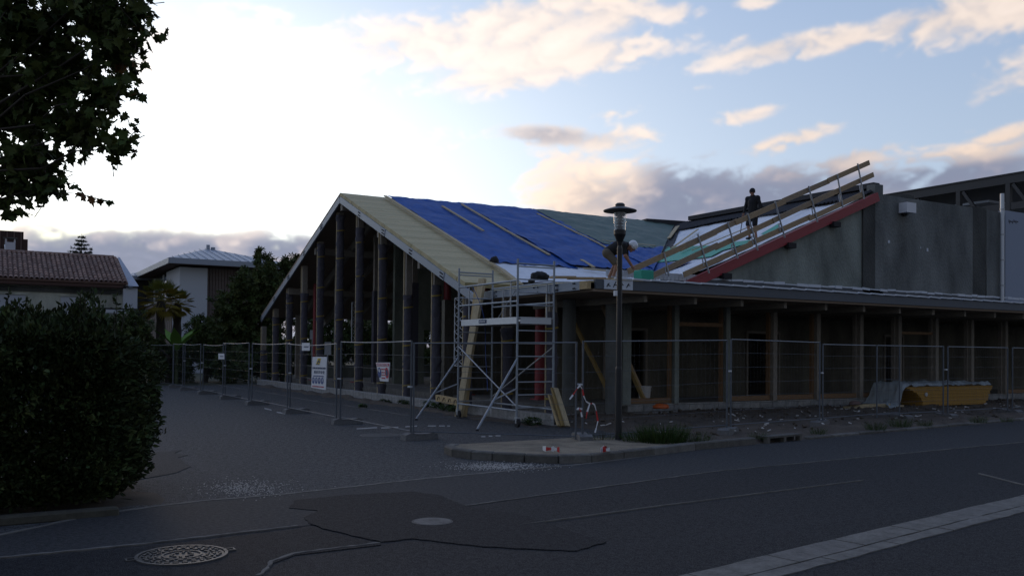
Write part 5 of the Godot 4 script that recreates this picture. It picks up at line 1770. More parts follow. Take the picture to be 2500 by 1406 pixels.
func make_stack():
	var t := thing("formwork_stack", "stack of orange formwork panels half covered with plastic sheet", "formwork panels", Vector3(25.5, 0.15, -17.3))
	var n := 11
	for i in n:
		var y := 0.18 + i * 0.052
		var s := i / float(n - 1)
		var x0 := 23.95 - 0.75 * pow(s, 2.6)
		var x1 := 27.1 + 0.3 * s
		board("panel", Vector3(x0 + rnd(-.02, .02), y, -17.25 + rnd(-.015, .015)), Vector3(x1 + rnd(-.04, .04), y, -17.25), 1.0, 0.044, M.formwork if i % 2 else M.formwork_b, t)
	var m := MB.new()
	m.tube(Vector3(24.1, 0.5, -16.76), Vector3(24.1, 0.5, -16.73), 0.06, 0.06, 12)
	put("corner_eye", m, M.galvanised, t)
	# plastic sheet
	var fn := FastNoiseLite.new()
	fn.seed = 91
	fn.frequency = 1.0
	fn.fractal_octaves = 4
	var rows := []
	for i in 24:
		var row := []
		for j in 70:
			var u := j / 69.0
			var v := i / 23.0
			var x := lerpf(22.35, 27.3, u)
			var z := lerpf(-16.72, -17.85, v)
			var y := 0.80 + 0.05 * fn.get_noise_2d(x * 2.4, z * 3.0) + 0.11 * absf(fn.get_noise_2d(x * 1.1 + 4, z * 1.7)) + 0.10 * sin(v * PI) * maxf(0.0, fn.get_noise_1d(x * 0.9))
			if x < 23.4: y = lerpf(y, 0.2 + 0.12 * fn.get_noise_2d(x * 4, z * 4), smoothstep(23.15, 22.75, x)) + 0.1 * absf(fn.get_noise_2d(x * 5, z * 5))
			if v < 0.12: y -= 0.06 * (0.12 - v) / 0.12
			row.append(Vector3(x + 0.05 * fn.get_noise_2d(y * 4, z * 4), y, z + 0.08 * fn.get_noise_2d(x * 2.0, v * 2)))
		rows.append(row)
	m = MB.new()
	m.smooth_grid(rows)
	meta(put("plastic_sheet", m, M.plastic_sheet), "crumpled clear plastic sheet over the orange formwork stack", "plastic sheet")
	for i in 4:
		var a := gp(2050 + i * 10, 998 - i * 3, 0.15)
		var o := board("timber_length", Vector3(20.9 + i * 0.15, 0.17 + 0.05 * (i / 2), -17.0 - 0.16 * (i % 2)), Vector3(23.2 - i * 0.3, 0.18 + 0.05 * (i / 2), -16.9 - 0.16 * (i % 2)), 0.14, 0.045, M.timber_new if i % 2 else M.timber_pale, self)
		meta(o, "yellow timber length lying on the earth before the plinth", "timber", "timber lengths by the plinth")
	lump("orange_bag", "small brown sack on the end of the timber lengths", "bag", Vector3(21.2, 0.25, -16.95), Vector3(0.2, 0.07, 0.12), M.brown_rib, 12)

func ribbon(pts: Array, w: float, called: String, parent: Node):
	for i in pts.size() - 1:
		var m := MB.new()
		var d: Vector3 = (pts[i + 1] - pts[i]).normalized()
		var s := d.cross(cf).normalized() * w * 0.5
		var tw := s * 0.5 * (1 if i % 2 else -1)
		m.plate([pts[i] - s, pts[i + 1] - s + tw, pts[i + 1] + s - tw, pts[i] + s], cf * 0.002)
		put(called, m, M.tape_red if i % 3 == 1 else M.paint_white, parent)
func make_tape():
	var t := thing("barrier_tape", "torn red and white barrier tape tied to the fence posts by the island", "barrier tape", Vector3(9.2, 0.9, -13.0))
	for q in [[[1391, 975], [1399, 964], [1410, 948], [1416, 941], [1422, 950], [1425, 966], [1431, 980], [1441, 986], [1446, 984], [1452, 988], [1456, 1003], [1460, 1028], [1456, 1045], [1453, 1056]], [[1440, 986], [1434, 1005], [1431, 1022]], [[1408, 1000], [1414, 996], [1419, 1006], [1421, 1018]]]:
		var pts := []
		for p in q: pts.append(on_z(p[0], p[1], -13.0))
		ribbon(pts, 0.022, "strip", t)
	var g := thing("barrier_tape", "red and white tape scrap lying flat on the sandy island", "barrier tape", gp(1340, 1097, 0.17))
	var pts := []
	for p in [[1325, 1094], [1333, 1096], [1346, 1096], [1352, 1096], [1360, 1097], [1366, 1098]]: pts.append(gp(p[0], p[1], 0.18))
	ribbon(pts, 0.06, "strip", g)
	g = thing("barrier_tape", "red and white tape scrap at the foot of the street lamp", "barrier tape", gp(1478, 1096, 0.17))
	pts = []
	for p in [[1466, 1099], [1474, 1094], [1482, 1091], [1489, 1097], [1480, 1098], [1472, 1097]]: pts.append(gp(p[0], p[1], 0.19))
	ribbon(pts, 0.06, "strip", g)

# ---- plants ----
func leaf_mesh(kind: String) -> ArrayMesh:
	var m := MB.new()
	m.use_c = true
	if kind == "plane":                 # five-lobed leaf, one unit across, lying in x-y with its stalk at the origin
		var o := [Vector2(0, 0), Vector2(0.10, -0.06), Vector2(0.30, -0.02), Vector2(0.24, 0.14), Vector2(0.50, 0.30), Vector2(0.30, 0.40), Vector2(0.30, 0.58), Vector2(0.15, 0.56), Vector2(0.0, 0.95)]
		var all := []
		for p in o: all.append(p)
		for i in range(7, 0, -1): all.append(Vector2(-o[i].x, o[i].y))
		var c := Vector3(0, 0.32, 0.05)
		for i in all.size():
			var a: Vector2 = all[i]
			var b: Vector2 = all[(i + 1) % all.size()]
			m.tri(c, Vector3(a.x, a.y, -0.10 * absf(a.x)), Vector3(b.x, b.y, -0.10 * absf(b.x)))
	elif kind == "oval":
		var o := [Vector3(0, 0, 0), Vector3(0.2, 0.35, 0.03), Vector3(0.17, 0.7, 0.02), Vector3(0, 1.0, -0.05), Vector3(-0.17, 0.7, 0.02), Vector3(-0.2, 0.35, 0.03)]
		var c := Vector3(0, 0.5, -0.03)
		for i in 6: m.tri(c, o[i], o[(i + 1) % 6])
	elif kind == "clump":                # a spray of six small leaves
		for i in 6:
			var a := i * 1.05
			var d := Vector3(cos(a), 0.55 + 0.3 * sin(i * 2.1), sin(a)).normalized()
			var s := d.cross(Vector3.UP).normalized() * 0.16
			m.tri(Vector3.ZERO, d * 0.55 + s, d)
			m.tri(Vector3.ZERO, d, d * 0.55 - s)
	elif kind == "blade":
		m.tri(Vector3(-0.06, 0, 0), Vector3(0.06, 0, 0), Vector3(0.05, 0.55, 0.08))
		m.tri(Vector3(-0.06, 0, 0), Vector3(0.05, 0.55, 0.08), Vector3(-0.03, 0.6, 0.08))
		m.tri(Vector3(-0.03, 0.6, 0.08), Vector3(0.05, 0.55, 0.08), Vector3(0.02, 1.0, 0.28))
	return m.mesh()
var leaf_of := {}
func leaves(parent: Node, called: String, kind: String, spots: Array, m: Material):   # spots: [Transform3D, Color]
	if not leaf_of.has(kind): leaf_of[kind] = leaf_mesh(kind)
	var mm := MultiMesh.new()
	mm.transform_format = MultiMesh.TRANSFORM_3D
	mm.use_colors = true
	mm.mesh = leaf_of[kind]
	mm.instance_count = spots.size()
	var off := origin_of(parent)
	for i in spots.size():
		var t: Transform3D = spots[i][0]
		t.origin -= off
		mm.set_instance_transform(i, t)
		mm.set_instance_color(i, spots[i][1])
	var o := MultiMeshInstance3D.new()
	o.multimesh = mm
	o.material_override = m
	o.name = called
	parent.add_child(o, true)
	o.set_meta("kind", "stuff")
func rand_dir() -> Vector3:
	var z := rnd(-1, 1)
	var a := rnd(0, TAU)
	var r := sqrt(1 - z * z)
	return Vector3(r * cos(a), z, r * sin(a))
func frame_to(y: Vector3, roll: float) -> Basis:           # a basis whose y runs along a direction
	y = y.normalized()
	var x := y.cross(Vector3(0.3, 1, 0.2)).normalized()
	var z := x.cross(y)
	return Basis(x * cos(roll) + z * sin(roll), y, z * cos(roll) - x * sin(roll))
func leaf_col(base: Vector3, v: float) -> Color:
	var k := 1.0 + rnd(-v, v)
	return Color(base.x * k * (1.0 + rnd(-.15, .2)), base.y * k, base.z * k * (1.0 + rnd(-.2, .1)))

# a tree or shrub: crown lobes [centre, radii], limbs to each lobe, leaves set on twigs
func plant(called: String, label: String, category: String, foot: Vector3, trunk_r: float, fork: Vector3, lobes: Array, kind: String, size: float, density: float, base: Vector3, m: Material, twig_len := 0.5, group := "", shell := 0.0, limb := 1.0) -> Node3D:
	var t := thing(called, label, category, foot, group)
	var mb := MB.new()
	var mid := foot.lerp(fork, 0.5) + Vector3(rnd(-.1, .1), 0, rnd(-.1, .1)) * trunk_r * 4
	mb.path([foot - Vector3(0, 0.05, 0), foot + Vector3(0, 0.1, 0), mid, fork], [trunk_r * 1.35, trunk_r * 1.05, trunk_r * 0.9, trunk_r * 0.75], 10)
	put("trunk", mb, M.bark, t)
	var spots := []
	var tw := MB.new()
	for l in lobes:
		var c: Vector3 = l[0]
		var r: Vector3 = l[1]
		mb = MB.new()
		var k := fork.lerp(c, 0.55) + Vector3(0, 0.12, 0) * r.y
		var pts := [fork - Vector3(0, 0.05, 0)]
		var rad := [trunk_r * 0.45 * limb]
		for i in 7:
			var s := (i + 1) / 7.0
			var q := fork.lerp(k, s * 2.0) if s < 0.5 else k.lerp(c, s * 2.0 - 1.0)
			pts.append(q + rand_dir() * 0.06 * fork.distance_to(c) * (0.5 if i < 6 else 0.1))
			rad.append(trunk_r * lerpf(0.36, 0.06, s) * limb)
		mb.path(pts, rad, 6)
		put("limb", mb, M.bark, t)
		var vol := r.x * r.y * r.z
		var n := maxi(6, int(density * pow(vol, 0.72)))
		for i in n:
			var d := rand_dir()
			var q := pow(rnd(shell, 1.0), 0.5)
			var p := c + d * r * q * (1.0 + 0.25 * sin(d.x * 7.0 + d.y * 5.0))
			var out := (d * 0.7 + Vector3(0, -0.25, 0) + rand_dir() * 0.5).normalized()
			var a := p - out * twig_len
			if i % 2 == 0: tw.tube(a, p, 0.007, 0.003, 3, false)
			for j in 4:
				var s := a.lerp(p, 0.35 + 0.22 * j)
				var ld := (out * 0.5 + rand_dir() * 0.8 + Vector3(0, -0.35, 0)).normalized()
				spots.append([Transform3D(frame_to(ld, rnd(0, TAU)).scaled_local(Vector3.ONE * size * rnd(0.65, 1.2)), s), leaf_col(base, 0.35)])
	if tw.v.size() > 0: put("twigs", tw, M.twig, t).set_meta("kind", "stuff")
	leaves(t, "foliage", kind, spots, m)
	return t

func make_near_tree():
	var w := 12.0
	var foot := Vector3(-2.6, 0, -15.3)
	var L := []
	# crown lobes: pixel centre, half width and half height in pixels, distance
	for q in [[60, 60, 210, 130, 12.2], [250, 40, 120, 75, 12.0], [330, 30, 45, 35, 11.8], [280, 130, 85, 60, 11.8], [150, 190, 150, 90, 12.4], [255, 235, 75, 55, 11.7], [40, 270, 140, 100, 12.6], [190, 320, 110, 70, 12.0], [285, 365, 48, 26, 11.7], [80, 400, 110, 60, 12.3], [40, 455, 90, 40, 12.2], [130, 465, 60, 25, 11.9], [15, 505, 30, 30, 11.8], [-120, 150, 200, 180, 12.8], [-160, 380, 160, 130, 13.0], [120, -140, 260, 110, 12.4], [-200, -150, 220, 130, 13.0], [320, -60, 70, 60, 12.0], [-420, 100, 200, 260, 13.6], [-650, 50, 220, 230, 14.0]]:
		var c := dep(q[0], q[1], q[4])
		var s: float = q[4] / F
		L.append([c, Vector3(q[2] * s, q[3] * s, minf(q[2], 120.0) * s * 1.2)])
	var t := plant("plane_tree", "plane tree whose dark lobed leaves hang over the hedge", "tree", foot, 0.19, Vector3(-2.2, 3.4, -15.0), L, "plane", 0.165, 300.0, Vector3(0.055, 0.075, 0.022), M.leaf_tree, 0.45, "", 0.0, 0.5)
	# a long bare twig end with a few leaves, and some coloured leaves along the outer edge
	var spots := []
	var tw := MB.new()
	for q in [[[130, 470], [190, 472], [250, 488], [268, 492]], [[300, 60], [350, 72], [395, 90], [408, 66]], [[270, 170], [320, 150], [352, 160]], [[250, 330], [305, 345], [335, 385]], [[300, 215], [330, 228], [346, 232]], [[20, 480], [40, 505], [55, 520]]]:
		var pts := []
		for p in q: pts.append(dep(p[0], p[1], 11.75))
		for i in pts.size() - 1:
			tw.tube(pts[i], pts[i + 1], 0.007, 0.004, 4, false)
			for j in 3:
				var s: Vector3 = pts[i].lerp(pts[i + 1], rnd(0.2, 1.0))
				var ld := (rand_dir() * 0.7 + Vector3(0.2, -0.7, 0)).normalized()
				var col := Vector3(0.10, 0.055, 0.02) if rng.randf() < 0.35 else Vector3(0.055, 0.075, 0.022)
				spots.append([Transform3D(frame_to(ld, rnd(0, TAU)).scaled_local(Vector3.ONE * 0.16 * rnd(0.6, 1.1)), s), leaf_col(col, 0.3)])
	put("twigs", tw, M.twig, t).set_meta("kind", "stuff")
	leaves(t, "foliage", "plane", spots, M.leaf_tree)

func make_hedge():
	# clipped evergreen hedge: rounded block with an uneven face
	var fn := FastNoiseLite.new()
	fn.seed = 201
	fn.frequency = 1.0
	fn.fractal_octaves = 4
	var lo := Vector3(-8.5, 0.0, -13.4)
	var hi := Vector3(1.62, 1.90, -9.92)
	var t := thing("hedge", "dense dark evergreen hedge beside the car park entrance", "hedge", Vector3(-2.5, 0, -11.5))
	var c := (lo + hi) * 0.5
	var h := (hi - lo) * 0.5
	var spots := []
	var base := Vector3(0.030, 0.042, 0.016)
	var n := 62000
	for i in n:
		var p := Vector3.ZERO
		var d := Vector3.ZERO
		var f := rng.randf()
		var u := rnd(-1, 1)
		var v := rnd(-1, 1)
		if f < 0.46:                   # road face
			p = Vector3(c.x + u * h.x, c.y + v * h.y, hi.z)
			if f < 0.38: p.x = rnd(-1.2, hi.x)
			d = Vector3(0, 0, 1)
		elif f < 0.72:                 # end face
			p = Vector3(hi.x, c.y + v * h.y, c.z + u * h.z)
			d = Vector3(1, 0, 0)
		elif f < 0.95:                 # top
			p = Vector3(rnd(-1.5, hi.x), hi.y, c.z + v * h.z)
			d = Vector3(0, 1, 0)
		else:
			p = Vector3(c.x + u * h.x, c.y + v * h.y, lo.z)
			d = Vector3(0, 0, -1)
		# round the corners
		var q := (p - c) / h
		var k := pow(pow(absf(q.x), 9) + pow(absf(q.y), 7) + pow(absf(q.z), 7), 1.0 / 8.0)
		p = c + (p - c) / maxf(k, 0.9)
		var bump := 0.30 * fn.get_noise_3dv(p * 1.1) + 0.14 * fn.get_noise_3dv(p * 3.2) - pow(rng.randf(), 1.6) * 0.5
		if d.y > 0.5: bump += 0.10 + 0.28 * maxf(0.0, fn.get_noise_2d(p.x * 2.4, p.z * 2.4))
		p += d * bump
		if p.y < 0.03: continue
		if p.y < 0.35: p -= Vector3(0.22, 0, 0) * (1.0 - p.y / 0.35) * maxf(0.0, d.x)
		var ld := (d + rand_dir() * 0.9 + Vector3(0, 0.35, 0)).normalized()
		spots.append([Transform3D(frame_to(ld, rnd(0, TAU)).scaled_local(Vector3.ONE * rnd(0.04, 0.095)), p), leaf_col(base * (1.9 if fn.get_noise_3dv(p * 2.0) > 0.22 else 1.0), 0.5)])
	# leaves and stems through the depth of the hedge
	for i in 15000:
		var p := Vector3(rnd(-2.6, hi.x - 0.25), rnd(0.05, hi.y - 0.1), rnd(lo.z + 0.2, hi.z - 0.2))
		spots.append([Transform3D(frame_to((rand_dir() + Vector3(0, 0.3, 0.4)).normalized(), rnd(0, TAU)).scaled_local(Vector3.ONE * rnd(0.07, 0.13)), p), leaf_col(base, 0.4)])
	for i in 16:
		var st := MB.new()
		var s0 := Vector3(rnd(-3.0, hi.x - 0.4), 0.0, rnd(-12.6, -10.5))
		st.path([s0, s0 + Vector3(rnd(-.1, .1), 0.8, rnd(-.1, .1)), s0 + Vector3(rnd(-.3, .3), 1.6, rnd(-.3, .3))], [0.035, 0.025, 0.01], 6)
		put("stem", st, M.bark, t)
	# upright young shoots on top
	var tw := MB.new()
	for i in 46:
		var x := rnd(-1.4, hi.x - 0.3)
		var z := rnd(-11.6, -10.2)
		var hh := rnd(0.12, 0.42)
		var a := Vector3(x, hi.y - 0.05, z)
		var b := a + Vector3(rnd(-.06, .06), hh, rnd(-.06, .06))
		tw.tube(a, b, 0.006, 0.003, 4, false)
		for j in int(hh * 60):
			var s := a.lerp(b, rnd(0.1, 1.0))
			spots.append([Transform3D(frame_to((rand_dir() + Vector3(0, 0.9, 0)).normalized(), rnd(0, TAU)).scaled_local(Vector3.ONE * rnd(0.05, 0.085)), s), leaf_col(base * 1.3, 0.4)])
	put("twigs", tw, M.twig, t).set_meta("kind", "stuff")
	leaves(t, "foliage", "oval", spots, M.leaf_hedge)
	# edging in front of the hedge
	var e := thing("edging_wall", "low mossy concrete edging at the foot of the hedge", "edging", Vector3(0, 0, -9.8))
	for i in 6:
		var x := 1.2 - i * 1.25
		board("edging_block", Vector3(x, 0.04, -9.78 + i * 0.045), Vector3(x - 1.22, 0.04, -9.74 + i * 0.045), 0.13, 0.10, M.kerb_mossy, e, Vector3.UP, 0.02)
	# dry soil under the hedge
	var fnr := []
	for i in 6:
		var row := []
		for j in 30:
			var x := lerpf(-6.0, 2.3 - 0.1 * i, j / 29.0)
			row.append(Vector3(x, 0.012 + 0.02 * fn.get_noise_2d(x * 3, i) + (0.0 if i > 0 and i < 5 and j < 28 else -0.03), -9.86 - i * 0.75))
		fnr.append(row)
	var sm := MB.new()
	sm.smooth_grid(fnr)
	put("hedge_bed", sm, M.dirt).set_meta("kind", "structure")

func lobe_px(px: float, py: float, rx: float, ry: float, w: float) -> Array:
	var s := w / F
	return [dep(px, py, w), Vector3(rx * s, ry * s, rx * s)]
func make_background_plants():
	var g := Vector3(0.065, 0.088, 0.032)
	# shrubs and trees behind the far fence
	var defs := [
		["broad_tree", "broad dark tree rising behind the far end of the gable roof", [[600, 760, 75, 90], [640, 700, 55, 55], [560, 800, 55, 60], [620, 850, 80, 60], [690, 740, 40, 70], [700, 660, 22, 35], [720, 640, 14, 25], [632, 640, 14, 40], [600, 680, 25, 35], [655, 645, 16, 30]], 47.0, 640, 0.20, 900.0],
		["shrub", "dark shrub mass behind the fence below the pale wall panel", [[500, 830, 50, 55], [455, 870, 45, 45], [530, 880, 60, 45], [480, 800, 26, 34], [560, 900, 60, 40]], 43.5, 500, 0.17, 900.0],
		["shrub", "low shrub at the left end of the far fence", [[420, 880, 40, 50], [390, 910, 40, 35], [380, 850, 30, 30], [440, 915, 40, 30]], 42.5, 410, 0.16, 900.0],
		["shrub", "dark shrub behind the first posts of the gable", [[650, 880, 55, 55], [700, 880, 60, 60], [740, 840, 40, 60]], 46.0, 690, 0.17, 900.0],
		["broad_tree", "dark tree seen between the middle posts of the gable", [[790, 800, 60, 60], [830, 850, 60, 50], [880, 820, 60, 70], [760, 870, 50, 45]], 51.0, 820, 0.18, 900.0],
		["broad_tree", "dark tree seen deep between the posts beside the partition", [[960, 840, 80, 70], [1040, 830, 80, 80], [920, 870, 50, 50]], 55.0, 980, 0.18, 800.0],
		["shrub", "leafy shrub in front of the tiled house", [[330, 800, 45, 50], [290, 830, 60, 55], [350, 860, 40, 50]], 41.0, 320, 0.16, 900.0],
	]
	for d in defs:
		var L := []
		for q in d[2]: L.append(lobe_px(q[0], q[1], q[2], q[3], d[3] + rnd(-.8, .8)))
		var f := dep(d[4], 900, d[3])
		f.y = 0.0
		plant(d[0], d[1], "tree" if d[0] == "broad_tree" else "shrub", f, 0.14, Vector3(f.x, 1.3, f.z), L, "clump", d[5] * 1.15, 150.0, g, M.leaf_bush, 0.35, "", 0.25)
	# conifer behind the house
	var tip := dep(198, 570, 60.0)
	var foot := Vector3(tip.x, 0, tip.z)
	var t := thing("conifer", "dark conifer with a pointed tip behind the tiled roof", "tree", foot)
	rod("trunk", foot, tip, 0.16, M.bark, t, 8, 0.01)
	var spots := []
	var mb := MB.new()
	for i in 260:
		var s := pow(i / 259.0, 0.8)
		var y := lerpf(tip.y - 0.15, tip.y - 5.5, s)
		var a := i * 2.39996
		y = tip.y - snappedf(tip.y - y, 0.26) - rnd(0, 0.05)
		var l := 0.06 + (tip.y - y) * 0.5 * rnd(0.75, 1.2)
		var d := Vector3(cos(a), 0.12 - 0.12 * s, sin(a))
		var p0 := Vector3(tip.x, y, tip.z)
		var p1 := p0 + d * l
		mb.tube(p0, p1, 0.02, 0.005, 3, false)
		for j in int(3 + l * 9):
			var q := p0.lerp(p1, rnd(0.25, 1.0))
			spots.append([Transform3D(frame_to((d + rand_dir() * 0.35 + Vector3(0, 0.2, 0)).normalized(), rnd(0, TAU)).scaled_local(Vector3(0.6, 1, 0.6) * rnd(0.12, 0.24)), q), leaf_col(Vector3(0.022, 0.032, 0.016), 0.3)])
	put("branches", mb, M.twig, t).set_meta("kind", "stuff")
	leaves(t, "foliage", "clump", spots, M.leaf_bush)
	# palm
	for q in [[392, 735, 46.0, "fan palm with sunlight put into its yellow crown colour beside the pale wall panel", 1.0], [432, 742, 47.5, "second fan palm with smaller crown behind the first", 0.72]]:
		var top := dep(q[0], q[1], q[2])
		var pf := Vector3(top.x, 0, top.z)
		var pt := thing("fan_palm", q[3], "palm", pf)
		mb = MB.new()
		var pts := []
		var rad := []
		for i in 9:
			pts.append(pf.lerp(top, i / 8.0))
			rad.append(0.20 + 0.05 * (i % 2))
		mb.path(pts, rad, 9)
		put("trunk", mb, M.bark, pt)
		var pr := RandomNumberGenerator.new()
		pr.seed = 5 + int(q[0])
		for i in 34:
			var a := i * 2.4
			var e := lerpf(1.3, -0.9, i / 33.0)
			var d := Vector3(cos(a) * cos(e), sin(e), sin(a) * cos(e))
			var b0: Vector3 = top + d * (0.75 * q[4])
			var fr := MB.new()
			fr.use_c = true
			fr.col = Color(0.22, 0.18, 0.035) if i > 9 else Color(0.12, 0.13, 0.03)  # yellow of sunlight put into the colour of the lower fronds
			fr.tube(top, b0, 0.014, 0.010, 4, false)
			var side := d.cross(Vector3.UP).normalized()
			var nrm := side.cross(d)
			for k in 15:
				var ang := lerpf(-1.5, 1.5, k / 14.0)
				var bd := (d * cos(ang) + side * sin(ang)).normalized()
				var len_: float = 0.62 * q[4] * (0.75 + 0.25 * cos(ang)) * pr.randf_range(0.85, 1.1)
				var w2 := bd.cross(nrm).normalized() * 0.03
				var tipb: Vector3 = b0 + bd * len_ + Vector3(0, -0.14 * len_, 0)
				fr.tri(b0, b0 + bd * len_ * 0.5 + w2, tipb)
				fr.tri(b0, tipb, b0 + bd * len_ * 0.5 - w2)
			put("frond", fr, M.leaf_palm, pt)
	# banana leaf
	var bf := dep(430, 900, 42.0)
	bf.y = 0.0
	var bt := thing("banana_plant", "bright green banana plant with broad leaves behind the fence", "plant", bf)
	rod("stem", bf, bf + Vector3(0, 1.6, 0), 0.09, M.palm_stem, bt, 8, 0.06)
	for i in 5:
		var a := 0.6 + i * 1.26
		var d := Vector3(cos(a) * 0.55, 1.0, sin(a) * 0.55).normalized()
		var s := bf + Vector3(0, 1.5, 0)
		var rows := []
		var side := d.cross(Vector3(sin(a), 0, -cos(a))).normalized()
		side = Vector3(-sin(a), 0, cos(a))
		for j in 9:
			var u := j / 8.0
			var cc := s + d * (1.5 * u) + Vector3(cos(a), -0.5, sin(a)) * 0.45 * u * u
			var wdt := 0.24 * sin(clampf(u * 1.05, 0, 1) * PI) + 0.01
			rows.append([cc - side * wdt, cc + Vector3(0, -0.04, 0), cc + side * wdt])
		var fm := MB.new()
		fm.use_c = true
		fm.col = Color(0.13, 0.24, 0.05)
		fm.smooth_grid(rows)
		for k in fm.c.size(): fm.c[k] = fm.col
		put("leaf", fm, M.leaf_palm, bt)
	# weeds at the plinth and the clump by the lamp
	for q in [[885, 996, 0.10, 30], [1000, 990, 0.2, 60], [1090, 1000, 0.3, 90], [1120, 1005, 0.22, 60], [1150, 1008, 0.26, 80], [1300, 1038, 0.2, 60], [940, 985, 0.15, 40]]:
		var f := gp(q[0], q[1])
		f.x = minf(f.x, 11.0)
		weed(f, q[2], q[3], "small leafy weed growing at the foot of the gable plinth", "weeds along the plinth", "clump")
	weed(gp(1620, 1082, 0.1), 0.36, 420, "tall grassy weed clump on the verge beyond the lamp post", "", "blade")
	weed(gp(1560, 1080, 0.1), 0.25, 160, "low grass tuft right beside the lamp post", "", "blade")
	for q in [[1470, 1080, 0.2, 70], [1700, 1082, 0.22, 120], [1850, 1072, 0.16, 70], [2000, 1060, 0.16, 90], [2140, 1050, 0.2, 110], [2200, 1042, 0.22, 120], [2260, 1040, 0.16, 90], [2390, 1032, 0.18, 90], [2460, 1030, 0.14, 70]]:
		weed(gp(q[0], q[1], 0.08), q[2], q[3], "short grass tuft on the earth along the kerb", "grass tufts along the kerb", "blade")
func weed(f: Vector3, h: float, n: int, label: String, group: String, kind: String):
	var t := thing("weed", label, "weed", f, group)
	var spots := []
	for i in (n * 2 if kind == "blade" else n):
		var a := rnd(0, TAU)
		var r := h * 0.9 * sqrt(rnd(0, 1))
		var p := f + Vector3(cos(a) * r * 1.3, 0, sin(a) * r)
		var d := Vector3(cos(a) * 0.45, 1.0, sin(a) * 0.45) + rand_dir() * 0.35
		if kind == "clump": p.y += rnd(0, h * 0.7)
		spots.append([Transform3D(frame_to(d.normalized(), rnd(0, TAU)).scaled_local((Vector3(0.22, 1, 0.5) if kind == "blade" else Vector3.ONE) * (h * rnd(0.5, 1.15) if kind == "blade" else rnd(0.05, 0.11))), p), leaf_col(Vector3(0.04, 0.07, 0.02), 0.45)])
	leaves(t, "foliage", kind, spots, M.leaf_bush)
	var mb := MB.new()
	for i in 3: mb.tube(f, f + Vector3(rnd(-.3, .3), 0.8, rnd(-.3, .3)) * h, 0.006, 0.003, 4, false)
	put("stem", mb, M.twig, t)

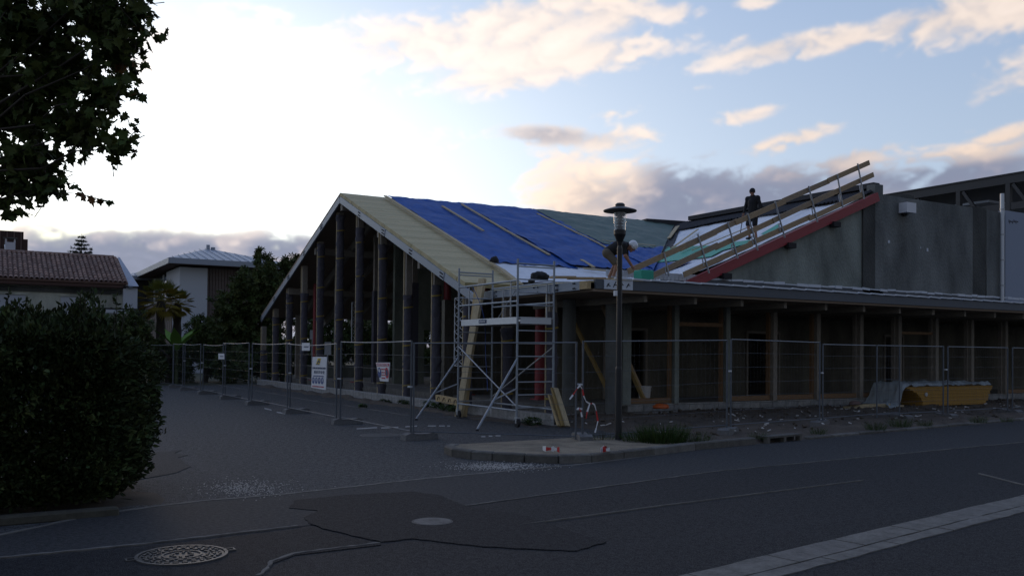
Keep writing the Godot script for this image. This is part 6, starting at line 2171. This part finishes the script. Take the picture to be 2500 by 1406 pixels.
# ---- houses behind ----
func make_house():
	var zf := -46.3
	var xr := 6.02
	var xl := -7.0
	var eave := 4.72
	var t := thing("tiled_house", "cream house with red canal tile roof and white roller shutters", "house", Vector3(0, 0, zf))
	var m := MB.new()
	m.box(Vector3((xl + xr) * 0.5, eave * 0.5 - 0.05, zf - 4), Vector3(xr - xl - 0.3, eave - 0.2, 7.9))
	put("wall", m, M.house_wall, t)
	board("frieze", Vector3(xl, eave - 0.42, zf + 0.0), Vector3(xr - 0.35, eave - 0.42, zf + 0.0), 0.1, 0.22, M.render_dark, t)
	board("eave_board", Vector3(xl, eave - 0.12, zf + 0.32), Vector3(xr - 0.2, eave - 0.12, zf + 0.32), 0.06, 0.24, M.eave_brown, t)
	m = MB.new()
	m.box(Vector3((xl + xr) * 0.5, eave - 0.24, zf + 0.1), Vector3(xr - xl - 0.4, 0.03, 0.5))
	put("soffit", m, M.eave_brown, t)
	# roof planes
	var zr := -49.9
	var yr := 6.24
	var sl := (yr - eave) / (zf + 0.45 - zr)
	var nn := Vector3(0, 1, sl).normalized()
	m = MB.new()
	m.plate([Vector3(xl, eave, zf + 0.45), Vector3(xr - 0.12, eave, zf + 0.45), Vector3(xr - 0.12, yr, zr), Vector3(xl, yr, zr)], -nn * 0.08)
	var rf := put("roof", m, M.tile_b, t)
	m = MB.new()
	m.plate([Vector3(xr - 0.12, yr, zr), Vector3(xr - 0.12, eave, zr - 3.7), Vector3(xl, eave, zr - 3.7), Vector3(xl, yr, zr)], Vector3(0, -0.08, 0))
	put("roof", m, M.tile_b, t)
	var th := MB.new()                    # one canal tile: half a tapered barrel
	for i in 6:
		var a0 := PI * i / 6.0
		var a1 := PI * (i + 1) / 6.0
		var p := [Vector3(cos(a0) * 0.085, sin(a0) * 0.075, 0.21), Vector3(cos(a1) * 0.085, sin(a1) * 0.075, 0.21), Vector3(cos(a1) * 0.07, sin(a1) * 0.06 - 0.015, -0.21), Vector3(cos(a0) * 0.07, sin(a0) * 0.06 - 0.015, -0.21)]
		th.quad(p[0], p[3], p[2], p[1])
		th.quad(p[0], p[1], p[1] * Vector3(0.85, 0.8, 1), p[0] * Vector3(0.85, 0.8, 1))
	var tile := th.mesh()
	var rl := Vector2(zf + 0.45 - zr, yr - eave).length()
	var dz := Vector3(0, -sl, 1).normalized()
	var bs := Basis(Vector3.RIGHT, nn, dz)
	var stuff := MB.new()
	var nr := 11
	for c in 48:
		var x := xr - 0.25 - c * 0.205
		for r in nr:
			var s := rl * (r + 0.5) / nr
			var p := Vector3(x + rnd(-.008, .008), yr, zr) + dz * s + nn * (0.03 + rnd(0, 0.012))
			if c < 27:
				loc("tile", tile, [M.tile_a, M.tile_b, M.tile_c][rng.randi() % 3], rf, p - origin_of(rf), bs)
			else:
				for i in range(0, th.v.size(), 3): stuff.tri(p + bs * th.v[i], p + bs * th.v[i + 2], p + bs * th.v[i + 1])
	put("far_tiles", stuff, M.tile_a, rf).set_meta("kind", "stuff")
	for i in 24:
		var x := xr - 0.3 - i * 0.4
		var q := MB.new()
		q.tube(Vector3(x, yr + 0.02, zr), Vector3(x - 0.39, yr + 0.03, zr), 0.11, 0.095, 8)
		put("ridge_tile", q, M.tile_b if i % 2 else M.tile_a, rf)
	# grey verge board and end of the house
	m = MB.new()
	m.plate([Vector3(xr - 0.1, eave - 0.2, zf + 0.5), Vector3(xr + 0.35, eave - 0.12, zf + 0.42), Vector3(xr - 0.02, yr + 0.05, zr), Vector3(xr - 0.12, yr + 0.05, zr)], Vector3(0.02, -0.06, -0.03))
	put("verge_board", m, M.zinc, t)
	m = MB.new()
	m.box(Vector3(xr + 0.0, 4.05, zf + 0.1), Vector3(0.62, 1.05, 0.5))
	put("corner_pier", m, M.shutter, t)
	board("corner_gutter", Vector3(xr - 0.32, 4.55, zf + 0.42), Vector3(xr + 0.36, 4.55, zf + 0.42), 0.08, 0.06, M.rubber, t)
	board("balcony_edge", Vector3(xr - 1.6, 3.48, zf + 0.5), Vector3(xr + 0.35, 3.48, zf + 0.5), 0.2, 0.07, M.rubber, t)
	m = MB.new()
	m.box(Vector3(xr - 0.45, 3.36, zf + 0.45), Vector3(1.3, 0.16, 0.3))
	put("balcony_slab", m, M.shutter, t)
	for q in [[0.25, 1.68], [-2.6, -0.9], [3.05, 4.72]]:
		var w := Node3D.new()
		w.name = "window"
		t.add_child(w, true)
		board("shutter_box", Vector3(q[0], 4.06, zf + 0.01), Vector3(q[1], 4.06, zf + 0.01), 0.1, 0.1, M.house_wall, w)
		for k in 12:
			board("slat", Vector3(q[0] + 0.03, 3.96 - k * 0.075, zf - 0.01), Vector3(q[1] - 0.03, 3.96 - k * 0.075, zf - 0.01), 0.06, 0.068, M.shutter, w)
	# chimney and the pale pipe down the roof
	var ch := Node3D.new()
	ch.name = "chimney"
	t.add_child(ch, true)
	var cp := dep(23, 605, 47.0)
	m = MB.new()
	m.box(Vector3(cp.x, cp.y - 0.1, cp.z), Vector3(0.46, 0.75, 0.5))
	put("stack", m, M.shutter, ch)
	for s in [-1, 1]:
		m = MB.new()
		m.box(Vector3(cp.x + s * 0.2, cp.y + 0.36, cp.z), Vector3(0.07, 0.2, 0.45))
		put("leg", m, M.shutter, ch)
	m = MB.new()
	m.box(Vector3(cp.x, cp.y + 0.49, cp.z), Vector3(0.62, 0.06, 0.6))
	put("cap", m, M.render_dark, ch)
	rod("roof_pipe", dep(17, 672, 43.3), dep(10, 598, 47.5), 0.035, M.shutter, t, 6)
	# brown slatted block behind
	var b := thing("brown_building", "dark brown ribbed block rising behind the tiled roof", "building", Vector3(-1.4, 0, -66))
	var br := dep(56, 566, 62.0)
	m = MB.new()
	m.box(Vector3(br.x - 4.0, br.y * 0.5, br.z - 3), Vector3(8.0, br.y, 6))
	put("wall", m, M.brown_clad, b)
	for i in 9:
		board("rib", Vector3(br.x - 0.15 - i * 0.42, 6.2, br.z + 0.04), Vector3(br.x - 0.15 - i * 0.42, br.y - 0.02, br.z + 0.04), 0.08, 0.06, M.brown_rib, b, Vector3.RIGHT)
	m = MB.new()
	m.box(Vector3(br.x + 0.13, br.y * 0.5 - 0.25, br.z - 1.0), Vector3(0.26, br.y - 0.5, 2))
	put("side_bay", m, M.brown_clad, b)

func make_zinc_building():
	var zf := -62.4
	var p0 := on_z(412, 628, zf + 0.9)
	var ye := p0.y
	var x0 := p0.x
	var x1 := on_z(712, 650, zf + 0.9).x
	var t := thing("zinc_roof_house", "modern house with zinc hip roof, pale wall panel and dark timber cladding", "house", Vector3(13, 0, zf))
	var wl := on_z(437, 700, zf).x
	var wm := on_z(505, 700, zf).x
	var m := MB.new()
	m.box(Vector3((wl + wm) * 0.5, (ye - 0.5) * 0.5, zf - 2.5), Vector3(wm - wl, ye - 0.5, 5))
	put("pale_panel", m, M.panel_white, t)
	m = MB.new()
	m.box(Vector3((wm + x1) * 0.5, (ye - 0.4) * 0.5, zf - 6), Vector3(x1 - wm - 0.6, ye - 0.4, 11.2))
	put("wall", m, M.eave_brown, t)
	for i in 30:
		var x := wm + 0.1 + i * 0.2
		if x > x1 - 0.5: break
		board("cladding_board", Vector3(x, 0.1, zf - 0.36), Vector3(x, ye - 0.45, zf - 0.36), 0.05, 0.165, M.timber_clad, t, Vector3.RIGHT)
	# side towards the house: dark wall with a high window band
	m = MB.new()
	m.box(Vector3(wl + 0.15, 2.4, zf - 11), Vector3(0.3, 4.8, 17))
	put("side_wall", m, M.eave_brown, t)
	for i in 20: board("cladding_board", Vector3(wl - 0.02, 0.1, zf - 2.8 - i * 0.8), Vector3(wl - 0.02, 4.9, zf - 2.8 - i * 0.8), 0.7, 0.05, M.timber_clad, t, Vector3.RIGHT)
	board("sill", Vector3(wl - 0.06, 5.0, zf - 2.6), Vector3(wl - 0.06, 5.0, zf - 19.5), 0.14, 0.09, M.shutter, t)
	m = MB.new()
	m.box(Vector3(wl + 0.12, 6.0, zf - 8.6), Vector3(0.06, 1.9, 12))
	var wn := put("window_band", m, M.window_glass, t)
	for i in 4:
		m = MB.new()
		m.box(Vector3(wl + 0.1, 6.0, zf - 2.7 - i * 3.9), Vector3(0.14, 1.9, 0.12))
		put("mullion", m, M.shutter, wn)
	# hip roof with standing seams
	var ap := on_z(508, 607, zf - 5.5)
	var yb := ye
	var xm := x1
	var zb := zf - 24.0
	var e := [Vector3(x0, yb, zf + 0.9), Vector3(xm, yb, zf + 0.9), Vector3(xm, yb, zb), Vector3(x0, yb, zb)]
	var r0 := Vector3(ap.x, ap.y, ap.z)
	m = MB.new()
	m.tri(e[0], e[1], r0)
	m.tri(e[1], e[2], r0)
	m.tri(e[2], e[3], r0)
	m.tri(e[3], e[0], r0)
	var rf := put("roof", m, M.zinc, t)
	for i in 15:
		var s := (i + 0.5) / 15.0
		var a: Vector3 = e[0].lerp(e[1], s)
		var k: float = minf(s / 0.42, (1 - s) / 0.58)
		var b := Vector3(a.x, lerpf(yb, ap.y, k), lerpf(a.z, ap.z, k))
		board("seam", a + Vector3(0, 0.02, 0), b + Vector3(0, 0.02, 0), 0.03, 0.05, M.zinc, rf)
	for i in 4: board("eave_fascia", e[i] - Vector3(0, 0.19, 0), e[(i + 1) % 4] - Vector3(0, 0.19, 0), 0.1, 0.36, M.zinc, t)
	m = MB.new()
	m.box(Vector3((x0 + xm) * 0.5, yb - 0.37, (zf + 0.9 + zb) * 0.5), Vector3(xm - x0 - 0.1, 0.04, zf + 0.9 - zb - 0.1))
	put("soffit", m, M.eave_brown, t)
	for q in [[507, 598, 0.13], [519, 604, 0.16]]:
		var c := on_z(q[0], q[1], zf - 5.0)
		rod("flue", c - Vector3(0, 0.9, 0), c, q[2], M.zinc, t, 8)
	# lower wing further back
	var t2 := thing("zinc_roof_house", "lower zinc roofed wing between tiled house and pale panel", "house", Vector3(8, 0, -78))
	var za := -76.0
	var wa := on_z(309, 664, za)
	var wb := on_z(400, 672, za)
	m = MB.new()
	m.box(Vector3((wa.x + wb.x) * 0.5 + 0.3, (wa.y - 0.3) * 0.5, za - 3), Vector3(wb.x - wa.x, wa.y - 0.3, 5))
	put("wall", m, M.render_dark, t2)
	m = MB.new()
	m.plate([Vector3(wa.x - 0.4, wa.y - 0.3, za + 0.5), Vector3(wb.x, wa.y - 0.3, za + 0.5), Vector3(wb.x, wa.y + 0.35, za - 3), Vector3(wa.x + 1.5, wa.y + 0.35, za - 3)], Vector3(0, -0.3, 0))
	put("roof", m, M.zinc, t2)
	# small white shed and boards seen through the open gable
	var sh := thing("garden_shed", "small white shed with pale roof seen through the open gable", "shed", dep(915, 900, 58.0) * Vector3(1, 0, 1))
	var sp := dep(918, 850, 58.0)
	m = MB.new()
	m.box(Vector3(sp.x, 1.3, sp.z), Vector3(1.1, 2.6, 2))
	put("wall", m, M.panel_white, sh)
	m = MB.new()
	m.plate([Vector3(sp.x - 0.9, 2.6, sp.z + 1.2), Vector3(sp.x + 0.9, 2.6, sp.z + 1.2), Vector3(sp.x + 0.5, 3.3, sp.z - 0.4), Vector3(sp.x - 0.5, 3.3, sp.z - 0.4)], Vector3(0, -0.1, 0))
	put("roof", m, M.house_wall, sh)
	for q in [[792, 835, 808, 866, "pale board standing between the gable posts near the tall sign"], [908, 838, 930, 868, "pale ribbed sheet standing between the gable posts"], [756, 806, 770, 828, "small pale sheet seen between the far gable posts"]]:
		var a := dep(q[0], q[3], 41.5)
		var b := dep(q[2], q[1], 41.5)
		var o := MB.new()
		o.plate([a, Vector3(b.x, a.y, b.z), b, Vector3(a.x, b.y, a.z)], Vector3(0, 0, -0.03))
		o.box(Vector3((a.x + b.x) * 0.5, a.y * 0.5, (a.z + b.z) * 0.5 - 0.06), Vector3(0.05, a.y, 0.05))
		meta(put("panel_sheet", o, M.panel_white), q[4], "panel")
	# marker stake at the edge of the car park
	var st := gp(605, 936)
	var sk := thing("marker_stake", "small white stake at the edge of the car park", "stake", st)
	board("stake", st, st + Vector3(0, 0.42, 0), 0.05, 0.05, M.sign_white, sk, Vector3.RIGHT)
	board("tip", st + Vector3(0, 0.42, 0), st + Vector3(0, 0.47, 0), 0.052, 0.052, M.tape_red, sk, Vector3.RIGHT)
	# grass edge of the lot
	var ge := MB.new()
	ge.poly_up(jag([Vector2(-30, -41.4), Vector2(11.1, -42.4), Vector2(11.1, -44.0), Vector2(40, -44), Vector2(40, -120), Vector2(-30, -120)], 0.5, 0.12), 0.006)
	put("grass_ground", ge, M.grass_ground).set_meta("kind", "structure")

# ---- people: one continuous surface from tapered bones ----
func blob(bones: Array, cell: float, k: float) -> ArrayMesh:
	var lo := Vector3.ONE * 1e9
	var hi := -lo
	for b in bones:
		var r: float = maxf(b[2], b[3]) + cell * 2.5
		for p in [b[0], b[1]]:
			lo = lo.min(p - Vector3.ONE * r)
			hi = hi.max(p + Vector3.ONE * r)
	var nx := int((hi.x - lo.x) / cell) + 2
	var ny := int((hi.y - lo.y) / cell) + 2
	var nz_ := int((hi.z - lo.z) / cell) + 2
	var f := PackedFloat32Array()
	f.resize(nx * ny * nz_)
	f.fill(1.0)
	for b in bones:
		var a: Vector3 = b[0]
		var e: Vector3 = b[1]
		var ra: float = b[2]
		var rb: float = b[3]
		var r := maxf(ra, rb) + k + cell * 2.0
		var l0 := ((a.min(e) - Vector3.ONE * r - lo) / cell).floor().max(Vector3.ZERO)
		var h0 := ((a.max(e) + Vector3.ONE * r - lo) / cell).ceil().min(Vector3(nx - 1, ny - 1, nz_ - 1))
		var d := e - a
		var dd := maxf(d.length_squared(), 1e-9)
		for iz in range(int(l0.z), int(h0.z) + 1):
			for iy in range(int(l0.y), int(h0.y) + 1):
				for ix in range(int(l0.x), int(h0.x) + 1):
					var p := lo + Vector3(ix, iy, iz) * cell
					var t := clampf((p - a).dot(d) / dd, 0.0, 1.0)
					var s := p.distance_to(a + d * t) - lerpf(ra, rb, t)
					var i := (iz * ny + iy) * nx + ix
					var o := f[i]
					var h := clampf(0.5 + 0.5 * (o - s) / k, 0.0, 1.0)
					f[i] = lerpf(o, s, h) - k * h * (1.0 - h)
	var st := SurfaceTool.new()
	st.begin(Mesh.PRIMITIVE_TRIANGLES)
	st.set_smooth_group(0)
	var idx := {}
	var count := 0
	var co := [Vector3i(0, 0, 0), Vector3i(1, 0, 0), Vector3i(0, 1, 0), Vector3i(1, 1, 0), Vector3i(0, 0, 1), Vector3i(1, 0, 1), Vector3i(0, 1, 1), Vector3i(1, 1, 1)]
	var ed := [[0, 1], [2, 3], [4, 5], [6, 7], [0, 2], [1, 3], [4, 6], [5, 7], [0, 4], [1, 5], [2, 6], [3, 7]]
	for iz in nz_ - 1:
		for iy in ny - 1:
			for ix in nx - 1:
				var base := (iz * ny + iy) * nx + ix
				var g := [f[base], f[base + 1], f[base + nx], f[base + nx + 1], f[base + nx * ny], f[base + nx * ny + 1], f[base + nx * ny + nx], f[base + nx * ny + nx + 1]]
				var neg := 0
				for q in 8:
					if g[q] < 0: neg += 1
				if neg == 0 or neg == 8: continue
				var s := Vector3.ZERO
				var c := 0
				for e in ed:
					var ga: float = g[e[0]]
					var gb: float = g[e[1]]
					if (ga < 0) == (gb < 0): continue
					s += Vector3(co[e[0]]).lerp(Vector3(co[e[1]]), ga / (ga - gb))
					c += 1
				st.add_vertex(lo + (Vector3(ix, iy, iz) + s / c) * cell)
				idx[base] = count
				count += 1
	var off := [1, nx, nx * ny]
	for iz in range(1, nz_ - 1):
		for iy in range(1, ny - 1):
			for ix in range(1, nx - 1):
				var base := (iz * ny + iy) * nx + ix
				var g0 := f[base] < 0
				for ax in 3:
					var g1: bool = f[base + off[ax]] < 0
					if g0 == g1: continue
					var u: int = off[(ax + 1) % 3]
					var v: int = off[(ax + 2) % 3]
					var q := [base - u - v, base - v, base, base - u]
					var ok := true
					for w in q:
						if not idx.has(w): ok = false
					if not ok: continue
					var n := [idx[q[0]], idx[q[1]], idx[q[2]], idx[q[3]]]
					if g0: n.reverse()
					for w in [n[0], n[1], n[2], n[0], n[2], n[3]]: st.add_index(w)
	st.generate_normals()
	return st.commit()
func grow(b: Array, by: float) -> Array:
	var o := []
	for q in b: o.append([q[0], q[1], q[2] + by, q[3] + by])
	return o
func hand_bones(wrist: Vector3, d: Vector3, side: Vector3) -> Array:
	var o := []
	var pn := d.cross(side).normalized()
	var palm := wrist + d * 0.085
	o.append([wrist, palm, 0.024, 0.030])
	o.append([wrist + side * 0.018 + d * 0.03, palm + side * 0.022, 0.018, 0.018])
	o.append([wrist - side * 0.018 + d * 0.03, palm - side * 0.022, 0.018, 0.018])
	for i in 4:
		var s := palm + side * (-0.033 + 0.022 * i)
		var l: float = [0.062, 0.074, 0.078, 0.068][i]
		var k := s + d * l * 0.5 + pn * 0.008
		o.append([s, k, 0.0098, 0.009])
		o.append([k, k + (d * 0.75 + pn * 0.6).normalized() * l * 0.5, 0.009, 0.008])
	o.append([wrist + d * 0.03 + side * 0.03, wrist + d * 0.06 + side * 0.058, 0.012, 0.010])
	o.append([wrist + d * 0.06 + side * 0.058, wrist + d * 0.09 + side * 0.062 + pn * 0.012, 0.010, 0.009])
	return o
func head_bones(c: Vector3, fwd: Vector3, up: Vector3) -> Array:   # c is the centre of the skull
	var sd := fwd.cross(up).normalized()
	return [[c + up * 0.02 - fwd * 0.02, c + up * 0.015 + fwd * 0.025, 0.088, 0.082], [c - up * 0.03 + fwd * 0.03, c - up * 0.085 + fwd * 0.055, 0.066, 0.040],
		[c + fwd * 0.105 - up * 0.005, c + fwd * 0.122 - up * 0.035, 0.009, 0.015], [c + fwd * 0.09 - up * 0.07 - sd * 0.02, c + fwd * 0.09 - up * 0.07 + sd * 0.02, 0.012, 0.012],
		[c + sd * 0.085 - fwd * 0.005, c + sd * 0.088 - up * 0.03 - fwd * 0.005, 0.017, 0.012], [c - sd * 0.085 - fwd * 0.005, c - sd * 0.088 - up * 0.03 - fwd * 0.005, 0.017, 0.012],
		[c - sd * 0.035 + fwd * 0.095 + up * 0.005, c - sd * 0.03 + fwd * 0.095 + up * 0.005, 0.012, 0.012], [c + sd * 0.035 + fwd * 0.095 + up * 0.005, c + sd * 0.03 + fwd * 0.095 + up * 0.005, 0.012, 0.012]]
func person(label: String, at: Vector3, b: Basis, J: Dictionary, mats: Dictionary):
	# J: joints in the figure's own frame, x to its right, y up, -z ahead
	var t := thing("person", label, "person", at)
	var fwd: Vector3 = J.look
	var hup: Vector3 = J.head_up
	var body := [[J.pelvis, J.chest, 0.125, 0.145], [J.chest, J.neck, 0.12, 0.075], [J.neck, J.head - hup * 0.07, 0.056, 0.052], [J.hipL, J.hipR, 0.10, 0.10], [J.shL, J.shR, 0.07, 0.07]]
	var legs := []
	var arms := []
	for s in ["L", "R"]:
		body.append([J["sh" + s], J["el" + s], 0.052, 0.042])
		body.append([J["el" + s], J["wr" + s], 0.042, 0.028])
		body.append([J["hip" + s], J["kn" + s], 0.085, 0.058])
		body.append([J["kn" + s], J["an" + s], 0.056, 0.038])
		body.append([J["an" + s], J["an" + s] + Vector3(0, -0.05, 0), 0.036, 0.036])
		legs.append([J["hip" + s], J["hip" + s].lerp(J["kn" + s], 0.92), 0.105, 0.088])
		arms.append([J["sh" + s], J["sh" + s].lerp(J["el" + s], J.sleeve), 0.066, 0.055])
		if J.sleeve >= 1.0: arms.append([J["el" + s], J["el" + s].lerp(J["wr" + s], 0.9), 0.054, 0.04])
	var skin := loc("body", blob(body, 0.017, 0.035), M.skin, t, Vector3.ZERO, b)
	skin.name = "body"
	for s in ["L", "R"]: loc("hand", blob(hand_bones(J["wr" + s], J["hand" + s], b.inverse() * Vector3(0.2, 0.1, 1).normalized() if false else J["side" + s]), 0.006, 0.006), M.skin, t, Vector3.ZERO, b)
	loc("head", blob(head_bones(J.head, fwd, hup), 0.008, 0.02), M.skin, t, Vector3.ZERO, b)
	loc("shirt", blob([[J.pelvis.lerp(J.chest, 0.05), J.chest, 0.142, 0.165], [J.chest, J.neck, 0.14, 0.082], [J.shL, J.shR, 0.085, 0.085]] + arms, 0.017, 0.04), M[mats.shirt], t, Vector3.ZERO, b)
	loc("shorts", blob([[J.hipL, J.hipR, 0.118, 0.118], [J.pelvis, J.pelvis.lerp(J.chest, 0.12), 0.138, 0.135]] + legs, 0.017, 0.035), M[mats.shorts], t, Vector3.ZERO, b)
	for s in ["L", "R"]:
		var an: Vector3 = J["an" + s]
		var toe: Vector3 = J["toe" + s]
		loc("shoe", blob([[an + Vector3(0, -0.045, 0), an + Vector3(0, -0.05, 0) + (toe - an) * 0.3, 0.048, 0.045], [an + Vector3(0, -0.06, 0), toe, 0.04, 0.036]], 0.012, 0.02), M[mats.shoe], t, Vector3.ZERO, b)
	var hb := [[J.head + hup * 0.035 - fwd * 0.02, J.head + hup * 0.03 + fwd * 0.02, 0.096, 0.092]]
	if mats.hat == "helmet":
		var hm := loc("helmet", blob([[J.head + hup * 0.06 - fwd * 0.02, J.head + hup * 0.055 + fwd * 0.02, 0.108, 0.104]], 0.01, 0.02), M.helmet, t, Vector3.ZERO, b)
		var br := MB.new()
		for i in 22:
			var a0 := TAU * i / 22
			var a1 := TAU * (i + 1) / 22
			var sd := fwd.cross(hup).normalized()
			var c: Vector3 = J.head + hup * 0.035
			var r0 := 0.135 + 0.035 * maxf(0.0, cos(a0))
			var r1 := 0.135 + 0.035 * maxf(0.0, cos(a1))
			br.tri(c + hup * 0.02, c + fwd * cos(a0) * r0 + sd * sin(a0) * 0.125, c + fwd * cos(a1) * r1 + sd * sin(a1) * 0.125)
		loc("brim", br, M.helmet, hm)
	else:
		var cp := loc("cap", blob(hb, 0.01, 0.02), M.shirt_black, t, Vector3.ZERO, b)
		var br := blob([[J.head + hup * 0.045 + fwd * 0.10 - fwd.cross(hup) * 0.04, J.head + hup * 0.045 + fwd * 0.10 + fwd.cross(hup) * 0.04, 0.02, 0.02], [J.head + hup * 0.045 + fwd * 0.14, J.head + hup * 0.04 + fwd * 0.165, 0.03, 0.018]], 0.009, 0.02)
		loc("peak", br, M.shirt_black, cp)
	return t
func make_people():
	var V := func(x, y, z): return Vector3(x, y, z)
	# standing worker on the white slope, looking down towards the camera's left
	var foot := plB(1838, 588, 0.06)
	var fwd := (-cf * 0.75 - cr * 0.66)
	fwd.y = 0
	fwd = fwd.normalized()
	var b := Basis(fwd.cross(Vector3.UP), Vector3.UP, -fwd)
	var J := {"pelvis": V.call(0, 0.93, 0), "chest": V.call(0, 1.28, 0.01), "neck": V.call(0, 1.48, 0.0), "head": V.call(0, 1.63, -0.03), "hipL": V.call(-0.09, 0.90, 0), "hipR": V.call(0.09, 0.90, 0), "knL": V.call(-0.11, 0.50, -0.06), "knR": V.call(0.11, 0.52, -0.10), "anL": V.call(-0.11, 0.11, 0.05), "anR": V.call(0.12, 0.16, 0.03), "toeL": V.call(-0.13, 0.035, -0.10), "toeR": V.call(0.15, 0.08, -0.12),
		"shL": V.call(-0.18, 1.42, 0.0), "shR": V.call(0.18, 1.42, 0.0), "elL": V.call(-0.27, 1.14, 0.05), "elR": V.call(0.27, 1.15, 0.02), "wrL": V.call(-0.24, 0.90, -0.08), "wrR": V.call(0.25, 0.93, -0.13), "handL": Vector3(0.1, -0.8, -0.5).normalized(), "handR": Vector3(-0.1, -0.75, -0.55).normalized(), "sideL": Vector3(0, 0.5, -0.85).normalized(), "sideR": Vector3(0, 0.5, -0.85).normalized(),
		"look": Vector3(-0.15, -0.35, -0.92).normalized(), "head_up": Vector3(-0.05, 0.93, -0.35).normalized(), "sleeve": 1.0}
	J.head_up = (J.head_up - J.look * J.head_up.dot(J.look)).normalized()
	person("person in dark top, shorts and cap standing on the white slope holding a bar", foot, b, J, {"shirt": "shirt_black", "shorts": "shorts_dark", "shoe": "shoe_dark", "hat": "cap"})
	var hd: Vector3 = foot + b * (J.wrR + J.handR * 0.10)
	var tool_ := thing("pry_bar", "thin dark bar held by the standing person, resting on the roof", "tool", plB(1808, 572, 0.06))
	rod("shaft", plB(1808, 572, 0.06), hd + Vector3(0, 0.08, 0), 0.016, M.black_paint, tool_, 6)
	rod("claw", plB(1808, 572, 0.06), plB(1800, 573, 0.08), 0.014, M.black_paint, tool_, 6)
	# bending worker on the canopy, side on, facing along the front
	var f2 := dep(1489, 685, 22.6)
	f2.y = can_h(f2.z) + 0.075
	var fr := cr * 0.9 - cf * 0.25
	fr.y = 0
	fr = fr.normalized()
	b = Basis(fr.cross(Vector3.UP), Vector3.UP, -fr)
	J = {"pelvis": V.call(0, 0.68, 0.06), "chest": V.call(0, 0.84, -0.24), "neck": V.call(0, 0.86, -0.42), "head": V.call(0.0, 0.82, -0.55), "hipL": V.call(-0.10, 0.65, 0.05), "hipR": V.call(0.10, 0.65, 0.05), "knL": V.call(-0.13, 0.42, -0.12), "knR": V.call(0.13, 0.40, -0.20), "anL": V.call(-0.13, 0.10, 0.03), "anR": V.call(0.14, 0.10, -0.12), "toeL": V.call(-0.15, 0.035, -0.13), "toeR": V.call(0.16, 0.035, -0.28),
		"shL": V.call(-0.18, 0.83, -0.37), "shR": V.call(0.18, 0.83, -0.37), "elL": V.call(-0.2, 0.56, -0.40), "elR": V.call(0.2, 0.57, -0.42), "wrL": V.call(-0.12, 0.36, -0.52), "wrR": V.call(0.1, 0.36, -0.56), "handL": Vector3(0.1, -0.75, -0.6).normalized(), "handR": Vector3(-0.1, -0.75, -0.6).normalized(), "sideL": Vector3(1, 0.1, 0).normalized(), "sideR": Vector3(-1, 0.1, 0).normalized(),
		"look": Vector3(0.1, -0.72, -0.68).normalized(), "head_up": Vector3(0, 0.62, -0.75).normalized(), "sleeve": 0.75}
	J.head_up = (J.head_up - J.look * J.head_up.dot(J.look)).normalized()
	person("person in white helmet, dark shirt and khaki shorts bending over the canopy", f2, b, J, {"shirt": "shirt_black", "shorts": "shorts_khaki", "shoe": "shoe", "hat": "helmet"})

func _ready():
	rng.seed = 20240
	make_view()
	make_materials()
	make_street()
	make_hall()
	make_roof_things()
	make_fences()
	make_lamp()
	make_scaffold()
	make_timber()
	make_house()
	make_zinc_building()
	make_people()
	make_hedge()
	make_near_tree()
	make_background_plants()
